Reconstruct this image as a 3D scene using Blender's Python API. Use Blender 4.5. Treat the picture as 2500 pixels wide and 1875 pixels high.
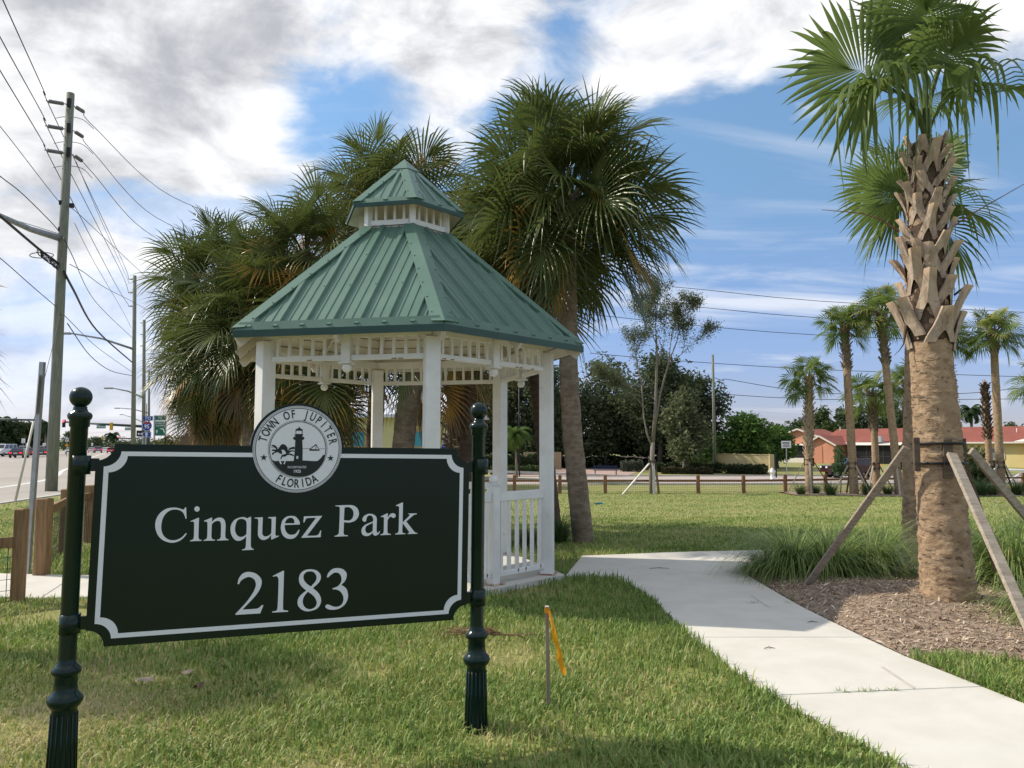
import bpy, math, random
import numpy as np
from mathutils import Vector, Matrix, noise as mnoise
R = math.radians
PI = math.pi
sc = bpy.context.scene
for o in list(bpy.data.objects):
    bpy.data.objects.remove(o)
COL = sc.collection

# ------------------------------------------------------------------ camera
FPX = 1878.0                       # focal length in pixels of a 2500 px wide picture
PITCH = math.atan((1091 - 937.5) / FPX)
EYE = 1.6
cam = bpy.data.cameras.new('camera')
cam.sensor_width = 36.0
cam.lens = 36.0 * FPX / 2500.0
cam.clip_start = 0.05
cam.clip_end = 4000
camo = bpy.data.objects.new('camera', cam)
COL.objects.link(camo)
camo.location = (0, 0, EYE)
camo.rotation_euler = (R(90) + PITCH, 0, 0)
sc.camera = camo
CP, SP = math.cos(PITCH), math.sin(PITCH)

def ray(px, py):
    u = (px - 1250) / FPX
    v = (937.5 - py) / FPX
    return Vector((u, CP - v * SP, SP + v * CP))

def at(px, py, Y):
    d = ray(px, py)
    return d * (Y / d.y) + Vector((0, 0, EYE))

# ------------------------------------------------------------------ world, sun, exposure
SUNDIR = Vector((-.731, .206, .651)).normalized()
SUN_EL = math.asin(SUNDIR.z)
SUN_AZ = math.atan2(SUNDIR.x, SUNDIR.y)
world = bpy.data.worlds.new('World')
sc.world = world
world.use_nodes = True
wt = world.node_tree
wt.nodes.clear()

class N:
    """tiny helper for wiring math nodes"""
    def __init__(s, t):
        s.t = t
    def new(s, kind, **kw):
        n = s.t.nodes.new(kind)
        for k, v in kw.items():
            setattr(n, k, v)
        return n
    def put(s, sock, v):
        if isinstance(v, (int, float)):
            sock.default_value = v
        elif isinstance(v, (tuple, list)):
            sock.default_value = v
        else:
            s.t.links.new(v, sock)
    def m(s, op, a, b=None, c=None, clamp=False):
        n = s.new('ShaderNodeMath', operation=op, use_clamp=clamp)
        s.put(n.inputs[0], a)
        if b is not None:
            s.put(n.inputs[1], b)
        if c is not None:
            s.put(n.inputs[2], c)
        return n.outputs[0]
    def mix(s, f, a, b):
        n = s.new('ShaderNodeMix', data_type='RGBA')
        s.put(n.inputs[0], f)
        s.put(n.inputs[6], a)
        s.put(n.inputs[7], b)
        return n.outputs[2]
    def noise(s, vec, scale, detail=4, rough=.5, dist=0):
        n = s.new('ShaderNodeTexNoise')
        s.put(n.inputs['Vector'], vec)
        n.inputs['Scale'].default_value = scale
        n.inputs['Detail'].default_value = detail
        n.inputs['Roughness'].default_value = rough
        n.inputs['Distortion'].default_value = dist
        return n.outputs[0]
    def ramp(s, f, a, b):
        n = s.new('ShaderNodeMapRange', interpolation_type='SMOOTHSTEP')
        s.put(n.inputs[0], f)
        n.inputs[1].default_value = a
        n.inputs[2].default_value = b
        return n.outputs[0]

w = N(wt)
tc = w.new('ShaderNodeTexCoord')
sep = w.new('ShaderNodeSeparateXYZ')
wt.links.new(tc.outputs['Generated'], sep.inputs[0])
dx, dy, dz = sep.outputs
sky = w.new('ShaderNodeTexSky', sky_type='NISHITA', sun_disc=False, sun_elevation=SUN_EL, sun_rotation=SUN_AZ,
            air_density=1.0, dust_density=0.3, ozone_density=1.6)
SKY_GAIN = .094
az = w.m('ARCTAN2', dx, dy)
el = w.m('ARCSINE', dz)
zc = w.m('MAXIMUM', w.m('ADD', dz, .12), .03)
flat = w.new('ShaderNodeCombineXYZ')
w.put(flat.inputs[0], w.m('DIVIDE', dx, zc))
w.put(flat.inputs[1], w.m('DIVIDE', dy, zc))
w.put(flat.inputs[2], 3.7)
stretch = w.new('ShaderNodeMapping')
wt.links.new(tc.outputs['Generated'], stretch.inputs[0])
stretch.inputs['Scale'].default_value = (1, 1, 1.9)
stretch.inputs['Location'].default_value = (3.1, .7, .2)
big = w.noise(stretch.outputs[0], 2.6, 3, .5, .2)
fine = w.noise(stretch.outputs[0], 6.5, 9, .55, .35)
wisp_v = w.new('ShaderNodeMapping')
wt.links.new(flat.outputs[0], wisp_v.inputs[0])
wisp_v.inputs['Scale'].default_value = (.8, 2.6, 1)
wisp_v.inputs['Rotation'].default_value = (0, 0, R(18))
wisp = w.noise(wisp_v.outputs[0], .9, 8, .58, .8)

def sky_blob(px, py, sx, sy, amp):
    """a bank of cloud (or a gap) standing in one direction of the sky"""
    d = ray(px, py).normalized()
    a0, e0 = math.atan2(d.x, d.y), math.asin(d.z)
    qa = w.m('DIVIDE', w.m('SUBTRACT', az, a0), sx)
    qe = w.m('DIVIDE', w.m('SUBTRACT', el, e0), sy)
    s = w.m('ADD', w.m('MULTIPLY', qa, qa), w.m('MULTIPLY', qe, qe))
    return w.m('MULTIPLY', w.m('EXPONENT', w.m('MULTIPLY', s, -1.0)), amp)

def total(lst):
    t = lst[0]
    for b in lst[1:]:
        t = w.m('ADD', t, b)
    return t

banks = total([
    sky_blob(120, 280, .26, .12, .28), sky_blob(500, 310, .14, .11, .26), sky_blob(300, 430, .2, .04, .10), sky_blob(600, 40, .42, .09, .26),
    sky_blob(1130, 150, .13, .08, .20), sky_blob(1720, 120, .22, .10, .28), sky_blob(2480, 190, .13, .12, .28), sky_blob(2150, 0, .30, .11, .24),
    sky_blob(800, 320, .09, .12, -.38), sky_blob(480, 520, .17, .035, -.28), sky_blob(1345, 120, .055, .075, -.34), sky_blob(950, 200, .06, .05, -.16), sky_blob(2080, 520, .46, .17, -.42), sky_blob(1850, 330, .22, .06, -.20),
    sky_blob(1960, 290, .045, .022, .30), sky_blob(1480, 330, .16, .08, -.10), sky_blob(100, 620, .3, .06, .14), sky_blob(1560, 215, .16, .04, .06), sky_blob(2250, 270, .12, .06, -.12)])
cov = w.m('ADD', w.m('ADD', w.m('MULTIPLY', big, .50), w.m('MULTIPLY', fine, 1.05)), w.m('ADD', w.m('MULTIPLY', banks, .95), w.m('ADD', w.m('MULTIPLY_ADD', w.ramp(el, .02, .30), .16, -.405), w.m('MULTIPLY', w.ramp(el, .55, 1.0), .12))))
dens = w.ramp(cov, .43, .74)
# thin high streaks
thin = w.m('MULTIPLY', w.ramp(w.m('ADD', wisp, total([sky_blob(1900, 715, .26, .05, .18), sky_blob(120, 780, .42, .20, .40), sky_blob(2150, 560, .5, .10, -.03), sky_blob(1480, 720, .2, .05, .04), sky_blob(2300, 330, .3, .08, .08)])), .50, .85), .60)
dens = w.m('MAXIMUM', dens, thin)
# grey bases: thick parts seen from below, broken by the fine noise
shade_v = w.new('ShaderNodeMapping')
wt.links.new(stretch.outputs[0], shade_v.inputs[0])
shade_v.inputs['Location'].default_value = (-.045, .02, .075)
fine2 = w.noise(shade_v.outputs[0], 6.5, 6, .60, .35)
relief = w.m('SUBTRACT', fine2, fine)
grey = w.m('MULTIPLY', w.ramp(w.m('ADD', total([sky_blob(660, 80, .28, .075, .36), sky_blob(80, 0, .25, .06, .38), sky_blob(1400, 20, .25, .05, .26), sky_blob(230, 480, .20, .04, .30), sky_blob(330, 340, .12, .04, .20), sky_blob(500, 310, .07, .04, .22), sky_blob(150, 760, .35, .12, .26), sky_blob(1750, 150, .2, .04, .12)]), w.m('ADD', w.m('MULTIPLY', w.m('SUBTRACT', fine, .5), 1.2), w.m('MULTIPLY', relief, 2.6))), -.12, .95), .96)
white = w.mix(grey, (.55, .55, .555, 1), (.245, .255, .28, 1))
bluesky = w.new('ShaderNodeVectorMath', operation='MULTIPLY')
wt.links.new(sky.outputs[0], bluesky.inputs[0])
bluesky.inputs[1].default_value = (SKY_GAIN * .98, SKY_GAIN * 1.13, SKY_GAIN * 1.15)
hor = w.new('ShaderNodeVectorMath', operation='MULTIPLY')
wt.links.new(bluesky.outputs[0], hor.inputs[0])
w.put(hor.inputs[1], w.mix(w.ramp(el, -.04, .38), (1.12, .96, 1.42, 1), (1, 1, 1, 1)))
lowsky = w.new('ShaderNodeVectorMath', operation='SCALE')
wt.links.new(hor.outputs[0], lowsky.inputs[0])
w.put(lowsky.inputs['Scale'], w.m('MULTIPLY_ADD', w.ramp(el, -.05, .55), .50, .40))
out_col = w.mix(dens, lowsky.outputs[0], white)
bg = w.new('ShaderNodeBackground')
wt.links.new(out_col, bg.inputs[0])
bg.inputs[1].default_value = 1.0
wo = w.new('ShaderNodeOutputWorld')
wt.links.new(bg.outputs[0], wo.inputs[0])

sun = bpy.data.lights.new('sun', 'SUN')
sun.energy = 2.5
sun.angle = R(.55)
sun.color = (1.0, .915, .78)
suno = bpy.data.objects.new('sun', sun)
COL.objects.link(suno)
suno.rotation_euler = SUNDIR.to_track_quat('Z', 'Y').to_euler()
sc.view_settings.view_transform = 'Standard'
sc.view_settings.look = 'None'
sc.view_settings.exposure = 1.0
sc.view_settings.gamma = 1.0
sc.view_settings.use_curve_mapping = False
sc.render.engine = 'CYCLES'
sc.cycles.max_bounces = 6
sc.cycles.diffuse_bounces = 3
sc.cycles.glossy_bounces = 2
sc.cycles.transmission_bounces = 4
sc.cycles.transparent_max_bounces = 4
sc.cycles.use_denoising = True

# ------------------------------------------------------------------ terrain
def sst(a, b, x):
    t = np.clip((x - a) / (b - a), 0, 1)
    return t * t * (3 - 2 * t)

def terr(x, y):
    x = np.asarray(x, float)
    y = np.asarray(y, float)
    lin = np.clip((y - 13) / 27, 0, 1)
    z = -.8 * (lin * .7 + .3 * sst(11, 40, y)) - .15 * sst(40, 52, y) + .45 * sst(72, 100, y)
    return z * sst(-13, -4, x)

def H(x, y):
    return float(terr(x, y))

def gp(px, py):
    """ground point seen at a pixel of the 2500 px photograph"""
    d = ray(px, py)
    z = 0.0
    for _ in range(60):
        t = (z - EYE) / d.z if d.z < -1e-5 else 3000
        x, y = d.x * t, d.y * t
        z = z * .5 + .5 * H(x, y)
    return Vector((x, y, z))

# ------------------------------------------------------------------ materials
MATS = {}
def mat(name, c1, c2=None, scale=6., rough=.6, bump=0., bscale=40., stretch=(1, 1, 1), spec=.3, metal=0., lo=.35, hi=.65,
        c3=None, s3=2., lo3=.55, hi3=.75, transl=0., bdist=.01, detail=5, coord='Object', rnd=True, attr=None, coat=0.):
    if name in MATS:
        return MATS[name]
    m = bpy.data.materials.new(name)
    m.use_nodes = True
    t = m.node_tree
    t.nodes.clear()
    n = N(t)
    out = n.new('ShaderNodeOutputMaterial')
    p = n.new('ShaderNodeBsdfPrincipled')
    p.inputs['Roughness'].default_value = rough
    p.inputs['Metallic'].default_value = metal
    p.inputs['Specular IOR Level'].default_value = spec
    p.inputs['Coat Weight'].default_value = coat
    p.inputs['Coat Roughness'].default_value = .08
    tcn = n.new('ShaderNodeTexCoord')
    mp = n.new('ShaderNodeMapping')
    t.links.new(tcn.outputs[coord], mp.inputs[0])
    mp.inputs['Scale'].default_value = stretch
    if rnd:
        oi = n.new('ShaderNodeObjectInfo')
        cx = n.new('ShaderNodeCombineXYZ')
        for i in range(3):
            n.put(cx.inputs[i], n.m('MULTIPLY', oi.outputs['Random'], 37.0 + 11 * i))
        t.links.new(cx.outputs[0], mp.inputs['Location'])
    v = mp.outputs[0]
    col = tuple(c1) + (1,)
    if c2 is not None:
        f = n.ramp(n.noise(v, scale, detail, .6), lo, hi)
        col = n.mix(f, tuple(c1) + (1,), tuple(c2) + (1,))
    if c3 is not None:
        f = n.ramp(n.noise(v, s3, 4, .6, .4), lo3, hi3)
        col = n.mix(f, col, tuple(c3) + (1,))
    if attr:
        an = n.new('ShaderNodeAttribute', attribute_name='v')
        col = n.mix(n.ramp(an.outputs['Fac'], attr[1], attr[2]), col, tuple(attr[0]) + (1,))
    n.put(p.inputs['Base Color'], col)
    if bump:
        b = n.new('ShaderNodeBump')
        b.inputs['Strength'].default_value = bump
        b.inputs['Distance'].default_value = bdist
        t.links.new(n.noise(v, bscale, 5, .6), b.inputs['Height'])
        t.links.new(b.outputs[0], p.inputs['Normal'])
    sh = p.outputs[0]
    if transl:
        tr = n.new('ShaderNodeBsdfTranslucent')
        n.put(tr.inputs[0], col)
        mx = n.new('ShaderNodeMixShader')
        mx.inputs[0].default_value = transl
        t.links.new(sh, mx.inputs[1])
        t.links.new(tr.outputs[0], mx.inputs[2])
        sh = mx.outputs[0]
    t.links.new(sh, out.inputs[0])
    MATS[name] = m
    return m

def glow(name, c, e):
    m = bpy.data.materials.new(name)
    m.use_nodes = True
    p = m.node_tree.nodes['Principled BSDF']
    p.inputs['Base Color'].default_value = tuple(c) + (1,)
    p.inputs['Emission Color'].default_value = tuple(c) + (1,)
    p.inputs['Emission Strength'].default_value = e
    return m

def leaf_mat(name, green, green2, tip, brown, transl=.3, rough=.45):
    """palm blade: attribute v runs from hub 0 to tip 1; the frond's own property 'dry' moves the yellowing inwards"""
    m = bpy.data.materials.new(name)
    m.use_nodes = True
    t = m.node_tree
    t.nodes.clear()
    n = N(t)
    out = n.new('ShaderNodeOutputMaterial')
    p = n.new('ShaderNodeBsdfPrincipled')
    p.inputs['Roughness'].default_value = rough
    p.inputs['Specular IOR Level'].default_value = .4
    a = n.new('ShaderNodeAttribute', attribute_name='v')
    dry = n.new('ShaderNodeAttribute', attribute_type='OBJECT', attribute_name='dry')
    tcn = n.new('ShaderNodeTexCoord')
    oi = n.new('ShaderNodeObjectInfo')
    nz = n.noise(tcn.outputs['Object'], 9, 3, .6)
    g = n.mix(n.m('ADD', n.m('MULTIPLY', oi.outputs['Random'], .7), n.m('MULTIPLY', n.m('SUBTRACT', nz, .5), 1.0), clamp=True), tuple(green) + (1,), tuple(green2) + (1,))
    q = n.m('ADD', n.m('ADD', a.outputs['Fac'], dry.outputs['Fac']), n.m('MULTIPLY', n.m('SUBTRACT', nz, .5), .7))
    c = n.mix(n.ramp(q, .95, 1.45), g, tuple(tip) + (1,))
    c = n.mix(n.ramp(q, 1.55, 2.0), c, tuple(brown) + (1,))
    n.put(p.inputs['Base Color'], c)
    tr = n.new('ShaderNodeBsdfTranslucent')
    n.put(tr.inputs[0], c)
    mx = n.new('ShaderNodeMixShader')
    mx.inputs[0].default_value = transl
    t.links.new(p.outputs[0], mx.inputs[1])
    t.links.new(tr.outputs[0], mx.inputs[2])
    t.links.new(mx.outputs[0], out.inputs[0])
    return m

# ------------------------------------------------------------------ object helpers
def link(o):
    COL.objects.link(o)
    return o

def tag(o, label=None, cat=None, group=None, kind=None):
    if label:
        o['label'] = label
    if cat:
        o['category'] = cat
    if group:
        o['group'] = group
    if kind:
        o['kind'] = kind
    return o

def thing(name, label, cat, loc=(0, 0, 0), rz=0., group=None):
    o = link(bpy.data.objects.new(name, None))
    o.empty_display_size = .2
    o.location = loc
    o.rotation_euler = (0, 0, rz)
    return tag(o, label, cat, group)

def child(o, parent):
    if parent is not None:
        o.parent = parent
    return o

def copy_tree(o, parent=None):
    c = link(o.copy())
    c.parent = parent
    for ch in o.children:
        copy_tree(ch, c)
    return c

def np_mesh(name, V, F, m, v=None, smooth=False):
    me = bpy.data.meshes.new(name)
    V = np.asarray(V, np.float32)
    F = np.asarray(F, np.int32)
    k = F.shape[1]
    me.vertices.add(len(V))
    me.vertices.foreach_set('co', V.ravel())
    me.loops.add(F.size)
    me.loops.foreach_set('vertex_index', F.ravel())
    me.polygons.add(len(F))
    me.polygons.foreach_set('loop_start', np.arange(0, F.size, k, dtype=np.int32))
    me.polygons.foreach_set('loop_total', np.full(len(F), k, np.int32))
    if smooth:
        me.polygons.foreach_set('use_smooth', np.ones(len(F), bool))
    me.materials.append(m)
    if v is not None:
        at_ = me.attributes.new('v', 'FLOAT', 'POINT')
        at_.data.foreach_set('value', np.asarray(v, np.float32))
    me.update(calc_edges=True)
    return me

def mobj(name, me, parent=None, loc=None):
    o = link(bpy.data.objects.new(name, me))
    if parent is not None:
        o.parent = parent
    if loc is not None:
        o.location = loc
    return o

class MB:
    """collects simple shapes and links them as ONE mesh object"""
    def __init__(s):
        s.V = []
        s.F = []
        s.A = []
        s.sm = []
    def add(s, V, F, a=0., smooth=False):
        o = len(s.V)
        s.V += [tuple(v) for v in V]
        s.F += [tuple(i + o for i in f) for f in F]
        s.A += (list(a) if hasattr(a, '__len__') else [a] * len(V))
        s.sm += [smooth] * len(F)
        return s
    def box(s, c, d, M=None, taper=1., bev=0.):
        x, y, z = d[0] / 2, d[1] / 2, d[2] / 2
        if bev <= 0:
            V = [Vector((sx * x * (taper if sz > 0 else 1), sy * y * (taper if sz > 0 else 1), sz * z)) for sz in (-1, 1) for sy in (-1, 1) for sx in (-1, 1)]
            F = [(0, 2, 3, 1), (4, 5, 7, 6), (0, 1, 5, 4), (2, 6, 7, 3), (0, 4, 6, 2), (1, 3, 7, 5)]
        else:
            b = min(bev, x * .45, y * .45)
            bz = min(bev, z * .45)
            ring = [(x - b, -y), (x, -y + b), (x, y - b), (x - b, y), (-x + b, y), (-x, y - b), (-x, -y + b), (-x + b, -y)]
            rin = [(px * (1 - b / x), py * (1 - b / y)) for px, py in ring]
            V = [Vector((px, py, -z)) for px, py in rin] + [Vector((px, py, -z + bz)) for px, py in ring] + [Vector((px, py, z - bz)) for px, py in ring] + [Vector((px, py, z)) for px, py in rin]
            F = [tuple(range(7, -1, -1)), tuple(range(24, 32))]
            for k in range(3):
                for i in range(8):
                    j = (i + 1) % 8
                    F.append((k * 8 + i, k * 8 + j, k * 8 + 8 + j, k * 8 + 8 + i))
        if M is not None:
            V = [M @ v for v in V]
        c = Vector(c)
        return s.add([v + c for v in V], F)
    def bar(s, p0, p1, w_, h_, up=(0, 0, 1), bev=0., roll=0.):
        p0, p1 = Vector(p0), Vector(p1)
        x = (p1 - p0)
        L = x.length
        x.normalize()
        y = Vector(up).cross(x)
        if y.length < 1e-4:
            y = Vector((0, 1, 0)).cross(x)
        y.normalize()
        z = x.cross(y)
        M = Matrix((x, y, z)).transposed()
        if roll:
            M = M @ Matrix.Rotation(roll, 3, 'X')
        return s.box((p0 + p1) / 2, (L, w_, h_), M, bev=bev)
    def tube(s, pts, rad, n=8, caps=True, a=0., smooth=True):
        pts = [Vector(p) for p in pts]
        if not hasattr(rad, '__len__'):
            rad = [rad] * len(pts)
        V = []
        ref = None
        for i, p in enumerate(pts):
            t = (pts[min(i + 1, len(pts) - 1)] - pts[max(i - 1, 0)]).normalized()
            if ref is None:
                ref = Vector((1, 0, 0)) if abs(t.x) < .8 else Vector((0, 1, 0))
            u = (ref - t * ref.dot(t)).normalized()
            ref = u
            q = t.cross(u)
            for k in range(n):
                an = 2 * PI * k / n
                V.append(p + (u * math.cos(an) + q * math.sin(an)) * rad[i])
        F = []
        for i in range(len(pts) - 1):
            for k in range(n):
                j = (k + 1) % n
                F.append((i * n + k, i * n + j, (i + 1) * n + j, (i + 1) * n + k))
        if hasattr(a, '__len__'):
            a = [x for x in a for _ in range(n)]
        s.add(V, F, a, smooth)
        if caps:
            o = len(s.V) - len(V)
            s.F += [tuple(o + k for k in range(n - 1, -1, -1)), tuple(o + len(V) - n + k for k in range(n))]
            s.sm += [False, False]
        return s
    def lathe(s, prof, n=20, c=(0, 0, 0), smooth=True):
        """profile: list of (radius, z)"""
        V = []
        c = Vector(c)
        for r, z in prof:
            for k in range(n):
                an = 2 * PI * k / n
                V.append(c + Vector((r * math.cos(an), r * math.sin(an), z)))
        F = []
        for i in range(len(prof) - 1):
            for k in range(n):
                j = (k + 1) % n
                F.append((i * n + k, i * n + j, (i + 1) * n + j, (i + 1) * n + k))
        F.append(tuple(range(n - 1, -1, -1)))
        F.append(tuple((len(prof) - 1) * n + k for k in range(n)))
        return s.add(V, F, 0., smooth)
    def ball(s, c, r, n=14, sz=1.):
        prof = [(max(r * math.sin(PI * i / n), 1e-4), -r * sz * math.cos(PI * i / n)) for i in range(n + 1)]
        return s.lathe(prof, n + 4, c)
    def prism(s, poly, h, M=None, base=0.):
        """polygon in local xy, extruded along local z from base to base+h"""
        n = len(poly)
        V = [Vector((p[0], p[1], base)) for p in poly] + [Vector((p[0], p[1], base + h)) for p in poly]
        F = [tuple(range(n - 1, -1, -1)), tuple(range(n, 2 * n))] + [(i, (i + 1) % n, n + (i + 1) % n, n + i) for i in range(n)]
        if M is not None:
            V = [M @ v for v in V]
        return s.add(V, F)
    def mesh(s, name, m, off=None):
        V = np.array(s.V, float)
        if off is not None:
            V = V - np.array(off)
        me = bpy.data.meshes.new(name)
        me.from_pydata([tuple(v) for v in V], [], s.F)
        for p, f in zip(me.polygons, s.sm):
            p.use_smooth = f
        me.materials.append(m)
        if any(s.A):
            at_ = me.attributes.new('v', 'FLOAT', 'POINT')
            at_.data.foreach_set('value', np.array(s.A, np.float32))
        me.update()
        return me
    def build(s, name, m, parent=None, world=False, loc=None):
        off = None
        if world and parent is not None:
            off = Vector((0, 0, 0))
            q = parent
            while q is not None:
                off += q.location
                q = q.parent
        return mobj(name, s.mesh(name, m, off), parent, loc)

def text_mesh(body, size, m, xs=1., ext=.001, align='CENTER', offset=0.):
    cu = bpy.data.curves.new('lettering', 'FONT')
    cu.body = body
    cu.size = size
    cu.align_x = align
    cu.align_y = 'CENTER'
    cu.extrude = ext
    cu.offset = offset
    cu.resolution_u = 3
    ob = bpy.data.objects.new('tmp', cu)
    me = bpy.data.meshes.new_from_object(ob)
    bpy.data.objects.remove(ob)
    for v in me.vertices:
        v.co.x *= xs
    me.materials.clear()
    me.materials.append(m)
    return me

def curve_fill(loops, m, ext, z=0.):
    cu = bpy.data.curves.new('shape', 'CURVE')
    cu.dimensions = '2D'
    cu.fill_mode = 'BOTH'
    cu.extrude = ext
    for lp in loops:
        sp = cu.splines.new('POLY')
        sp.points.add(len(lp) - 1)
        for p, c in zip(sp.points, lp):
            p.co = (c[0], c[1], 0, 1)
        sp.use_cyclic_u = True
    ob = bpy.data.objects.new('tmp', cu)
    me = bpy.data.meshes.new_from_object(ob)
    bpy.data.objects.remove(ob)
    for v in me.vertices:
        v.co.z += z
    me.materials.clear()
    me.materials.append(m)
    return me

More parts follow.
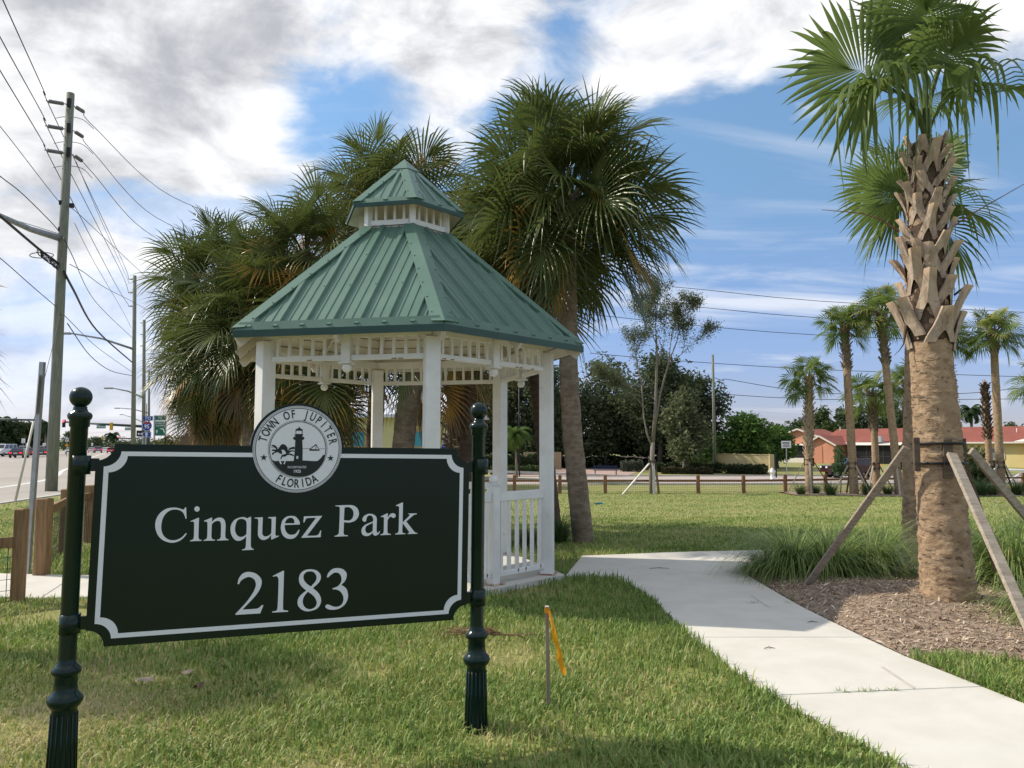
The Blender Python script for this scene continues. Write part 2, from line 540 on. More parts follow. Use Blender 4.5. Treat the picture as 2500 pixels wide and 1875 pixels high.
def inside(P, poly):
    """points (N,2) in polygon"""
    x, y = P[:, 0], P[:, 1]
    c = np.zeros(len(P), bool)
    n = len(poly)
    for i in range(n):
        x0, y0 = poly[i][0], poly[i][1]
        x1, y1 = poly[(i + 1) % n][0], poly[(i + 1) % n][1]
        k = ((y0 > y) != (y1 > y)) & (x < (x1 - x0) * (y - y0) / (y1 - y0 + 1e-12) + x0)
        c ^= k
    return c
GLYPHS=[["C",[[[4127,6509],[4169,5957],[4121,5958],[4108,6002],[4095,6047],[4080,6092],[4062,6135],[4039,6180],[4014,6224],[3985,6266],[3952,6303],[3914,6332],[3873,6357],[3828,6377],[3784,6394],[3739,6406],[3694,6414],[3647,6419],[3599,6419],[3550,6416],[3499,6410],[3449,6398],[3398,6378],[3348,6349],[3297,6312],[3248,6268],[3204,6218],[3165,6162],[3130,6100],[3100,6032],[3075,5959],[3056,5876],[3043,5786],[3034,5696],[3032,5611],[3035,5534],[3043,5461],[3057,5392],[3075,5327],[3099,5266],[3127,5208],[3160,5155],[3196,5106],[3238,5062],[3285,5022],[3335,4987],[3385,4959],[3435,4938],[3486,4923],[3538,4914],[3589,4909],[3639,4908],[3689,4911],[3739,4920],[3791,4935],[3846,4958],[3903,4988],[3959,5022],[4009,5060],[4053,5101],[4091,5147],[4127,5195],[4165,5242],[4217,5218],[4192,5178],[4168,5137],[4142,5096],[4112,5057],[4077,5017],[4039,4978],[3998,4941],[3955,4908],[3909,4880],[3859,4855],[3808,4833],[3756,4816],[3702,4803],[3648,4794],[3592,4790],[3534,4791],[3474,4799],[3412,4812],[3349,4831],[3289,4854],[3229,4881],[3170,4913],[3114,4950],[3061,4991],[3013,5038],[2968,5089],[2928,5144],[2891,5202],[2859,5266],[2831,5333],[2808,5402],[2789,5465],[2775,5522],[2765,5574],[2760,5627],[2758,5683],[2759,5746],[2763,5812],[2772,5879],[2785,5943],[2805,6005],[2830,6066],[2860,6124],[2894,6180],[2933,6233],[2977,6284],[3025,6331],[3076,6373],[3130,6410],[3187,6442],[3248,6469],[3312,6489],[3382,6503],[3457,6511],[3530,6513],[3595,6513],[3648,6510],[3692,6503],[3734,6494],[3780,6482],[3834,6465],[3892,6444],[3946,6424],[3988,6412],[4016,6415],[4038,6433],[4048,6449],[4058,6468],[4066,6490],[4076,6510]]]],["i",[[[4625,6561],[4648,6558],[4672,6549],[4695,6536],[4714,6520],[4729,6500],[4742,6476],[4752,6450],[4756,6426],[4754,6401],[4747,6376],[4736,6352],[4722,6333],[4705,6318],[4683,6306],[4660,6297],[4637,6295],[4614,6298],[4589,6307],[4567,6320],[4548,6336],[4532,6356],[4519,6380],[4510,6405],[4506,6430],[4508,6454],[4515,6480],[4526,6503],[4539,6523],[4557,6538],[4578,6550],[4602,6558]],[[4364,5831],[4698,5985],[4746,5984],[4749,5728],[4752,5459],[4756,5216],[4762,5037],[4767,4998],[4777,4964],[4791,4936],[4809,4914],[4831,4900],[4858,4892],[4886,4888],[4914,4882],[4916,4838],[4385,4835],[4383,4877],[4413,4884],[4445,4890],[4474,4898],[4498,4913],[4517,4935],[4531,4961],[4540,4993],[4545,5033],[4546,5176],[4542,5371],[4537,5566],[4531,5706],[4527,5734],[4520,5759],[4510,5779],[4500,5795],[4477,5811],[4447,5814],[4429,5812],[4408,5808],[4387,5803],[4365,5798]]]],["n",[[[4982,5828],[5326,5981],[5363,5980],[5362,5764],[5397,5804],[5431,5846],[5467,5885],[5507,5917],[5555,5942],[5609,5963],[5663,5976],[5716,5980],[5768,5973],[5820,5958],[5869,5933],[5911,5897],[5945,5851],[5974,5795],[5996,5727],[6011,5648],[6019,5511],[6019,5339],[6018,5170],[6022,5043],[6030,4999],[6043,4962],[6061,4931],[6081,4907],[6103,4892],[6130,4886],[6157,4882],[6184,4877],[6186,4833],[5639,4828],[5637,4870],[5670,4877],[5705,4883],[5737,4891],[5762,4906],[5782,4928],[5796,4955],[5806,4988],[5810,5027],[5812,5150],[5810,5315],[5804,5481],[5796,5609],[5788,5663],[5775,5709],[5758,5748],[5735,5778],[5706,5799],[5671,5811],[5633,5815],[5596,5814],[5559,5806],[5521,5791],[5484,5772],[5451,5751],[5425,5729],[5403,5704],[5382,5678],[5361,5653],[5361,5488],[5361,5316],[5362,5160],[5367,5041],[5374,4999],[5386,4963],[5404,4934],[5425,4910],[5451,4895],[5483,4887],[5516,4882],[5548,4875],[5550,4835],[5006,4835],[5004,4875],[5032,4881],[5060,4887],[5088,4895],[5111,4909],[5131,4929],[5149,4954],[5162,4986],[5168,5025],[5171,5161],[5168,5347],[5162,5533],[5155,5669],[5151,5705],[5143,5736],[5132,5762],[5114,5781],[5089,5791],[5056,5794],[5022,5794],[4988,5795]]]],["q",[[[7233,5975],[7243,5595],[7255,5196],[7265,4837],[7274,4576],[7276,4535],[7280,4499],[7286,4467],[7295,4440],[7320,4398],[7352,4370],[7389,4358],[7429,4352],[7424,4307],[6860,4298],[6859,4339],[6892,4345],[6925,4350],[6957,4358],[6983,4372],[7002,4394],[7016,4421],[7026,4454],[7032,4494],[7035,4594],[7035,4724],[7034,4866],[7033,5002],[7000,4964],[6969,4926],[6936,4890],[6898,4859],[6854,4834],[6806,4812],[6756,4795],[6707,4787],[6658,4784],[6608,4788],[6559,4801],[6511,4827],[6463,4869],[6413,4924],[6368,4989],[6330,5057],[6302,5130],[6280,5211],[6264,5293],[6257,5373],[6257,5449],[6265,5524],[6281,5596],[6305,5664],[6339,5727],[6382,5787],[6433,5840],[6489,5885],[6554,5918],[6629,5943],[6703,5961],[6765,5973],[6809,5979],[6848,5978],[6883,5973],[6917,5966],[6952,5955],[6985,5939],[7017,5922],[7050,5906],[7156,5972]],[[7040,5103],[7009,5077],[6979,5050],[6948,5025],[6914,5005],[6873,4990],[6829,4979],[6785,4974],[6742,4977],[6701,4989],[6660,5009],[6622,5037],[6587,5071],[6556,5114],[6528,5164],[6505,5220],[6488,5277],[6479,5336],[6476,5399],[6477,5463],[6482,5524],[6491,5584],[6503,5644],[6519,5700],[6537,5748],[6559,5788],[6583,5822],[6610,5849],[6640,5870],[6674,5884],[6712,5891],[6752,5892],[6791,5889],[6831,5882],[6872,5871],[6911,5853],[6945,5829],[6973,5800],[6997,5764],[7016,5721],[7027,5669],[7035,5556],[7038,5411],[7038,5254]]]],["u",[[[7405,5937],[7808,5953],[7808,5740],[7807,5517],[7808,5314],[7811,5164],[7815,5126],[7823,5093],[7835,5065],[7849,5040],[7866,5017],[7887,4998],[7910,4982],[7934,4971],[7959,4964],[7986,4960],[8014,4961],[8045,4967],[8080,4980],[8120,4997],[8158,5018],[8190,5039],[8213,5061],[8231,5084],[8247,5109],[8264,5132],[8263,5302],[8263,5480],[8262,5641],[8258,5762],[8256,5796],[8250,5824],[8240,5848],[8223,5868],[8195,5881],[8159,5888],[8120,5893],[8083,5900],[8077,5947],[8466,5958],[8465,5728],[8464,5485],[8464,5267],[8465,5107],[8467,5078],[8472,5052],[8479,5030],[8488,5011],[8511,4984],[8545,4971],[8567,4972],[8593,4976],[8620,4982],[8647,4988],[8648,4949],[8319,4803],[8264,4805],[8264,5037],[8230,4993],[8196,4948],[8161,4906],[8123,4870],[8080,4841],[8035,4818],[7988,4800],[7941,4790],[7894,4788],[7846,4793],[7799,4805],[7757,4825],[7719,4854],[7684,4893],[7655,4936],[7631,4980],[7616,5022],[7607,5066],[7603,5114],[7600,5170],[7598,5304],[7598,5479],[7598,5651],[7594,5777],[7590,5808],[7583,5834],[7570,5856],[7550,5873],[7521,5884],[7485,5890],[7445,5894],[7407,5899]]]],["e",[[[9688,5532],[8916,5526],[8922,5475],[8926,5423],[8932,5373],[8943,5324],[8958,5277],[8977,5231],[8999,5188],[9024,5149],[9054,5113],[9087,5080],[9123,5051],[9161,5030],[9201,5016],[9244,5009],[9288,5007],[9331,5009],[9374,5015],[9417,5025],[9459,5042],[9499,5068],[9537,5108],[9573,5159],[9608,5214],[9644,5267],[9686,5256],[9670,5200],[9656,5144],[9639,5089],[9614,5036],[9581,4983],[9542,4931],[9498,4885],[9450,4848],[9399,4823],[9342,4807],[9283,4799],[9226,4797],[9168,4803],[9108,4815],[9051,4835],[8998,4862],[8948,4896],[8901,4938],[8858,4986],[8822,5040],[8793,5102],[8769,5172],[8750,5243],[8737,5310],[8730,5370],[8728,5427],[8731,5482],[8738,5540],[8749,5603],[8764,5669],[8785,5732],[8813,5788],[8849,5837],[8893,5881],[8942,5918],[8995,5948],[9052,5969],[9115,5982],[9178,5989],[9238,5991],[9294,5989],[9349,5982],[9400,5969],[9448,5948],[9493,5916],[9536,5875],[9574,5831],[9606,5790],[9631,5754],[9651,5719],[9666,5685],[9678,5653],[9684,5621],[9686,5592],[9687,5562]],[[8926,5609],[9419,5605],[9415,5638],[9412,5671],[9408,5704],[9399,5736],[9386,5769],[9370,5801],[9351,5830],[9328,5854],[9302,5872],[9271,5885],[9238,5893],[9204,5895],[9167,5892],[9127,5883],[9088,5869],[9055,5850],[9027,5825],[9003,5793],[8983,5759],[8965,5727],[8952,5697],[8943,5667],[8935,5638]]]],["z",[[[9887,5949],[10823,5959],[10823,5939],[10076,4929],[10199,4929],[10327,4927],[10445,4927],[10538,4931],[10581,4939],[10616,4951],[10646,4967],[10671,4986],[10691,5006],[10705,5030],[10716,5056],[10726,5082],[10736,5108],[10745,5137],[10753,5165],[10761,5194],[10804,5187],[10793,4842],[9796,4837],[9796,4857],[10521,5867],[10408,5867],[10291,5867],[10184,5865],[10101,5861],[10064,5854],[10033,5842],[10008,5827],[9987,5811],[9973,5792],[9964,5770],[9958,5746],[9952,5724],[9945,5702],[9939,5681],[9933,5659],[9926,5637],[9865,5639]]]],["P",[[[11521,6496],[11720,6500],[11928,6506],[12120,6509],[12273,6508],[12345,6505],[12406,6498],[12461,6485],[12515,6464],[12571,6434],[12625,6397],[12673,6354],[12714,6305],[12745,6250],[12769,6188],[12785,6125],[12794,6064],[12795,6008],[12788,5954],[12774,5901],[12752,5850],[12721,5798],[12682,5747],[12637,5701],[12588,5662],[12532,5632],[12469,5609],[12406,5592],[12350,5579],[12303,5572],[12262,5571],[12223,5573],[12182,5576],[12138,5581],[12093,5588],[12047,5596],[12002,5604],[11999,5451],[11995,5290],[11994,5145],[11996,5035],[12000,5000],[12008,4971],[12023,4947],[12047,4927],[12085,4913],[12133,4904],[12185,4898],[12235,4891],[12236,4850],[11516,4844],[11515,4884],[11551,4893],[11588,4901],[11623,4911],[11655,4927],[11685,4947],[11713,4970],[11735,5000],[11746,5042],[11756,5302],[11761,5668],[11762,6035],[11758,6297],[11754,6340],[11744,6376],[11726,6406],[11701,6429],[11665,6443],[11619,6449],[11570,6451],[11522,6456]],[[12001,6377],[12053,6386],[12105,6397],[12155,6405],[12204,6404],[12251,6393],[12296,6374],[12338,6349],[12375,6323],[12407,6294],[12434,6262],[12457,6227],[12475,6190],[12490,6151],[12500,6111],[12505,6068],[12505,6022],[12499,5969],[12488,5912],[12472,5856],[12451,5808],[12425,5770],[12392,5737],[12357,5711],[12322,5692],[12289,5681],[12254,5679],[12218,5681],[12179,5683],[12135,5686],[12088,5692],[12039,5698],[11992,5704]]]],["a",[[[13782,5732],[13788,5595],[13787,5415],[13785,5236],[13788,5104],[13795,5064],[13809,5029],[13825,5001],[13841,4983],[13871,4981],[13902,5005],[13928,5039],[13954,5081],[13987,5063],[13968,5022],[13951,4981],[13931,4942],[13904,4908],[13867,4880],[13822,4855],[13776,4837],[13734,4829],[13698,4834],[13663,4849],[13633,4871],[13609,4893],[13596,4917],[13590,4945],[13586,4974],[13582,5002],[13540,4965],[13500,4926],[13458,4891],[13414,4863],[13368,4842],[13319,4827],[13270,4820],[13220,4821],[13168,4831],[13114,4851],[13063,4877],[13023,4910],[12994,4951],[12974,5000],[12961,5053],[12956,5103],[12958,5152],[12968,5200],[12985,5248],[13011,5293],[13045,5336],[13086,5377],[13137,5417],[13201,5456],[13283,5494],[13380,5531],[13484,5567],[13584,5603],[13586,5636],[13589,5669],[13589,5702],[13585,5736],[13575,5774],[13561,5814],[13542,5852],[13519,5882],[13490,5904],[13454,5920],[13418,5930],[13383,5933],[13350,5928],[13317,5915],[13287,5897],[13262,5875],[13244,5847],[13231,5813],[13221,5777],[13212,5744],[13208,5714],[13207,5684],[13205,5658],[13196,5636],[13177,5620],[13152,5607],[13125,5599],[13100,5598],[13075,5603],[13051,5615],[13029,5632],[13013,5652],[13001,5677],[12994,5707],[12992,5739],[12997,5773],[13010,5808],[13029,5845],[13056,5882],[13090,5915],[13135,5945],[13190,5974],[13250,5998],[13307,6014],[13363,6021],[13420,6020],[13476,6014],[13528,6002],[13577,5985],[13625,5962],[13667,5934],[13703,5902],[13732,5868],[13755,5830],[13772,5786]],[[13574,5531],[13579,5098],[13550,5073],[13521,5048],[13491,5024],[13459,5005],[13424,4991],[13386,4979],[13348,4973],[13313,4974],[13281,4983],[13250,5000],[13223,5022],[13201,5049],[13185,5080],[13174,5117],[13167,5156],[13165,5193],[13167,5230],[13174,5268],[13186,5304],[13205,5336],[13232,5363],[13265,5385],[13305,5406],[13349,5429],[13399,5453],[13456,5479],[13515,5505]]]],["r",[[[14001,5867],[14345,6023],[14395,6022],[14389,5791],[14421,5839],[14454,5889],[14487,5935],[14521,5971],[14557,5997],[14595,6015],[14633,6026],[14670,6029],[14708,6022],[14747,6006],[14783,5986],[14810,5965],[14836,5925],[14837,5880],[14829,5854],[14815,5827],[14797,5801],[14777,5783],[14755,5773],[14730,5768],[14703,5768],[14677,5773],[14651,5786],[14626,5807],[14600,5826],[14575,5836],[14550,5834],[14525,5826],[14500,5811],[14476,5790],[14453,5760],[14430,5724],[14408,5684],[14385,5646],[14386,5482],[14385,5311],[14387,5156],[14392,5040],[14398,5003],[14410,4974],[14428,4949],[14450,4929],[14479,4915],[14514,4906],[14552,4901],[14588,4893],[14589,4852],[14010,4850],[14009,4886],[14047,4898],[14087,4908],[14123,4921],[14151,4937],[14169,4959],[14178,4983],[14183,5011],[14185,5045],[14188,5183],[14189,5371],[14188,5560],[14184,5699],[14183,5737],[14178,5771],[14169,5799],[14151,5821],[14122,5832],[14084,5835],[14042,5834],[14002,5836]]]],["k",[[[14840,6453],[15184,6608],[15230,6607],[15233,5505],[15332,5598],[15436,5695],[15530,5784],[15598,5852],[15627,5890],[15629,5925],[15614,5939],[15588,5952],[15559,5964],[15531,5976],[15556,5993],[16038,5991],[16031,5949],[15990,5938],[15949,5927],[15908,5915],[15866,5896],[15824,5870],[15783,5839],[15739,5804],[15690,5764],[15633,5718],[15572,5667],[15508,5613],[15445,5561],[15563,5416],[15687,5264],[15800,5126],[15887,5023],[15915,4993],[15941,4969],[15967,4949],[15992,4934],[16018,4922],[16044,4916],[16070,4912],[16095,4906],[16096,4864],[15547,4866],[15546,4897],[15585,4912],[15614,4932],[15621,4966],[15607,5006],[15540,5094],[15446,5213],[15340,5343],[15239,5468],[15236,5353],[15231,5234],[15229,5125],[15230,5041],[15235,5005],[15245,4974],[15259,4949],[15279,4929],[15306,4917],[15341,4912],[15378,4910],[15414,4906],[15415,4865],[14839,4862],[14838,4906],[14875,4915],[14912,4923],[14947,4934],[14975,4950],[14995,4973],[15010,5000],[15019,5032],[15023,5071],[15026,5324],[15027,5681],[15024,6038],[15021,6292],[15019,6327],[15014,6358],[15004,6383],[14987,6402],[14960,6413],[14924,6415],[14885,6415],[14848,6417]]]],["2",[[[6710,2621],[6721,2684],[6729,2747],[6741,2810],[6759,2870],[6786,2929],[6820,2987],[6858,3041],[6898,3086],[6939,3121],[6984,3148],[7031,3169],[7083,3183],[7139,3193],[7199,3196],[7262,3193],[7326,3183],[7394,3168],[7465,3146],[7536,3117],[7603,3080],[7667,3030],[7730,2969],[7787,2905],[7831,2843],[7859,2787],[7877,2732],[7885,2675],[7886,2615],[7883,2551],[7873,2485],[7854,2415],[7823,2337],[7784,2252],[7735,2161],[7673,2064],[7593,1957],[7469,1816],[7317,1654],[7154,1484],[6998,1320],[7163,1319],[7336,1317],[7495,1317],[7619,1318],[7667,1320],[7708,1323],[7745,1330],[7781,1344],[7818,1369],[7854,1403],[7887,1436],[7913,1461],[7934,1476],[7953,1487],[8014,1469],[7873,1072],[6673,1084],[6671,1126],[6800,1265],[6933,1406],[7060,1545],[7171,1676],[7266,1801],[7349,1921],[7419,2033],[7477,2132],[7518,2211],[7549,2283],[7571,2348],[7589,2406],[7600,2453],[7605,2493],[7606,2531],[7601,2574],[7592,2623],[7578,2676],[7559,2728],[7533,2774],[7498,2815],[7455,2852],[7409,2884],[7365,2909],[7324,2926],[7285,2936],[7245,2940],[7201,2937],[7149,2925],[7092,2906],[7037,2882],[6988,2858],[6949,2835],[6915,2810],[6885,2783],[6858,2753],[6834,2717],[6815,2677],[6797,2636],[6779,2595]]]],["1",[[[8419,2932],[8925,3172],[8976,3170],[8979,2654],[8981,2112],[8985,1626],[8991,1279],[8994,1242],[9001,1211],[9016,1185],[9043,1163],[9084,1147],[9138,1137],[9197,1129],[9254,1120],[9256,1063],[8463,1074],[8461,1125],[8516,1132],[8574,1137],[8626,1146],[8667,1165],[8694,1193],[8710,1229],[8718,1273],[8722,1325],[8727,1602],[8727,1989],[8725,2377],[8722,2656],[8718,2709],[8711,2754],[8701,2794],[8687,2828],[8671,2858],[8652,2882],[8629,2901],[8600,2912],[8564,2914],[8520,2909],[8474,2900],[8429,2892]]]],["8",[[[10315,3185],[10397,3178],[10481,3162],[10562,3139],[10635,3107],[10699,3063],[10758,3010],[10808,2952],[10845,2894],[10867,2837],[10877,2778],[10876,2719],[10867,2660],[10850,2604],[10824,2548],[10789,2492],[10745,2435],[10688,2378],[10620,2320],[10548,2262],[10479,2204],[10552,2140],[10628,2076],[10700,2011],[10762,1943],[10813,1871],[10858,1795],[10893,1719],[10916,1645],[10928,1571],[10929,1498],[10918,1426],[10897,1357],[10866,1289],[10824,1222],[10771,1161],[10704,1111],[10616,1072],[10512,1043],[10404,1024],[10305,1016],[10218,1021],[10137,1037],[10060,1064],[9989,1100],[9919,1149],[9852,1209],[9795,1276],[9753,1344],[9729,1414],[9718,1489],[9719,1563],[9728,1631],[9744,1690],[9768,1744],[9803,1797],[9848,1852],[9908,1911],[9982,1972],[10062,2033],[10138,2094],[10064,2162],[9987,2229],[9916,2298],[9858,2367],[9815,2439],[9782,2513],[9760,2587],[9748,2660],[9745,2734],[9751,2809],[9768,2880],[9794,2945],[9832,3003],[9881,3055],[9938,3101],[10001,3136],[10072,3162],[10151,3178],[10234,3185]],[[10290,3080],[10342,3076],[10395,3067],[10447,3051],[10493,3026],[10535,2990],[10573,2944],[10605,2894],[10629,2846],[10645,2802],[10653,2758],[10654,2715],[10650,2672],[10639,2630],[10623,2589],[10600,2548],[10569,2502],[10528,2452],[10479,2398],[10426,2342],[10375,2288],[10323,2323],[10269,2358],[10218,2395],[10169,2437],[10122,2485],[10076,2537],[10035,2591],[10005,2647],[9985,2705],[9973,2766],[9970,2826],[9976,2878],[9993,2925],[10019,2966],[10053,3002],[10091,3031],[10135,3053],[10185,3068],[10238,3077]],[[10226,2031],[10179,1977],[10131,1923],[10085,1869],[10049,1812],[10020,1750],[9998,1686],[9984,1621],[9978,1558],[9982,1497],[9994,1436],[10013,1378],[10037,1326],[10067,1280],[10102,1238],[10142,1203],[10185,1173],[10231,1149],[10281,1130],[10334,1119],[10387,1117],[10445,1126],[10507,1144],[10566,1170],[10614,1203],[10651,1243],[10679,1291],[10699,1344],[10708,1398],[10705,1454],[10691,1514],[10670,1575],[10642,1633],[10610,1688],[10571,1741],[10526,1793],[10477,1844],[10420,1893],[10357,1939],[10291,1985]]]],["3",[[[11185,2732],[11198,2782],[11210,2832],[11225,2882],[11251,2932],[11290,2984],[11338,3039],[11393,3088],[11450,3127],[11510,3153],[11575,3171],[11643,3180],[11713,3182],[11787,3177],[11866,3165],[11943,3145],[12011,3116],[12072,3075],[12128,3024],[12176,2969],[12211,2915],[12231,2865],[12239,2814],[12238,2762],[12232,2708],[12221,2652],[12204,2592],[12181,2533],[12150,2478],[12111,2428],[12063,2381],[12013,2335],[11964,2288],[12032,2242],[12102,2197],[12167,2149],[12222,2093],[12264,2025],[12296,1949],[12320,1870],[12335,1793],[12343,1720],[12342,1647],[12333,1574],[12315,1502],[12290,1428],[12256,1354],[12214,1283],[12161,1219],[12094,1163],[12015,1111],[11930,1068],[11842,1036],[11748,1017],[11646,1010],[11547,1011],[11461,1018],[11388,1032],[11324,1054],[11269,1080],[11225,1105],[11196,1130],[11175,1158],[11163,1186],[11157,1211],[11170,1254],[11204,1286],[11249,1303],[11306,1303],[11338,1292],[11373,1275],[11412,1255],[11454,1235],[11501,1214],[11552,1191],[11606,1171],[11661,1158],[11720,1154],[11782,1155],[11842,1163],[11896,1178],[11943,1202],[11986,1234],[12024,1272],[12054,1314],[12077,1359],[12093,1410],[12102,1462],[12107,1515],[12106,1566],[12101,1617],[12089,1669],[12071,1721],[12044,1776],[12010,1833],[11971,1888],[11931,1934],[11890,1970],[11847,2001],[11801,2025],[11750,2046],[11692,2062],[11629,2072],[11563,2080],[11499,2089],[11512,2132],[11572,2149],[11632,2164],[11691,2182],[11745,2207],[11795,2241],[11842,2282],[11883,2327],[11917,2373],[11941,2420],[11958,2470],[11967,2521],[11969,2575],[11963,2635],[11949,2699],[11928,2760],[11902,2813],[11871,2855],[11833,2889],[11792,2917],[11751,2937],[11707,2950],[11662,2954],[11616,2953],[11573,2946],[11536,2934],[11501,2915],[11467,2892],[11429,2865],[11387,2832],[11343,2794],[11298,2753],[11253,2714]]]]]
SEALSHAPES=[["tower",[[[9463,10680],[9492,10661],[9498,10612],[9655,10526],[9657,10477],[9644,10463],[9650,10289],[9690,10235],[9644,10191],[9643,10175],[9649,10161],[9668,10151],[9696,10141],[9723,10129],[9743,10113],[9753,10094],[9759,10070],[9758,10046],[9750,10025],[9732,10008],[9706,9993],[9676,9978],[9648,9964],[9657,9873],[9666,9786],[9674,9692],[9681,9580],[9687,9429],[9691,9255],[9696,9071],[9700,8892],[9941,8884],[10096,8875],[10291,8828],[10523,8898],[10598,8978],[10664,9038],[10748,9178],[10884,9219],[10886,9200],[10885,9179],[10871,9118],[10851,9033],[10826,8943],[10798,8861],[10767,8792],[10734,8729],[10695,8667],[10650,8602],[10597,8532],[10536,8459],[10472,8388],[10406,8325],[10338,8272],[10267,8225],[10195,8184],[10121,8148],[10047,8116],[9971,8089],[9895,8067],[9816,8049],[9737,8038],[9655,8031],[9573,8029],[9492,8030],[9410,8034],[9328,8040],[9246,8051],[9166,8069],[9088,8095],[9010,8126],[8934,8164],[8859,8205],[8783,8252],[8708,8305],[8635,8361],[8568,8418],[8509,8478],[8456,8541],[8404,8606],[8352,8669],[8298,8732],[8245,8794],[8191,8857],[8137,8919],[8289,8853],[8458,8854],[8874,8799],[9248,8850],[9257,8981],[9265,9111],[9274,9243],[9280,9379],[9285,9520],[9287,9665],[9289,9812],[9292,9958],[9263,9971],[9232,9984],[9205,9998],[9186,10015],[9177,10035],[9174,10059],[9177,10083],[9187,10103],[9205,10118],[9232,10131],[9262,10142],[9290,10154],[9289,10180],[9230,10226],[9295,10282],[9289,10459],[9278,10478],[9286,10522],[9446,10610],[9450,10660]],[[9372,9125],[9481,9126],[9476,8973],[9371,8978]],[[9317,10456],[9615,10462],[9611,10292],[9314,10286]]]],["palm_left",[[[8071,9664],[8091,9672],[8119,9682],[8151,9692],[8182,9695],[8211,9692],[8241,9685],[8270,9673],[8296,9658],[8318,9638],[8337,9614],[8356,9587],[8374,9562],[8396,9485],[8415,9492],[8433,9499],[8452,9508],[8470,9524],[8486,9553],[8501,9591],[8518,9629],[8540,9662],[8568,9689],[8600,9714],[8635,9733],[8669,9742],[8703,9739],[8738,9726],[8773,9707],[8803,9685],[8830,9661],[8854,9633],[8875,9602],[8893,9569],[8905,9533],[8913,9494],[8920,9453],[8927,9413],[8954,9450],[8981,9489],[9008,9524],[9036,9552],[9064,9569],[9092,9579],[9120,9586],[9148,9592],[9177,9599],[9205,9604],[9234,9609],[9262,9614],[9268,9582],[9278,9549],[9281,9519],[9270,9496],[9239,9486],[9193,9484],[9142,9483],[9096,9474],[9057,9455],[9020,9429],[8984,9401],[8947,9375],[8980,9386],[9013,9397],[9046,9408],[9079,9415],[9114,9418],[9150,9419],[9184,9417],[9212,9417],[9243,9417],[9269,9418],[9273,9384],[9262,9359],[9236,9357],[9199,9360],[9158,9363],[9119,9357],[9082,9339],[9045,9313],[9008,9285],[8971,9258],[9005,9254],[9039,9251],[9072,9247],[9104,9240],[9136,9228],[9168,9215],[9197,9199],[9221,9182],[9236,9164],[9246,9144],[9253,9124],[9262,9104],[9217,9119],[9171,9135],[9127,9150],[9088,9161],[9055,9169],[9025,9175],[8998,9179],[8974,9180],[8952,9177],[8934,9172],[8916,9165],[8899,9159],[8871,9138],[8843,9115],[8816,9095],[8788,9080],[8759,9077],[8728,9082],[8699,9086],[8675,9079],[8658,9058],[8645,9028],[8634,8994],[8623,8962],[8566,8962],[8578,9008],[8589,9057],[8601,9101],[8616,9137],[8635,9160],[8656,9175],[8680,9185],[8708,9196],[8741,9210],[8779,9222],[8819,9234],[8857,9247],[8838,9285],[8819,9325],[8799,9362],[8776,9392],[8749,9415],[8718,9432],[8688,9444],[8661,9449],[8640,9446],[8621,9435],[8605,9421],[8587,9409],[8604,9391],[8621,9374],[8637,9355],[8646,9332],[8647,9299],[8641,9260],[8634,9223],[8633,9196],[8648,9181],[8671,9176],[8637,9197],[8601,9218],[8567,9238],[8536,9253],[8509,9261],[8483,9264],[8461,9267],[8442,9271],[8419,9289],[8403,9310],[8369,9301],[8334,9292],[8301,9282],[8273,9269],[8251,9251],[8234,9229],[8218,9207],[8201,9191],[8183,9182],[8165,9177],[8146,9175],[8127,9171],[8135,9202],[8141,9235],[8149,9265],[8160,9288],[8177,9299],[8197,9301],[8218,9302],[8234,9308],[8254,9335],[8269,9366],[8250,9366],[8231,9365],[8212,9364],[8195,9366],[8164,9372],[8138,9384],[8117,9402],[8099,9423],[8122,9434],[8146,9446],[8169,9457],[8191,9462],[8211,9461],[8230,9454],[8248,9447],[8266,9444],[8285,9446],[8304,9452],[8322,9458],[8341,9464],[8321,9490],[8302,9516],[8283,9541],[8262,9560],[8239,9573],[8216,9581],[8191,9588],[8167,9598],[8141,9614],[8113,9634],[8088,9652],[8071,9664],[8071,9664]]]],["trunk_a",[[[8375,9309],[8450,9310],[8474,9227],[8498,9143],[8523,9061],[8547,8981],[8571,8905],[8595,8833],[8619,8762],[8642,8690],[8577,8690],[8545,8761],[8512,8833],[8481,8905],[8453,8980],[8430,9060],[8411,9142],[8393,9226]]]],["trunk_b",[[[8862,9120],[8920,9101],[8898,9029],[8875,8956],[8854,8886],[8835,8827],[8821,8787],[8808,8754],[8796,8723],[8784,8691],[8727,8700],[8749,8757],[8772,8814],[8794,8871],[8813,8925],[8828,8976],[8840,9024],[8851,9072]]]],["boat",[[[10017,9476],[10356,9768],[10376,9768],[10541,9493],[10602,9444],[10505,9413],[10077,9408]]]],["boat_sail",[[[10113,9497],[10349,9698],[10356,9500]]]],["boat_sail2",[[[10388,9679],[10512,9483],[10395,9491]]]]]
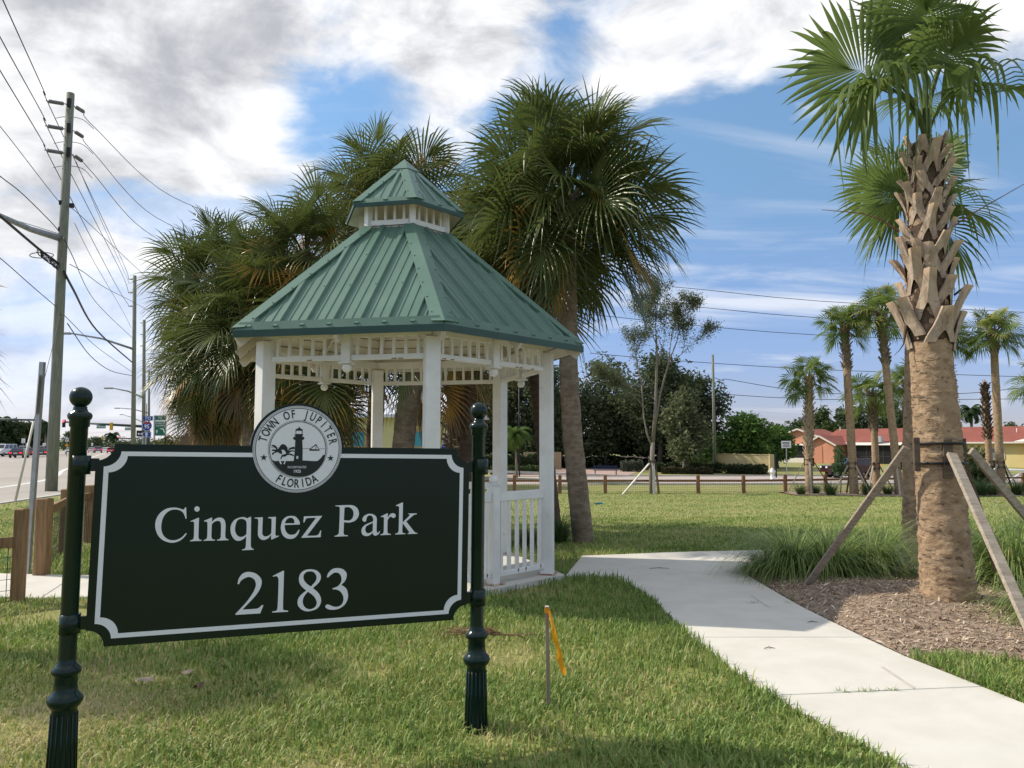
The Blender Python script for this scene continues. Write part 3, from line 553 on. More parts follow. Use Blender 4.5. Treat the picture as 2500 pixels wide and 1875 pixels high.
# ------------------------------------------------------------------ shared materials
M_WHITE = mat('white_paint', (.80, .79, .76), (.72, .70, .655), 3, .45, spec=.4, c3=(.56, .49, .39), s3=5, lo3=.62, hi3=.80, bump=.05, bscale=60)
M_SOFFIT = mat('soffit_warm_shade', (.62, .57, .49), (.55, .50, .41), 2.5, .6, c3=(.5, .42, .3), s3=5, lo3=.68, hi3=.85)  # white boards; warm bounced shade mixed into the tan colour
M_RUST = mat('rust', (.28, .10, .03), (.16, .05, .02), 20, .9)
M_ROOF = mat('green_roof_paint', (.088, .164, .120), (.100, .182, .134), 1.6, .36, spec=.4, c3=(.125, .205, .155), s3=1.2, bump=.03, bscale=90)
M_ROOFDK = mat('dark_green_fascia', (.018, .055, .040), (.024, .065, .048), 3, .4, spec=.4)
M_CONC = mat('concrete', (.56, .53, .475), (.50, .47, .415), 1.6, .85, c3=(.45, .42, .36), s3=.9, lo3=.55, hi3=.8, bump=.25, bscale=180, bdist=.002, coord='Generated', rnd=False) if False else \
    mat('concrete', (.59, .565, .505), (.54, .515, .455), 2.2, .85, c3=(.46, .435, .38), s3=.9, lo3=.52, hi3=.8, detail=8, bump=.2, bscale=160, bdist=.002, rnd=False)
M_ROAD = mat('road_concrete', (.36, .325, .28), (.31, .28, .245), .35, .9, c3=(.25, .23, .205), s3=.12, stretch=(1, .3, 1), bump=.1, bscale=40, rnd=False)
M_SIDE = mat('side_street_concrete', (.40, .34, .30), (.34, .29, .255), .3, .9, rnd=False)
M_LINE = mat('road_line_white', (.68, .68, .66), (.55, .55, .53), 3, .8)
M_CURB = mat('curb_concrete', (.50, .48, .43), (.42, .40, .36), 1.5, .9)
M_WOOD = mat('treated_wood', (.30, .185, .095), (.20, .115, .055), 3, .8, stretch=(9, 9, .8), c3=(.34, .25, .16), s3=2.5, bump=.4, bscale=8, bdist=.004)
M_GREYWOOD = mat('weathered_wood', (.40, .34, .27), (.28, .23, .175), 3, .85, stretch=(1, 14, 14), bump=.4, bscale=7, bdist=.003, c3=(.16, .125, .09), s3=1.6, lo3=.62, hi3=.72)
M_DKWOOD = mat('dark_weathered_wood', (.13, .095, .065), (.075, .055, .04), 3, .85, stretch=(1, 12, 12), bump=.4, bscale=7, bdist=.003)
M_POLE = mat('pole_wood', (.215, .225, .172), (.155, .158, .12), 5, .85, stretch=(4, 4, .35), c3=(.15, .17, .12), s3=3, lo3=.5, hi3=.7, bump=.4, bscale=14, bdist=.006)
M_GALV = mat('galvanised_steel', (.42, .43, .44), (.34, .35, .36), 8, .45, metal=.55)
M_WIRE = mat('wire_black', (.018, .018, .02), rough=.6)
M_STEEL = mat('grey_steel', (.30, .31, .32), (.24, .25, .26), 6, .45, metal=.4)
M_BLACK = mat('black', (.012, .012, .013), rough=.5)
M_MESH = mat('fence_mesh_wire', (.03, .032, .03), rough=.6, metal=.3)

# ------------------------------------------------------------------ lawn sheet
lawn_m = mat('lawn_soil_and_thatch', (.200, .215, .060), (.25, .245, .078), .9, .95, c3=(.28, .23, .12), s3=.55, lo3=.50, hi3=.70, bump=.5, bscale=30, bdist=.02, rnd=False)
def sheet(name, xs, ys, m, zoff=0., fn=None):
    X, Y = np.meshgrid(xs, ys)
    Z = terr(X, Y) + zoff
    if fn is not None:
        Z = Z + fn(X, Y)
    V = np.stack([X.ravel(), Y.ravel(), Z.ravel()], 1)
    nx, ny = len(xs), len(ys)
    i = (np.arange(ny - 1)[:, None] * nx + np.arange(nx - 1)[None]).ravel()
    return np_mesh(name, V, np.stack([i, i + 1, i + nx + 1, i + nx], 1), m, smooth=True)
xs = np.concatenate([-np.geomspace(45, 2600, 26)[::-1], np.linspace(-44, 60, 90), np.geomspace(62, 2600, 26)])
ys = np.concatenate([np.linspace(-12, 110, 110), np.geomspace(113, 3200, 34)])
tag(mobj('lawn', sheet('lawn', xs, ys, lawn_m)), kind='structure')

# ------------------------------------------------------------------ park path, cast in slabs
L_ED = [(1500, 1411), (1560, 1442), (1604, 1480), (1690, 1562), (1790, 1640), (1891, 1706), (2000, 1770), (2200, 1875), (2460, 2000)]
R_ED = [(1806, 1393), (1840, 1417), (1905, 1455), (1961, 1487), (2027, 1520), (2111, 1562), (2214, 1609), (2400, 1684), (2500, 1724), (2860, 1860)]
def W(p):
    q = gp(*p)
    return (q.x, q.y)
slabs_px = [
    [(1891, 1706), (2000, 1770), (2200, 1875), (2460, 2000), (2860, 1860), (2500, 1724), (2400, 1684)],
    [(1690, 1562), (1790, 1640), (1891, 1706), (2400, 1684), (2214, 1609), (2111, 1562)],
    [(1604, 1477), (1690, 1562), (2111, 1562), (2027, 1520), (1961, 1487), (1944, 1478)],
    [(1500, 1411), (1560, 1442), (1604, 1477), (1944, 1478), (1905, 1455), (1840, 1417), (1822, 1405)],
    [(1380, 1409), (1440, 1408), (1500, 1411), (1822, 1405), (1806, 1393), (1816, 1386), (1860, 1380), (1860, 1346), (1650, 1351), (1500, 1357), (1420, 1360)],
    [(1860, 1380), (2000, 1366), (2120, 1359), (2120, 1336), (2000, 1340), (1860, 1346)],
    [(2120, 1359), (2300, 1351), (2420, 1348), (2420, 1329), (2300, 1331), (2120, 1336)],
    [(2420, 1348), (2600, 1346), (2800, 1345), (2800, 1326), (2600, 1327), (2420, 1329)]]
path = tag(link(bpy.data.objects.new('path', None)), kind='structure')
SLABS = []
def slab_mb(poly, z0, z1, gap=.006):
    cx = sum(p[0] for p in poly) / len(poly)
    cy = sum(p[1] for p in poly) / len(poly)
    def shrink(g):
        return [(cx + (p[0] - cx) * (1 - g / max(.3, math.hypot(p[0] - cx, p[1] - cy))), cy + (p[1] - cy) * (1 - g / max(.3, math.hypot(p[0] - cx, p[1] - cy)))) for p in poly]
    a, b = shrink(gap), shrink(gap + .008)
    n = len(poly)
    ar = sum(a[i][0] * a[(i + 1) % n][1] - a[(i + 1) % n][0] * a[i][1] for i in range(n))
    if ar < 0:
        a.reverse()
        b.reverse()
    mb = MB()
    V = [(p[0], p[1], z0) for p in a] + [(p[0], p[1], z1 - .007) for p in a] + [(p[0], p[1], z1) for p in b]
    F = [tuple(range(2 * n, 3 * n))] + [(k * n + i, k * n + (i + 1) % n, (k + 1) * n + (i + 1) % n, (k + 1) * n + i) for k in (0, 1) for i in range(n)]
    return mb.add(V, F)
for s in slabs_px:
    poly = [W(p) for p in s]
    SLABS.append(poly)
    slab_mb(poly, -.12, .022).build('slab', M_CONC, path)
for p0, p1, p2, p3 in (((1830, 1459), (1836, 1459), (1882, 1490), (1878, 1490)), ((2150, 1636), (2158, 1636), (2236, 1688), (2230, 1690))):
    MB().add([(*W(p), .0245) for p in (p0, p1, p2, p3)], [(3, 2, 1, 0)]).build('scuff_mark', mat('scuffed_concrete', (.44, .41, .355), (.50, .465, .40), 9, .9), path)
JT = MB()   # dirt packed in the joints
JT.prism([W(p) for p in [(1700, 1572), (1900, 1712), (2410, 1686), (2214, 1605), (2027, 1516), (1850, 1420), (1650, 1360), (1500, 1362), (1400, 1400), (1510, 1408), (1604, 1470)]][::-1], .004, base=.008)
JT.build('joint_dirt', mat('joint_dirt', (.10, .075, .05), (.06, .05, .03), 20, 1.), path)

# sidewalk running off to the left through the fence gap
walk = tag(link(bpy.data.objects.new('sidewalk', None)), kind='structure')
WALK = []
for s in ([(-200, 1455), (100, 1464), (186, 1408), (60, 1405), (-150, 1400)], [(100, 1464), (330, 1459), (390, 1408), (186, 1408)], [(330, 1459), (640, 1455), (660, 1404), (390, 1408)]):
    poly = [W(p) for p in s]
    WALK.append(poly)
    slab_mb(poly, -.12, .022).build('slab', M_CONC, walk)

# ------------------------------------------------------------------ roads
def ribbon(name, pts, off0, off1, m, z, parent=None, kind='structure', step=2.0, ny=3):
    """strip between two offsets to the left of a polyline on the ground"""
    P = [Vector((p[0], p[1])) for p in pts]
    C = []
    for i in range(len(P) - 1):
        k = max(1, int((P[i + 1] - P[i]).length / step))
        for j in range(k):
            C.append(P[i].lerp(P[i + 1], j / k))
    C.append(P[-1])
    V = []
    n = len(C)
    for i, c in enumerate(C):
        t = (C[min(i + 1, n - 1)] - C[max(i - 1, 0)]).normalized()
        q = Vector((-t.y, t.x))
        for j in range(ny):
            o = off0 + (off1 - off0) * j / (ny - 1)
            x, y = c + q * o
            V.append((x, y, H(x, y) + z))
    F = []
    for i in range(n - 1):
        for j in range(ny - 1):
            a = i * ny + j
            F.append((a, a + ny, a + ny + 1, a + 1))
    mb = MB()
    mb.add(V, F)
    o = mb.build(name, m, parent)
    return tag(o, kind=kind) if kind else o
ED = [(-6, -40), (-9.3, -10), (-12.6, 10), (-14.6, 21.9), (-16, 29.5), (-19.6, 40), (-27.6, 55), (-37, 74), (-60, 118), (-110, 219), (-205, 420), (-420, 900)]
EDs = []
for i in range(len(ED) - 1):
    for j in range(4):
        a = [Vector(ED[max(0, min(len(ED) - 1, i + k))]) for k in (-1, 0, 1, 2)]
        t = j / 4
        EDs.append(tuple(a[1] + .5 * t * ((a[2] - a[0]) + t * ((2 * a[0] - 5 * a[1] + 4 * a[2] - a[3]) + t * (3 * a[1] - a[0] - 3 * a[2] + a[3])))))
EDs.append(ED[-1])
road = ribbon('road', EDs, 0, 25, M_ROAD, .016, step=4)
ribbon('road', EDs, 30, 50, M_ROAD, .016, step=4)
md = ribbon('median', EDs, 25, 30, lawn_m, .13, step=4)
def curb(pts, off, name='curb', w_=.3, h_=.13, m=M_CURB):
    P = [Vector((p[0], p[1])) for p in pts]
    V = []
    for i, c in enumerate(P):
        t = (P[min(i + 1, len(P) - 1)] - P[max(i - 1, 0)]).normalized()
        q = Vector((-t.y, t.x))
        for o, z in ((off, -.1), (off, h_), (off + w_, h_ - .01), (off + w_, -.1)):
            x, y = c + q * o
            V.append((x, y, H(x, y) + z))
    F = [(i * 4 + k, i * 4 + k + 1, i * 4 + 5 + k, i * 4 + 4 + k) for i in range(len(P) - 1) for k in range(3)]
    return tag(MB().add(V, F).build(name, m), kind='structure')
curb(EDs, -.25, w_=.25, h_=.035)
curb(EDs, 24.9)
curb(EDs, 29.8)
lines = tag(link(bpy.data.objects.new('road_markings', None)), kind='structure')
ribbon('edge_line', EDs, 3.55, 3.8, M_LINE, .021, lines, None, 3, 2)
ribbon('edge_line', EDs, 24.2, 24.35, M_LINE, .021, lines, None, 3, 2)
for off in (7.3, 10.9, 14.5, 18.1):
    acc = 0.
    for i in range(6, 34):
        a, b = Vector(EDs[i]), Vector(EDs[i + 1])
        L = (b - a).length
        for k in range(int(L // 12)):
            f0 = (k * 12) / L
            f1 = (k * 12 + 3.2) / L
            ribbon('lane_dash', [a.lerp(b, f0), a.lerp(b, f1)], off, off + .14, M_LINE, .021, lines, None, 4, 2)
# side street behind the park fence
SS = [(60, 64.5), (40, 62), (24, 60), (10, 58.5), (0, 58), (-14, 57.5)]
SSn = [(70, 55), (40, 54), (24, 53), (10, 52.5), (-14, 52)]
ribbon('side_street', SSn[::-1], 0, 14, M_SIDE, .018, step=2, ny=6)
curb(SSn[::-1], -.3, w_=.35, h_=.1)
curb(SSn[::-1], 14.0, w_=.35)
ribbon('driveway', [(3.5, 66.5), (5.5, 74), (8, 84)], -6, 6, mat('pink_pavers', (.42, .30, .26), (.34, .25, .21), .6, .9, rnd=False), .022, step=2, ny=3)

ribbon('oak_shade_ground', [(-12, 77), (3, 83), (20, 82), (27, 80)], 0, 100, mat('oak_shade_ground', (.085, .065, .042), (.055, .042, .028), 1.5, 1., rnd=False), .012, step=2, ny=24)  # dark brown ground strip: shade under the oaks painted as colour
# ------------------------------------------------------------------ mulch bed under the near palms
bed_px = R_ED[:7] + [(2225, 1602), (2330, 1600), (2500, 1618), (3000, 1640), (3000, 1346), (2420, 1350), (2300, 1353), (2120, 1361), (2000, 1368), (1860, 1382)]
BED = [W(p) for p in bed_px]
def snoise(x, y, f=1., seed=0.):
    return (np.sin(x * 1.7 * f + seed) * np.cos(y * 2.1 * f - seed * 1.3) + .6 * np.sin(x * 4.1 * f - y * 3.3 * f + seed * 2.1) + .4 * np.cos(x * 8.3 * f + y * 7.1 * f + seed * .7)
            + .25 * np.sin(x * 15.1 * f - seed) * np.sin(y * 17.3 * f + seed)) / 2.25
def bed_h(x, y):
    m = .10 * np.exp(-((x - 4.2) ** 2 + (y - 7.7) ** 2) / 1.2) + .06 * np.exp(-((x - 3.7) ** 2 + (y - 8.3) ** 2) / .8) + .03
    return m + .018 * snoise(x, y, 1.6, 2.)
bx = np.arange(2.4, 10.5, .045)
by = np.arange(5.2, 11.2, .045)
X, Y = np.meshgrid(bx, by)
P = np.stack([X.ravel(), Y.ravel()], 1)
ins = inside(P, BED)
def edge_dist(P, poly):
    d = np.full(len(P), 9.)
    for i in range(len(poly)):
        a = np.array(poly[i])
        b = np.array(poly[(i + 1) % len(poly)])
        ab = b - a
        t = np.clip(((P - a) @ ab) / (ab @ ab + 1e-9), 0, 1)
        d = np.minimum(d, np.hypot(*(P - a - t[:, None] * ab).T))
    return d
ed = edge_dist(P, BED)
Z = np.where(ins, bed_h(P[:, 0], P[:, 1]) * np.clip(ed / .3, 0, 1) + .004, -.05)
nx = len(bx)
i = (np.arange(len(by) - 1)[:, None] * nx + np.arange(nx - 1)[None]).ravel()
Fq = np.stack([i, i + 1, i + nx + 1, i + nx], 1)
Fq = Fq[ins[Fq].any(1)]
used, inv = np.unique(Fq, return_inverse=True)
m_mulch = mat('mulch', (.37, .285, .21), (.225, .165, .118), 14, 1., c3=(.48, .39, .30), s3=1.3, lo3=.6, hi3=.75, bump=.8, bscale=70, bdist=.02, rnd=False)
tag(mobj('mulch_bed', np_mesh('mulch_bed', np.stack([P[:, 0], P[:, 1], Z], 1)[used], inv.reshape(-1, 4), m_mulch, smooth=True)), kind='structure')
rng = np.random.default_rng(7)
def chips(n, poly, box, zf, name, m, L=(.02, .075), seed=1):
    r = np.random.default_rng(seed)
    P = np.stack([r.uniform(box[0], box[1], n), r.uniform(box[2], box[3], n)], 1)
    P = P[inside(P, poly)]
    n = len(P)
    a = r.uniform(0, 2 * PI, n)
    l = r.uniform(*L, n) * r.uniform(.5, 1, n)
    w_ = l * r.uniform(.08, .22, n)
    tilt = r.normal(0, .35, n)
    d = np.stack([np.cos(a) * np.cos(tilt), np.sin(a) * np.cos(tilt), np.sin(tilt)], 1)
    q = np.stack([-np.sin(a), np.cos(a), r.normal(0, .3, n)], 1)
    c = np.stack([P[:, 0], P[:, 1], zf(P[:, 0], P[:, 1]) + .008 + np.abs(d[:, 2]) * l * .4], 1)
    up = np.array([0, 0, .35])
    V = np.stack([c - d * l[:, None] * .5 - q * w_[:, None] * .5, c - d * l[:, None] * .5 + q * w_[:, None] * .5, c + q * w_[:, None] * .6 + up * w_[:, None], c + d * l[:, None] * .5 + q * w_[:, None] * .4, c + d * l[:, None] * .5 - q * w_[:, None] * .4, c - q * w_[:, None] * .6 + up * w_[:, None]], 1).reshape(-1, 3)
    k = np.arange(n)[:, None] * 6
    F = np.concatenate([k + np.array([[0, 5, 2, 1]]), k + np.array([[5, 4, 3, 2]])])
    v = np.repeat(r.uniform(0, 1, n) ** 1.9, 6)
    return tag(mobj(name, np_mesh(name, V, F, m, v)), kind='stuff')
m_chip = mat('wood_chips', (.23, .155, .105), (.37, .265, .18), 30, .95, attr=((.68, .56, .42), .30, 1.05), rnd=False)
def zbed(x, y):
    P = np.stack([x, y], 1)
    return bed_h(x, y) * np.clip(edge_dist(P, BED) / .3, 0, 1)
chips(70000, BED, (2.4, 9, 5.2, 11.2), zbed, 'mulch_chips', m_chip)

# ------------------------------------------------------------------ grass
def grass_material():
    m = bpy.data.materials.new('grass_blades')
    m.use_nodes = True
    t = m.node_tree
    t.nodes.clear()
    n = N(t)
    a = n.new('ShaderNodeAttribute', attribute_name='v')
    cr = n.new('ShaderNodeValToRGB')
    e = cr.color_ramp.elements
    e[0].position = 0.
    e[0].color = (.125, .195, .045, 1)
    e[1].position = 1.
    e[1].color = (.58, .47, .28, 1)
    for p_, c_ in ((.3, (.190, .290, .062, 1)), (.55, (.300, .370, .095, 1)), (.75, (.48, .43, .18, 1))):
        k = e.new(p_)
        k.color = c_
    t.links.new(a.outputs['Fac'], cr.inputs[0])
    p = n.new('ShaderNodeBsdfPrincipled')
    p.inputs['Roughness'].default_value = .5
    p.inputs['Specular IOR Level'].default_value = .3
    t.links.new(cr.outputs[0], p.inputs['Base Color'])
    tr = n.new('ShaderNodeBsdfTranslucent')
    t.links.new(cr.outputs[0], tr.inputs[0])
    mx = n.new('ShaderNodeMixShader')
    mx.inputs[0].default_value = .3
    t.links.new(p.outputs[0], mx.inputs[1])
    t.links.new(tr.outputs[0], mx.inputs[2])
    out = n.new('ShaderNodeOutputMaterial')
    t.links.new(mx.outputs[0], out.inputs[0])
    return m
M_GRASS = grass_material()
SIGN_O = Vector((-2.024, 3.7347, .6529))
GZ_C = Vector((-1.419, 9.890))
GZ_A = -1.2503
GZ_SLAB = [(GZ_C.x - .02 + 2.12 * math.cos(GZ_A + k * PI / 3), GZ_C.y + 2.12 * math.sin(GZ_A + k * PI / 3)) for k in range(6)]
def blades(x, y, L, wid, lean, seed, straw, zf=None):
    r = np.random.default_rng(seed)
    n = len(x)
    a = r.uniform(0, 2 * PI, n)
    L = L * r.uniform(.55, 1.25, n)
    ln = np.abs(r.normal(lean, .25, n))
    d = np.stack([np.cos(a), np.sin(a)], 1)
    q = np.stack([-d[:, 1], d[:, 0]], 1) * (wid * r.uniform(.6, 1.2, n))[:, None] * .5
    z0 = terr(x, y) - .004 if zf is None else zf(x, y)
    h1 = L * .55 * np.cos(ln * .6)
    o1 = L * .55 * np.sin(ln * .6)
    h2 = h1 + L * .45 * np.cos(np.minimum(ln * 1.7, 2.0))
    o2 = o1 + L * .45 * np.sin(np.minimum(ln * 1.7, 2.0))
    b = np.stack([x, y], 1)
    def vt(xy, z):
        return np.concatenate([xy, z[:, None]], 1)
    V = np.stack([vt(b - q * .8, z0), vt(b + q * .8, z0), vt(b + d * o1[:, None] + q, z0 + h1), vt(b + d * o1[:, None] - q, z0 + h1), vt(b + d * o2[:, None], z0 + h2)], 1).reshape(-1, 3)
    k = np.arange(n)[:, None] * 5
    F = np.concatenate([k + np.array([[0, 1, 2]]), k + np.array([[0, 2, 3]]), k + np.array([[3, 2, 4]])])
    tone = np.clip(straw + r.normal(0, .20, n), 0, 1)
    v = np.repeat(tone, 5).reshape(-1, 5) + np.array([.10, .10, .0, .0, .10])
    return V, F, v.ravel()
EXCL = SLABS + WALK + [GZ_SLAB, BED]
def on_grass(P, x_left):
    ok = np.ones(len(P), bool)
    for e in EXCL:
        ok &= ~inside(P, e)
    return ok
def road_x(y):
    e = np.array(EDs)
    return np.interp(y, e[:, 1], e[:, 0])
def field(y0, y1, dens, L, wid, lean, seed, nm, xl=-.76, xr=.76, pad=1.2, lim=None):
    r = np.random.default_rng(seed)
    xa, xb = xl * y1 - pad, xr * y1 + pad
    n = int((xb - xa) * (y1 - y0) * dens)
    x = r.uniform(xa, xb, n)
    y = r.uniform(y0, y1, n)
    P = np.stack([x, y], 1)
    ok = (x > xl * y - pad) & (x < xr * y + pad) & (x > road_x(y) + .5)
    tuft = snoise(x, y, 1.3, seed * .1) + .7 * snoise(x, y, 5., seed * .3)
    ok &= r.uniform(0, 1, n) < np.clip(.80 + .5 * tuft, .25, 1)
    P, x, y = P[ok], x[ok], y[ok]
    ok = on_grass(P, None)
    if lim is not None:
        ok &= lim(P)
    x, y = x[ok], y[ok]
    pn = snoise(x, y, .55, 1.) + .6 * snoise(x, y, 2.3, 4.)
    straw = .40 + (.20 + .10 * sst(9, 14, y)) * pn
    bare = np.exp(-((x + 1.35) ** 2 / .16 + (y - 3.35) ** 2 / .06)) + .7 * np.exp(-((x + .9) ** 2 / .1 + (y - 3.9) ** 2 / .05)) + .8 * np.exp(-((x + .05) ** 2 / .06 + (y - 6.0) ** 2 / .15)) + .6 * np.exp(-((x + .17) ** 2 / .03 + (y - 4.35) ** 2 / .02)) + np.exp(-((x + 4.2) ** 2 / .6 + (y - 7.6) ** 2 / .35)) + .8 * np.exp(-((x + 2.75) ** 2 / .3 + (y - 5.0) ** 2 / .8))
    straw = straw + .5 * bare
    keep = r.uniform(0, 1, len(x)) > .85 * np.clip(bare, 0, 1)
    # longer, fresher grass along the path edge
    edge = np.minimum(*[edge_dist(np.stack([x, y], 1), s) for s in (SLABS[1], SLABS[3])]) if y0 < 9 else np.full(len(x), 9.)
    hl = L * (1 + .3 * np.clip(snoise(x, y, 1.1, 9.), -.6, 1)) * (1 + .35 * np.exp(-edge / .25))
    straw = straw - .16 * np.exp(-edge / .45) - .14 * sst(5.8, 7.2, y) * (1 - sst(13, 20, y))
    hl = hl * (1 - .45 * np.clip(bare, 0, 1))
    x, y, hl, straw = x[keep], y[keep], hl[keep], straw[keep]
    return blades(x, y, hl, wid, lean, seed + 5, straw)
def join(lst):
    V, F, A = [], [], []
    o = 0
    for v, f, a in lst:
        V.append(v)
        F.append(f + o)
        A.append(a)
        o += len(v)
    return np.concatenate(V), np.concatenate(F), np.concatenate(A)
near = join([field(2.2, 3.6, 6200, .082, .0088, .66, 11, 'a'), field(3.6, 5.4, 4600, .082, .0088, .62, 12, 'b'), field(5.4, 8.2, 2900, .085, .0095, .52, 13, 'c')])
tag(mobj('grass', np_mesh('grass', *near[:2], M_GRASS, near[2])), kind='stuff')
mid = join([field(8.2, 12.5, 900, .09, .012, .5, 14, 'd'), field(12.5, 20, 620, .055, .014, .5, 15, 'e'), field(20, 42, 150, .045, .022, .5, 16, 'f', xl=-.70)])
tag(mobj('grass', np_mesh('grass', *mid[:2], M_GRASS, mid[2])), kind='stuff')
# ------------------------------------------------------------------ park sign
M_SIGN = mat('sign_dark_green', (.0030, .0125, .0090), (.0040, .0145, .0108), 2, .25, spec=.26, c3=(.009, .019, .015), s3=26, lo3=.68, hi3=.78)
M_SIGNPOST = mat('post_dark_green_enamel', (.0025, .014, .011), (.0035, .018, .014), 6, .22, spec=.32, coat=0.)
M_PRINT = mat('sign_white_print', (.70, .71, .74), rough=.35)
M_PRINTDK = mat('sign_dark_print', (.012, .018, .016), rough=.35)
sign = thing('park_sign', 'large dark green park name sign with round white seal, on two ball topped posts', 'sign', SIGN_O, 0)
sign.rotation_euler = Matrix.Rotation(.3991, 3, 'Z').to_4x4().to_euler()
SR = Matrix.Rotation(.0141, 3, 'Y')          # whole sign leans a little
def sp(s, t, d=0.):
    """sign plane: s along, t up, d towards the viewer"""
    return SR @ Vector((s, -d, t))
SM = SR.to_4x4() @ Matrix(((1, 0, 0, 0), (0, 0, -1, 0), (0, 1, 0, 0), (0, 0, 0, 1)))   # xy of a flat mesh -> sign plane, z -> towards viewer
def on_sign(name, me, parent, s=0., t=0., d=0.):
    o = mobj(name, me, parent)
    me.transform(SM @ Matrix.Translation((s, t, d)))
    return o
PW, PH, PN = 1.911, .9626, .0805
def notch(cx, cy, r, a0, a1, n=8):
    return [(cx + r * math.cos(R(a0 + (a1 - a0) * i / n)), cy + r * math.sin(R(a0 + (a1 - a0) * i / n))) for i in range(n + 1)]
SC = (.945, .9495)
top_bump = notch(SC[0], SC[1], .2415, 3, 177, 40)
outline = notch(0, 0, PN, 90, 0) + notch(PW, 0, PN, 180, 90) + notch(PW, PH, PN, 270, 180) + top_bump + notch(0, PH, PN, 360, 270)
panel = on_sign('panel', curve_fill([outline], M_SIGN, .015), sign)
bi, bw = .0455, .0215
def border(i, r):
    return notch(i - .012, i - .012, r, 88, 2, 8) + notch(PW - i + .012, i - .012, r, 178, 92, 8) + notch(PW - i + .012, PH - i + .012, r, 268, 182, 8) + notch(i - .012, PH - i + .012, r, 358, 272, 8)
on_sign('border_line', curve_fill([border(bi, .076), border(bi + bw, .083)], M_PRINT, .0006), panel, 0, 0, .0158)
for nm, loops in GLYPHS:
    on_sign('letter', curve_fill([[(x / 1e4, y / 1e4) for x, y in lp] for lp in loops], M_PRINT, .0007), panel, 0, 0, .0158)
seal = on_sign('seal', curve_fill([notch(0, 0, .2285, 0, 355, 71)], M_PRINT, .003), panel, SC[0], SC[1], .0185)
def ring(r, w_, z=.0221, m=M_PRINTDK, nm='ring'):
    on_sign(nm, curve_fill([notch(0, 0, r, 0, 355, 71), notch(0, 0, r - w_, 0, 355, 71)], m, .0004), panel, SC[0], SC[1], z)
ring(.2255, .0012)
ring(.2165, .003)
ring(.1525, .0012)
ring(.1455, .003)
# rope pattern between the double rings: short slanted strokes
rope = MB()
for r0, r1, k in ((.2172, .2238, 150), (.1460, .1508, 104)):
    for i in range(k):
        a0, a1 = 2 * PI * i / k, 2 * PI * (i + .8) / k
        da = 2 * PI * .22 / k
        V = [(SC[0] + r0 * math.cos(a0), SC[1] + r0 * math.sin(a0), 0), (SC[0] + r1 * math.cos(a1), SC[1] + r1 * math.sin(a1), 0), (SC[0] + r1 * math.cos(a1 + da), SC[1] + r1 * math.sin(a1 + da), 0), (SC[0] + r0 * math.cos(a0 + da), SC[1] + r0 * math.sin(a0 + da), 0)]
        rope.add([SM @ Vector((v[0], v[1], .0224)) for v in V], [(3, 2, 1, 0)])
tag(rope.build('rope_pattern', M_PRINTDK, panel), kind='stuff')
def arc_text(txt, a0, a1, rad, size, xs, flip=False):
    for i, ch in enumerate(txt):
        if ch == ' ':
            continue
        a = R(a0 + (a1 - a0) * i / (len(txt) - 1))
        me = text_mesh(ch, size, M_PRINTDK, xs, .0004, offset=.0011)
        rot = a + PI / 2 if flip else a - PI / 2
        me.transform(Matrix.Rotation(rot, 4, 'Z'))
        on_sign('letter', me, panel, SC[0] + rad * math.cos(a), SC[1] + rad * math.sin(a), .0223)
arc_text('TOWN OF JUPITER', 164.5, 13.5, .1835, .062, .68)
arc_text('FLORIDA', 239.5, 299.5, .1835, .062, .70, True)
for a in (195.2, -15.4):
    star = [(SC[0] + .178 * math.cos(R(a)) + (.0185 if k % 2 == 0 else .0075) * math.sin(k * PI / 5), SC[1] + .178 * math.sin(R(a)) + (.0185 if k % 2 == 0 else .0075) * math.cos(k * PI / 5)) for k in range(10)]
    on_sign('star', curve_fill([star], M_PRINTDK, .0004), panel, 0, 0, .0223)
for nm, loops in SEALSHAPES:
    dz = .0222 if nm not in ('trunk_a', 'trunk_b', 'boat_sail', 'boat_sail2') else .0236
    mm = M_PRINTDK if dz < .0225 else M_PRINT
    names = {'tower': 'lighthouse_emblem', 'palm_left': 'palm_emblem', 'boat': 'boat_emblem'}
    on_sign(names.get(nm, 'emblem_detail'), curve_fill([[(x / 1e4, y / 1e4) for x, y in lp] for lp in loops], mm, .0004), panel, 0, 0, dz)
land = notch(SC[0], SC[1], .1415, 207, 333, 30)
on_sign('shore_emblem', curve_fill([land + [(SC[0] + .05, SC[1] - .062), (SC[0] - .05, SC[1] - .064)]], M_PRINTDK, .0004), panel, 0, 0, .0217)
hz = MB()
for s0, s1, t_ in ((-.14, -.02, .004), (.012, .14, .002)):
    hz.add([SM @ Vector((SC[0] + s, SC[1] + t_ + k, .0226)) for s, k in ((s0, 0), (s1, 0), (s1, .0016), (s0, .0016))], [(0, 1, 2, 3)])
hz.build('sea_line', M_PRINTDK, panel)
on_sign('lettering', text_mesh('INCORPORATED', .0175, M_PRINT, .72, .0004), panel, SC[0] - .002, SC[1] - .0965, .0236)
on_sign('lettering', text_mesh('1925', .021, M_PRINT, .95, .0004, offset=.0004), panel, SC[0] - .001, SC[1] - .118, .0236)
postprof = [(.001, -.12), (.069, -.12), (.070, .012), (.066, .02), (.0655, .035), (.062, .045), (.054, .385), (.056, .392), (.064, .40), (.073, .415), (.077, .43), (.073, .445), (.060, .458), (.053, .47), (.050, .48), (.049, .535), (.054, .543), (.062, .552), (.064, .564), (.060, .576), (.048, .586), (.040, .60), (.0385, .62), (.0385, 1.70), (.045, 1.705), (.0455, 1.735), (.052, 1.742), (.055, 1.756), (.050, 1.768), (.036, 1.776), (.030, 1.79), (.030, 1.80), (.001, 1.80)]
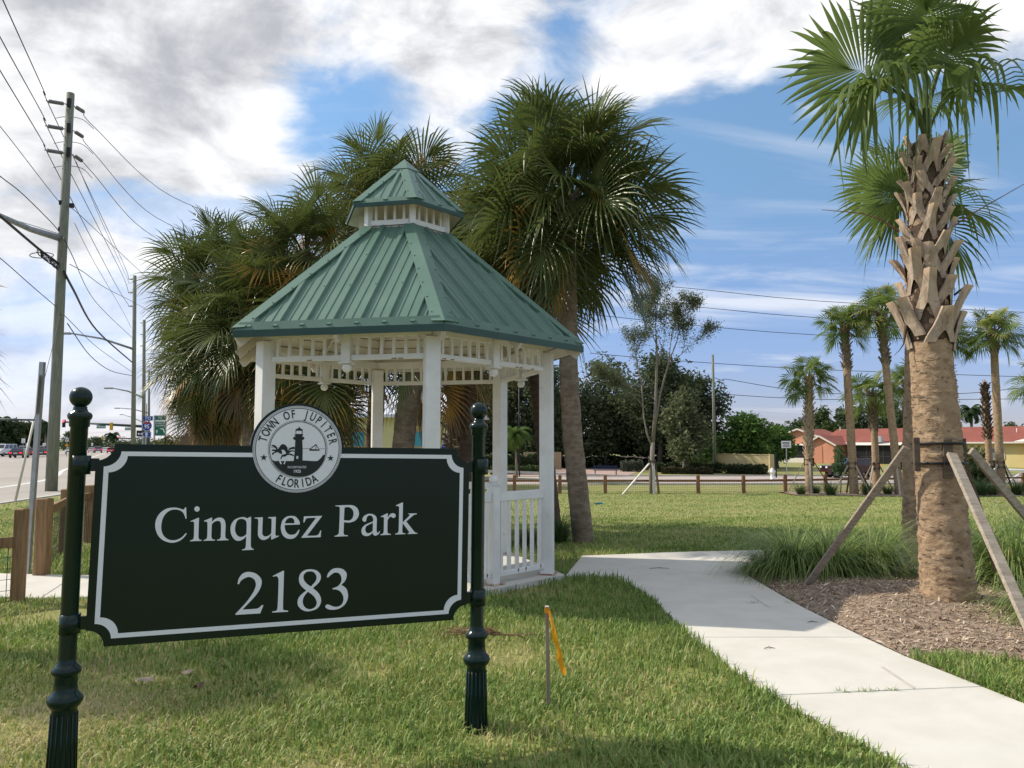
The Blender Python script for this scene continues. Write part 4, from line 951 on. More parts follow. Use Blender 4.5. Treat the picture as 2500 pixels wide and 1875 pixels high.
for s in (-.066, 1.984):
    base = sp(s, -.66)
    ps = MB()
    ps.lathe(postprof, 32)
    po = ps.build('post', M_SIGNPOST, sign)
    po.location = base
    po.rotation_euler = (0, R(.35), 0)
    fl = MB()
    for k in range(16):     # flutes of the flared foot
        a = 2 * PI * k / 16
        fl.tube([(math.cos(a) * .0625, math.sin(a) * .0625, .05), (math.cos(a) * .0552, math.sin(a) * .0552, .37)], [.004, .0035], 5)
    fl.build('fluting', M_SIGNPOST, po)
    fb = MB()
    fb.ball((0, 0, 1.845), .0505, 18)
    fb.build('ball_finial', M_SIGNPOST, po)
    for t_ in (.115, .860):
        c = MB()
        c.lathe([(.0387, -.045), (.0455, -.045), (.0455, .045), (.0387, .045)], 24)
        d = 1 if s < 1 else -1
        c.box((d * .055, 0, 0), (.05, .012, .062))
        o = c.build('bracket', M_SIGNPOST, sign)
        o.location = sp(s - .003 + .004 * t_, t_)
        h = MB()
        h.lathe([(.006, 0), (.006, .004), (.003, .005)], 10)
        me = h.mesh('bolt', M_BLACK)
        me.transform(Matrix.Translation((0, -.0445, 0)) @ Matrix.Rotation(R(90), 4, 'X'))
        mobj('bolt', me, o)

# ------------------------------------------------------------------ gazebo
RE, HE, RC, HC, HA, RP = 2.3275, 2.8406, .791, 4.598, 5.34, 1.915
PO = Vector((-.03, -.004))
gz = thing('gazebo', 'white wooden six sided gazebo with green metal roof and a small cupola', 'gazebo', (GZ_C.x, GZ_C.y, 0))
def hx(k, r, z, off=(0, 0)):
    a = GZ_A + k * PI / 3
    return Vector((r * math.cos(a) + off[0], r * math.sin(a) + off[1], z))
sl = MB()
sl.prism([(hx(k, 2.13, 0, PO).x, hx(k, 2.13, 0, PO).y) for k in range(6)], .20, base=-.14)
sl.build('floor_slab', M_CONC, gz)
BK = .055
R1, Z1 = .60, 4.325                     # upper rim of the main roof
def roof_face(k, r0, z0, r1, z1, spacing, nm, parent, rib_h=.034, first=0.):
    """one ribbed sheet-metal slope between two hips, ribs running straight up the slope"""
    a, b = hx(k, r0, z0), hx(k + 1, r0, z0)
    c, d = hx(k, r1, z1), hx(k + 1, r1, z1)
    mid = (a + b) / 2
    ex = (b - a).normalized()
    up = ((c + d) / 2 - mid)
    LS = up.length
    up.normalize()
    nr = ex.cross(up).normalized()
    if nr.z < 0:
        nr = -nr
    W0, W1 = (b - a).length / 2, (d - c).length / 2
    prof = []
    x = -W0 + first
    pos = []
    while x < W0:
        pos.append(x)
        x += spacing
    for p in pos:
        prof += [(p - .036, 0), (p - .022, rib_h), (p + .022, rib_h), (p + .036, 0)]
        for q in (spacing / 3, 2 * spacing / 3):
            prof += [(p + q - .011, 0), (p + q - .004, .009), (p + q + .004, .009), (p + q + .011, 0)]
    prof = [(-W0, 0)] + [p for p in prof if -W0 < p[0] < W0] + [(W0, 0)]
    V, F = [], []
    for x, h in prof:
        lim = LS if abs(x) <= W1 else LS * (W0 - abs(x)) / (W0 - W1)
        for s in (.012, max(lim, .013)):
            V.append(mid + ex * x + up * s + nr * (h + .004))
    for i in range(len(prof) - 1):
        F.append((2 * i, 2 * i + 2, 2 * i + 3, 2 * i + 1))
    MB().add(V, F).build(nm, M_ROOF, parent)
    return mid, ex, up, nr, W0, LS, pos
screws = MB()
def screw(p, nr):
    q = nr.to_track_quat('Z', 'Y').to_matrix()
    screws.add([Vector(p) + q @ Vector((.009 * math.cos(i * PI / 3), .009 * math.sin(i * PI / 3), z)) for z in (0, .009) for i in range(6)], [tuple(range(6, 12))] + [(i, (i + 1) % 6, 6 + (i + 1) % 6, 6 + i) for i in range(6)])
def hip_cap(k, r0, z0, r1, z1, w_, nm, parent, lift=.036):
    """folded flashing over a hip"""
    p0, p1 = hx(k, r0 + .012, z0 - .004), hx(k, r1, z1)
    ax = (p1 - p0).normalized()
    def side(sgn):
        m0 = (hx(k + sgn, r0, z0) - hx(k, r0, z0)).normalized()
        n = ax.cross(m0)
        n = n if n.z > 0 else -n
        flat = (m0 - ax * m0.dot(ax)).normalized()
        return flat, n.normalized()
    (fl, nl), (fr, nr_) = side(-1), side(1)
    up = (nl + nr_).normalized()
    pts = []
    for p in (p0, p1):
        pts += [p + fl * w_ + nl * lift, p + up * (lift * 1.15), p + fr * w_ + nr_ * lift, p + fl * w_ + nl * (lift - .028), p + fr * w_ + nr_ * (lift - .028)]
    # clip the lower end along the eave so that the cap ends in a point
    pts[0] = pts[0] + ax * (w_ * .55)
    pts[3] = pts[3] + ax * (w_ * .55)
    pts[2] = pts[2] + ax * (w_ * .55)
    pts[4] = pts[4] + ax * (w_ * .55)
    MB().add(pts, [(0, 1, 6, 5), (1, 2, 7, 6), (3, 0, 5, 8), (2, 4, 9, 7), (0, 3, 4, 2, 1)]).build(nm, M_ROOF, parent)
    L = (p1 - p0).length
    s = .22
    while s < L - .05:
        for fv, nv in ((fl, nl), (fr, nr_)):
            screw(p0 + ax * s + fv * (w_ * .78) + nv * lift, nv)
        s += .31
roof = MB()
for k in range(6):
    mid, ex, up, nr, W0, LS, pos = roof_face(k, RE, HE, R1, Z1, .305, 'roof_panel', gz, first=.17)
    for p in pos:
        for s in (.06, .75, 1.4):
            if abs(p) < W0 - s * .62 - .1:
                screw(mid + ex * p + up * s + nr * .036, nr)
    # eave flashing: strip on top, dark fascia below
    a, b = hx(k, RE + .02, HE - .005), hx(k + 1, RE + .02, HE - .005)
    e = MB()
    e.add([a, b, b + (mid - b).normalized() * .06 + up * .085 + nr * .047, a + (mid - a).normalized() * .06 + up * .085 + nr * .047], [(0, 1, 2, 3)])
    e.build('eave_trim', M_ROOF, gz)
    f = MB()
    a2, b2 = hx(k, RE + .024, 0), hx(k + 1, RE + .024, 0)
    ai, bi_ = hx(k, RE + .004, 0), hx(k + 1, RE + .004, 0)
    z0, z1 = Vector((0, 0, HE - .078)), Vector((0, 0, HE - .003))
    f.add([a2 + z0, b2 + z0, b2 + z1, a2 + z1, ai + z0, bi_ + z0, bi_ + z1, ai + z1], [(0, 1, 2, 3), (4, 7, 6, 5), (0, 4, 5, 1), (3, 2, 6, 7)])
    f.build('fascia', M_ROOFDK, gz)
    hip_cap(k, RE, HE, R1 + .01, Z1, .115, 'hip_cap', gz)
    # white boarded underside with its joists
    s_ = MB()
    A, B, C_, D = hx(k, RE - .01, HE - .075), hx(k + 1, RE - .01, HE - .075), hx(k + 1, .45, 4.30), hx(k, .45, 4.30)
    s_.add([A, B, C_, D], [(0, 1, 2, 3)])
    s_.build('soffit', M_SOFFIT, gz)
    g = MB()
    for j in range(1, 14):
        t0 = j / 14.
        pa, pb = A.lerp(D, t0), B.lerp(C_, t0)
        g.bar(pa - nr * .004, pb - nr * .004, .012, .006, nr)
    tag(g.build('soffit_joint', mat('soffit_gap', (.25, .22, .17), rough=.9), gz), kind='stuff')
    r_ = MB()
    r_.bar(hx(k, RE - .04, HE - .12), hx(k, .5, 4.21), .05, .11)
    r_.build('hip_rafter', M_SOFFIT, gz)
    r_ = MB()
    r_.bar((A + B) / 2 - Vector((0, 0, .05)), (C_ + D) / 2 - Vector((0, 0, .05)), .04, .09)
    r_.build('rafter', M_SOFFIT, gz)
# posts, beams, frieze, railings
GROT = [Matrix.Rotation(GZ_A + k * PI / 3, 3, 'Z') for k in range(6)]
for k in range(6):
    p = MB()
    p.box(hx(k, RP, 1.40, PO), (.158, .158, 2.72), GROT[k], bev=.006)
    p.build('post', M_WHITE, gz)
    bp = MB()
    bp.box(hx(k, RP, .068, PO), (.21, .21, .015), GROT[k])
    bp.build('base_plate', mat('rust_stained_plate', (.5, .42, .33), (.25, .10, .04), 12, .8, lo=.45, hi=.6), gz)
rng = np.random.default_rng(3)
for k in range(6):
    a, b = hx(k, RP, 0, PO), hx(k + 1, RP, 0, PO)
    ex = (b - a).normalized()
    nin = Vector((-ex.y, ex.x, 0))
    mid = (a + b) / 2
    L = (b - a).length
    def zz(v, z):
        return Vector((v.x, v.y, z))
    bm_ = MB()
    bm_.bar(zz(a, 2.83), zz(b, 2.83), .05, .10)
    bm_.build('beam', M_WHITE, gz)
    # hanging mid post with ball
    pm = MB()
    pm.box(zz(mid, 2.665), (.105, .105, .31), Matrix((ex, nin, (0, 0, 1))).transposed(), bev=.004)
    pd = pm.build('pendant', M_WHITE, gz)
    cp = MB()
    cp.box(zz(mid, 2.503), (.135, .135, .018), Matrix((ex, nin, (0, 0, 1))).transposed())
    cp.build('pendant_cap', M_WHITE, gz)
    bl = MB()
    bl.ball(zz(mid, 2.452), .052, 12)
    bl.build('pendant_ball', M_WHITE, gz)
    for h0, h1 in ((.079, L / 2 - .054), (L / 2 + .054, L - .079)):
        ra = MB()
        ra.bar(zz(a + ex * (h0 - .0), 2.560), zz(a + ex * h1, 2.560), .045, .058, bev=.004)
        ra.build('frieze_rail', M_WHITE, gz)
        n = 6
        for i in range(n):
            x = h0 + (h1 - h0) * (i + .5) / n
            q = MB()
            q.box(zz(a + ex * x, 2.686), (.032, .032, .196), Matrix((ex, nin, (0, 0, 1))).transposed())
            q.build('frieze_baluster', M_WHITE, gz)
        for i in range(3):      # rust blooms on the rail
            if rng.uniform() < .65:
                x = rng.uniform(h0, h1)
                q = MB()
                q.add([zz(a + ex * (x + u * .03) - nin * .0232, 2.534 + v_) for u, v_ in ((-1, 0), (-.5, .012), (.2, .007), (.8, .015), (1.2, .002), (.4, -.002))], [(0, 5, 4, 3, 2, 1)])
                q.build('rust_stain', M_RUST, gz)
    if k in (1, 4):
        continue
    nw = MB()
    nw.box(zz(mid, .60), (.112, .112, 1.16), Matrix((ex, nin, (0, 0, 1))).transposed(), bev=.006)
    nw.build('newel', M_WHITE, gz)
    nc = MB()
    nc.box(zz(mid, 1.184), (.135, .135, .016), Matrix((ex, nin, (0, 0, 1))).transposed())
    nc.build('newel_cap', M_WHITE, gz)
    nb = MB()
    nb.ball(zz(mid, 1.232), .052, 12)
    nb.build('newel_ball', M_WHITE, gz)
    npl = MB()
    npl.box(zz(mid, .068), (.19, .19, .014), Matrix((ex, nin, (0, 0, 1))).transposed())
    npl.build('base_plate', MATS['rust_stained_plate'], gz)
    for h0, h1 in ((.079, L / 2 - .057), (L / 2 + .057, L - .079)):
        tr_ = MB()
        tr_.bar(zz(a + ex * h0, 1.035), zz(a + ex * h1, 1.035), .055, .105, bev=.005)
        tr_.build('hand_rail', M_WHITE, gz)
        br = MB()
        br.bar(zz(a + ex * h0, .165), zz(a + ex * h1, .165), .05, .055, bev=.004)
        br.build('bottom_rail', M_WHITE, gz)
        n = 6
        for i in range(n):
            x = h0 + (h1 - h0) * (i + .5) / n
            q = MB()
            q.box(zz(a + ex * x, .587), (.036, .036, .79), Matrix((ex, nin, (0, 0, 1))).transposed())
            q.build('baluster', M_WHITE, gz)
            if rng.uniform() < .3:
                q = MB()
                q.add([zz(a + ex * (x + u * .014) - nin * .0258, .19 + v_) for u, v_ in ((-1, 0), (-.3, -.05), (.3, -.035), (1, 0), (.6, .004), (-.6, .004))], [(0, 1, 2, 3, 4, 5)])
                q.build('rust_stain', M_RUST, gz)
# cupola
for k in range(6):
    roof_face(k, RC, HC, .02, HA - .02, .30, 'cupola_roof_panel', gz, .022, first=.1)
    hip_cap(k, RC, HC, .08, HC + (HA - HC) * (1 - .08 / RC), .088, 'cupola_hip_cap', gz, .03)
    a, b = hx(k, RC + .016, HC - .004), hx(k + 1, RC + .016, HC - .004)
    m_ = (a + b) / 2
    upv = (Vector((0, 0, HA)) - m_).normalized()
    e = MB()
    e.add([a, b, b + (m_ - b).normalized() * .035 + upv * .05 + Vector((0, 0, .028)), a + (m_ - a).normalized() * .035 + upv * .05 + Vector((0, 0, .028))], [(0, 1, 2, 3)])
    e.build('eave_trim', M_ROOF, gz)
    f = MB()
    a2, b2, ai, bi_ = hx(k, RC + .02, 0), hx(k + 1, RC + .02, 0), hx(k, RC, 0), hx(k + 1, RC, 0)
    z0, z1 = Vector((0, 0, HC - .052)), Vector((0, 0, HC - .003))
    f.add([a2 + z0, b2 + z0, b2 + z1, a2 + z1, ai + z0, bi_ + z0, bi_ + z1, ai + z1], [(0, 1, 2, 3), (4, 7, 6, 5), (0, 4, 5, 1), (3, 2, 6, 7)])
    f.build('fascia', M_ROOFDK, gz)
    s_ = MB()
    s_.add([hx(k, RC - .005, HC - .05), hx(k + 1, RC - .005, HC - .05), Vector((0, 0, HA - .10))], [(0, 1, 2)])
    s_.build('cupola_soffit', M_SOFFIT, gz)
    p = MB()
    p.box(hx(k, .575, 4.47), (.075, .075, .34), GROT[k])
    p.build('cupola_post', M_WHITE, gz)
    a, b = hx(k, .575, 0), hx(k + 1, .575, 0)
    ex = (b - a).normalized()
    L = (b - a).length
    rl = MB()
    rl.bar(a + ex * .036 + Vector((0, 0, 4.388)), b - ex * .036 + Vector((0, 0, 4.388)), .045, .065)
    rl.build('cupola_rail', M_WHITE, gz)
    rl = MB()
    rl.bar(a + ex * .036 + Vector((0, 0, 4.317)), b - ex * .036 + Vector((0, 0, 4.317)), .03, .045)
    rl.build('cupola_sill', M_SOFFIT, gz)
    for i in range(4):
        q = MB()
        c = a + ex * (L * (i + .85) / 4.7)
        nin = Vector((-ex.y, ex.x, 0))
        q.box(Vector((c.x, c.y, 4.51)), (.030, .030, .18), Matrix((ex, nin, (0, 0, 1))).transposed())
        q.build('cupola_baluster', M_WHITE, gz)
cap = MB()
zc_ = HC + (HA - HC) * (1 - .19 / RC) + .035
V = [Vector((0, 0, HA + .05))] + [hx(k, .215, zc_) for k in range(6)]
cap.add(V, [(0, 1 + k, 1 + (k + 1) % 6) for k in range(6)])
cap.build('roof_peak_cap', M_ROOF, gz)
tag(screws.build('roof_screws', M_ROOF, gz), kind='stuff')

# ------------------------------------------------------------------ survey stake with orange tape
b = gp(1341, 1735)
st = thing('survey_stake', 'thin wooden survey stake in the grass with an orange tape tied on top', 'stake', b)
q = MB()
q.box((-.008, 0, .26), (.022, .022, .72), Matrix.Rotation(R(-.7), 3, 'Y'))
q.build('stick', mat('stake_wood', (.33, .25, .19), (.24, .18, .13), 6, .85, stretch=(6, 6, .6)), st)
q = MB()
q.box((-.0115, 0, .622), (.0222, .0222, .004))
q.build('painted_top', M_PRINT, st)
tp = MB()
pts = [(0, .605), (.012, .57), (.03, .50), (.044, .42), (.066, .36), (.074, .30), (.090, .25), (.096, .215)]
V = []
for i, (x, z) in enumerate(pts):
    wv = .018 + .012 * min(1, i / 4)
    tw = 1.0 * math.sin(i * 1.15)
    V += [(x - wv * math.cos(tw), -.014 - wv * math.sin(tw), z + .006), (x + wv * math.cos(tw) * .5, -.014 + wv * math.sin(tw), z - .006)]
tp.add(V, [(2 * i, 2 * i + 1, 2 * i + 3, 2 * i + 2) for i in range(len(pts) - 1)], smooth=True)
tp.box((-.011, 0, .60), (.027, .027, .035))
tp.build('flagging_tape', mat('orange_tape', (.90, .36, .015), (.95, .45, .03), 8, .45, transl=.35), st)

# ------------------------------------------------------------------ litter on the grass
M_TWIG = mat('dry_palm_stalk', (.23, .13, .075), (.15, .085, .05), 12, .85)
b = gp(1290, 1566)
tw = thing('fallen_palm_stalk', 'dry brown flower stalk of a palm lying in the grass behind the right sign post', 'palm stalk', b)
q = MB()
rs = random.Random(4)
q.tube([(0, 0, .02), (-.10, .02, .05), (-.28, .04, .045), (-.50, .05, .06)], [.004, .007, .008, .006], 6)
q.build('stem', M_TWIG, tw)
q = MB()
for i in range(46):
    x = -.22 - rs.random() * .33
    l = rs.uniform(.12, .34)
    an = rs.uniform(-.5, .5)
    q.tube([(x, .045, .055), (x - l * .5 * math.cos(an), .045 + l * .5 * math.sin(an), .06 + rs.uniform(-.02, .05)), (x - l * math.cos(an), .045 + l * math.sin(an), .02 + rs.uniform(0, .06))], [.003, .0024, .001], 4, False)
for i in range(7):
    x = -rs.random() * .25
    q.tube([(x, .03, .04), (x + .07, .03 + rs.uniform(-.08, .08), .06), (x + .15, .03 + rs.uniform(-.12, .1), .03)], [.003, .002, .001], 4, False)
tag(q.build('side_twigs', M_TWIG, tw), kind='stuff')
for lab, px, rot, s, c in (('curled pale bark scrap standing in the grass below the sign', (452, 1655), .4, 1.0, (.50, .36, .25)), ('flat grey bark strip lying in the grass below the left of the sign', (350, 1672), 0., 1.5, (.40, .31, .24)), ('dark curled dead leaf in the grass below the seal', (480, 1690), 1.2, .9, (.17, .10, .06))):
    b = gp(*px)
    q = MB()
    V = []
    for i in range(6):
        t = i / 5 - .5
        wv = .018 * (1 - 3 * t * t) + .004
        V += [(t * .09 * s, -wv, .035 + .05 * t * t * (2 if s < 1.2 else .4)), (t * .09 * s, wv, .045 + .03 * t)]
    q.add(V, [(2 * i, 2 * i + 1, 2 * i + 3, 2 * i + 2) for i in range(5)], smooth=True)
    o = q.build('bark_scrap', mat('bark_%d' % int(c[0] * 100), c, tuple(k * .7 for k in c), 20, .9))
    o.location = b
    o.rotation_euler = (.2, .1, rot)
    tag(o, lab, 'bark scrap')
for i, (px, lab) in enumerate((((1610, 1393), 'longest dry twig lying on the pale path beyond the gazebo'), ((1985, 1527), 'short dark twig on the path in the gazebo shadow'), ((1880, 1592), 'thin straw lying on the sunlit path'))):
    b = gp(*px)
    q = MB()
    l = (.26, .10, .09)[i]
    q.tube([(-l / 2, 0, .028), (0, .02, .034), (l / 2, .01, .027)], [.003, .004, .002], 5)
    q.tube([(0, .02, .034), (l * .15, .08, .03)], [.003, .001], 5)
    o = q.build('twig', M_TWIG)
    o.location = b
    tag(o, lab, 'twig')
tufts = MB()
rs = random.Random(8)
for px in ((2060, 1697), (2140, 1694), (2170, 1693), (2110, 1696), (1840, 1478), (1926, 1476), (1838, 1477)):
    b = gp(*px)
    for i in range(16 if px[0] > 2000 else 7):
        a = rs.uniform(0, 2 * PI)
        l = rs.uniform(.02, .06)
        q = Vector((-math.sin(a), math.cos(a), 0)) * .003
        o = b + Vector((rs.uniform(-.05, .05), rs.uniform(-.006, .006), .02))
        t = o + Vector((math.cos(a) * l, math.sin(a) * l, rs.uniform(.005, .04)))
        tufts.add([o - q, o + q, t], [(0, 1, 2)], .3)
tag(tufts.build('joint_weeds', M_GRASS), kind='stuff')
# ------------------------------------------------------------------ palms
M_FROND = leaf_mat('palm_frond', (.082, .114, .030), (.138, .164, .042), (.50, .27, .05), (.24, .155, .09), rough=.33)
M_FROND_Y = leaf_mat('young_palm_frond', (.120, .182, .044), (.180, .240, .064), (.40, .38, .10), (.25, .17, .09), transl=.50)
M_BARK = mat('palm_bark', (.40, .280, .175), (.275, .185, .112), 4.5, .9, stretch=(1.8, 1.8, 2.3), c3=(.155, .10, .062), s3=7, lo3=.57, hi3=.68, bump=1., bscale=11, bdist=.02, detail=8)
M_BARK_G = mat('old_palm_bark', (.30, .235, .17), (.18, .135, .095), 4, .95, stretch=(1.6, 1.6, 3.4), c3=(.36, .32, .265), s3=9, lo3=.62, hi3=.72, bump=1., bscale=11, detail=8, bdist=.02)
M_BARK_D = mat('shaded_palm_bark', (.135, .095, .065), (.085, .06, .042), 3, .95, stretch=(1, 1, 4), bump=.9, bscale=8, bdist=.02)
M_BOOT = mat('palm_boot', (.45, .355, .265), (.31, .23, .16), 5, .85, stretch=(3, 3, .8), c3=(.19, .125, .08), s3=3, lo3=.56, hi3=.72, attr=((.56, .40, .26), .72, 1.1), bump=.9, bscale=9, bdist=.012)
M_BOOT_G = mat('grey_palm_boot', (.22, .175, .13), (.13, .10, .072), 5, .9, stretch=(3, 3, .8), bump=.5, bscale=12, bdist=.006)
M_FIBRE = mat('palm_fibre', (.105, .070, .045), (.06, .04, .028), 18, .95)

def frond_mesh(name, elev, Lp, Lb, m, n=36, droop=.55, span=155., seg=4, seed=0, bend=18., fold=.22, cost=.30, pw=.020, cut=0., fuse=.5, tipw=1., roll=0.):
    r = np.random.default_rng(seed)
    V, F, A = [], [], []
    # petiole
    k = 6
    p = np.zeros(3)
    pts = [p.copy()]
    angs = []
    for i in range(k):
        e = R(elev - bend * (i / (k - 1)) ** 1.3)
        angs.append(e)
        p = p + np.array([math.cos(e), 0, math.sin(e)]) * Lp / k
        pts.append(p.copy())
    angs.append(angs[-1])
    for i, (q, e) in enumerate(zip(pts, angs)):
        w_ = pw * (1.5 - .8 * i / k) if i else pw * 2.4
        nn = np.array([-math.sin(e), 0, math.cos(e)])
        V += [q + np.array([0, w_, 0]), q - nn * w_ * .7, q - np.array([0, w_, 0]), q + nn * w_ * .25]
        A += [.30] * 4
    for i in range(k):
        for j in range(4):
            F.append((i * 4 + j, i * 4 + (j + 1) % 4, i * 4 + 4 + (j + 1) % 4, i * 4 + 4 + j))
    e1 = angs[-1]
    axis = np.array([math.cos(e1), 0, math.sin(e1)])
    side = np.array([0, 1., 0])
    nrm = np.array([-math.sin(e1), 0, math.cos(e1)])
    if roll:
        cr_, sr_ = math.cos(R(roll)), math.sin(R(roll))
        side, nrm = side * cr_ + nrm * sr_, nrm * cr_ - side * sr_
    hub = pts[-1]
    dth = 2 * R(span) / (n - 1)
    for i in range(n):
        th = R(-span) + dth * i
        c = max(math.cos(th), 0) ** 1.5
        off = cost * Lb * c
        start = hub + axis * off + np.array([0, 0, -1]) * droop * .22 * Lb * c * c
        d = axis * math.cos(th) + side * math.sin(th) + nrm * fold * abs(math.sin(th)) - nrm * (.25 * c)
        d /= np.linalg.norm(d)
        w_ = -axis * math.sin(th) + side * math.cos(th)
        L = Lb * (.74 + .26 * math.cos(th * .62)) * r.uniform(.90, 1.06) - off * .75
        dr = droop * r.uniform(.55, 1.35) * (2.2 if r.uniform() < .22 else 1.)
        sw = r.normal(0, .05)
        b = len(V)
        for s in range(seg + 1):
            t = s / seg
            if cut:
                t = t * cut
            rr = t * L
            hw = rr * math.tan(dth / 2) * 1.02 + .003
            if t > fuse:
                hf = fuse * L * math.tan(dth / 2) * 1.02 + .003
                hw = hf * (1 - ((t - fuse) / (1 - fuse)) ** 1.25) * tipw + .0006
            q = start + d * rr + w_ * sw * rr * max(0, t - fuse)
            dz = dr * L * max(0, t - .32) ** 1.9
            q = q + np.array([0, 0, -dz]) - d * dz * .35
            rid = hw * .55
            V += [q - w_ * hw, q + nrm * rid, q + w_ * hw]
            A += [t * .9 + .1 * t * r.uniform()] * 3
        for s in range(seg):
            o = b + s * 3
            F += [(o, o + 1, o + 4, o + 3), (o + 1, o + 2, o + 5, o + 4)]
    return np_mesh(name, np.array(V), np.array(F), m, np.array(A))

ELS = (80, 60, 40, 20, 0, -22, -45, -66)
def frond_set(nm, m, Lp, Lb, **kw):
    return {(e, s): frond_mesh(nm, e, Lp, Lb, m, seed=abs(e) * 7 + s, bend=10 + 14 * math.cos(R(e)), roll=(s - 1) * 46 + (e % 7), **kw) for e in ELS for s in (0, 1, 2)}
FS_OLD = frond_set('frond', M_FROND, 1.02, 1.34, n=44, droop=.44, span=138, fuse=.36, tipw=.92, fold=.28, cost=.36)
FS_YNG = frond_set('frond', M_FROND_Y, .60, .82, n=30, droop=.46, span=135, seg=4, fuse=.42)

def trunk_mb(mb, pts, rad, n=18, rings=60, amp=.006, seed=0, ringamp=.004):
    """bark with ring scars along a bent line"""
    pts = [Vector(p) for p in pts]
    cum = [0]
    for i in range(len(pts) - 1):
        cum.append(cum[-1] + (pts[i + 1] - pts[i]).length)
    def pos(s):
        for i in range(len(pts) - 1):
            if s <= cum[i + 1] or i == len(pts) - 2:
                t = (s - cum[i]) / (cum[i + 1] - cum[i])
                a = [pts[max(0, min(len(pts) - 1, i + k))] for k in (-1, 0, 1, 2)]
                q = a[1] + .5 * t * ((a[2] - a[0]) + t * ((2 * a[0] - 5 * a[1] + 4 * a[2] - a[3]) + t * (3 * a[1] - a[0] - 3 * a[2] + a[3])))
                return q, rad[i] + (rad[i + 1] - rad[i]) * t
    V = []
    T = cum[-1]
    for i in range(rings + 1):
        s = T * i / rings
        c, r = pos(s)
        for k in range(n):
            an = 2 * PI * k / n
            d = amp * mnoise.noise(Vector((math.cos(an) * 2.2 + seed, math.sin(an) * 2.2, s * 9))) * 2 + amp * mnoise.noise(Vector((math.cos(an) * 6 + seed, math.sin(an) * 6, s * 22)))
            wob = .6 * mnoise.noise(Vector((math.cos(an) * 1.3, math.sin(an) * 1.3 + seed, s * 2))) + .3 * mnoise.noise(Vector((math.cos(an) * 4, math.sin(an) * 4 + seed, s * 5)))
            d += ringamp * (((s * 13 + wob * 2.0) % 1.0) - .5) * 2
            V.append(c + Vector((math.cos(an), math.sin(an), 0)) * (r + d))
    F = [(i * n + k, i * n + (k + 1) % n, (i + 1) * n + (k + 1) % n, (i + 1) * n + k) for i in range(rings) for k in range(n)]
    mb.add(V, F, 0., True)
    return pos, T

def boot_mesh(nm, seed, L=.34, m=None, curve=1.0, m2=None):
    """old split leaf base: two legs joining into a cut stalk, bent outwards"""
    r = random.Random(seed)
    rows = [(0, .135, .06), (.16, .118, .040), (.32, .098, .008), (.45, .080, 0), (.7, .060, 0), (1., .050 + r.uniform(-.006, .012), 0)]
    V, F = [], []
    th = .016
    tw = r.uniform(-.25, .25)
    for v, hw, gap in rows:
        z = v * L
        o = .012 + curve * .42 * L * v ** 1.7
        sh = tw * L * v ** 1.5
        for x in (-hw, -gap, gap, hw):
            wrap = -1.9 * x * x
            rid = .034 * (1 - (abs(x) / hw) ** 1.6) * (.5 + .6 * v)
            V.append((o + wrap + rid, x + sh, z))
        for x in (-hw, -gap, gap, hw):
            wrap = -1.9 * x * x
            V.append((o + wrap - th - .01 * v, x + sh, z + .004))
    nrow = len(rows)
    for i in range(nrow - 1):
        a, b = i * 8, i * 8 + 8
        F += [(a, a + 1, b + 1, b), (a + 2, a + 3, b + 3, b + 2), (a + 4, b + 4, b + 5, a + 5), (a + 6, b + 6, b + 7, a + 7), (a, b, b + 4, a + 4), (a + 3, a + 7, b + 7, b + 3)]
        if rows[i][2] == 0:
            F += [(a + 1, a + 2, b + 2, b + 1), (a + 5, b + 5, b + 6, a + 6)]
        elif rows[i + 1][2] <= .01:
            F += [(a + 1, a + 2, b + 2, b + 1)] if rows[i][2] < .01 else []
    e = (nrow - 1) * 8
    F += [(e, e + 1, e + 5, e + 4), (e + 1, e + 2, e + 6, e + 5), (e + 2, e + 3, e + 7, e + 6)]
    mb = MB()
    mb.add(V, F, [max(.01, rw[0]) for rw in rows for _ in range(8)])
    return mb.mesh(nm, m or M_BOOT)
BOOTS = [boot_mesh('leaf_base', i, .30 + .05 * (i % 3), M_BOOT, .42 + .13 * (i % 4)) for i in range(6)]

def boots_joined(pos, s0, s1, step, scale, m, parent, seed, spread=1.):
    """leaf bases too small to tell apart: one part, still real geometry"""
    mb = MB()
    r = random.Random(seed)
    src = [boot_mesh('tmp', 40 + i, .30, m, .8) for i in range(3)]
    s, k = s0, 0
    while s < s1:
        c, rad = pos(s)
        me = src[k % 3]
        M = Matrix.Translation(c) @ Matrix.Rotation(k * 2.39996 + r.uniform(-.2, .2), 4, 'Z') @ Matrix.Translation((rad * .93, 0, 0)) @ Matrix.Rotation(R(r.uniform(2, 16)) * spread, 4, 'Y') @ Matrix.Scale(scale * r.uniform(.8, 1.2), 4)
        mb.add([M @ v.co for v in me.vertices], [tuple(p.vertices) for p in me.polygons])
        s += step
        k += 1
    for me in src:
        bpy.data.meshes.remove(me)
    return tag(mb.build('leaf_bases', m, parent), kind='stuff')

def put_frond(fs, parent, hub, az_, el_, sc_, dry, rs):
    e = min(ELS, key=lambda q: abs(q - el_))
    me = fs[(e, rs.randrange(3))]
    o = mobj('frond', me, parent)
    o.location = hub
    o.rotation_euler = (rs.uniform(-.12, .12), R(e - el_) * .8, az_)
    o.rotation_mode = 'XYZ'
    M = Matrix.Rotation(az_, 3, 'Z') @ Matrix.Rotation(R(e - el_), 3, 'Y') @ Matrix.Rotation(rs.uniform(-.25, .25), 3, 'X')
    o.rotation_euler = M.to_euler()
    o.scale = (sc_,) * 3
    o['dry'] = float(dry)
    return o

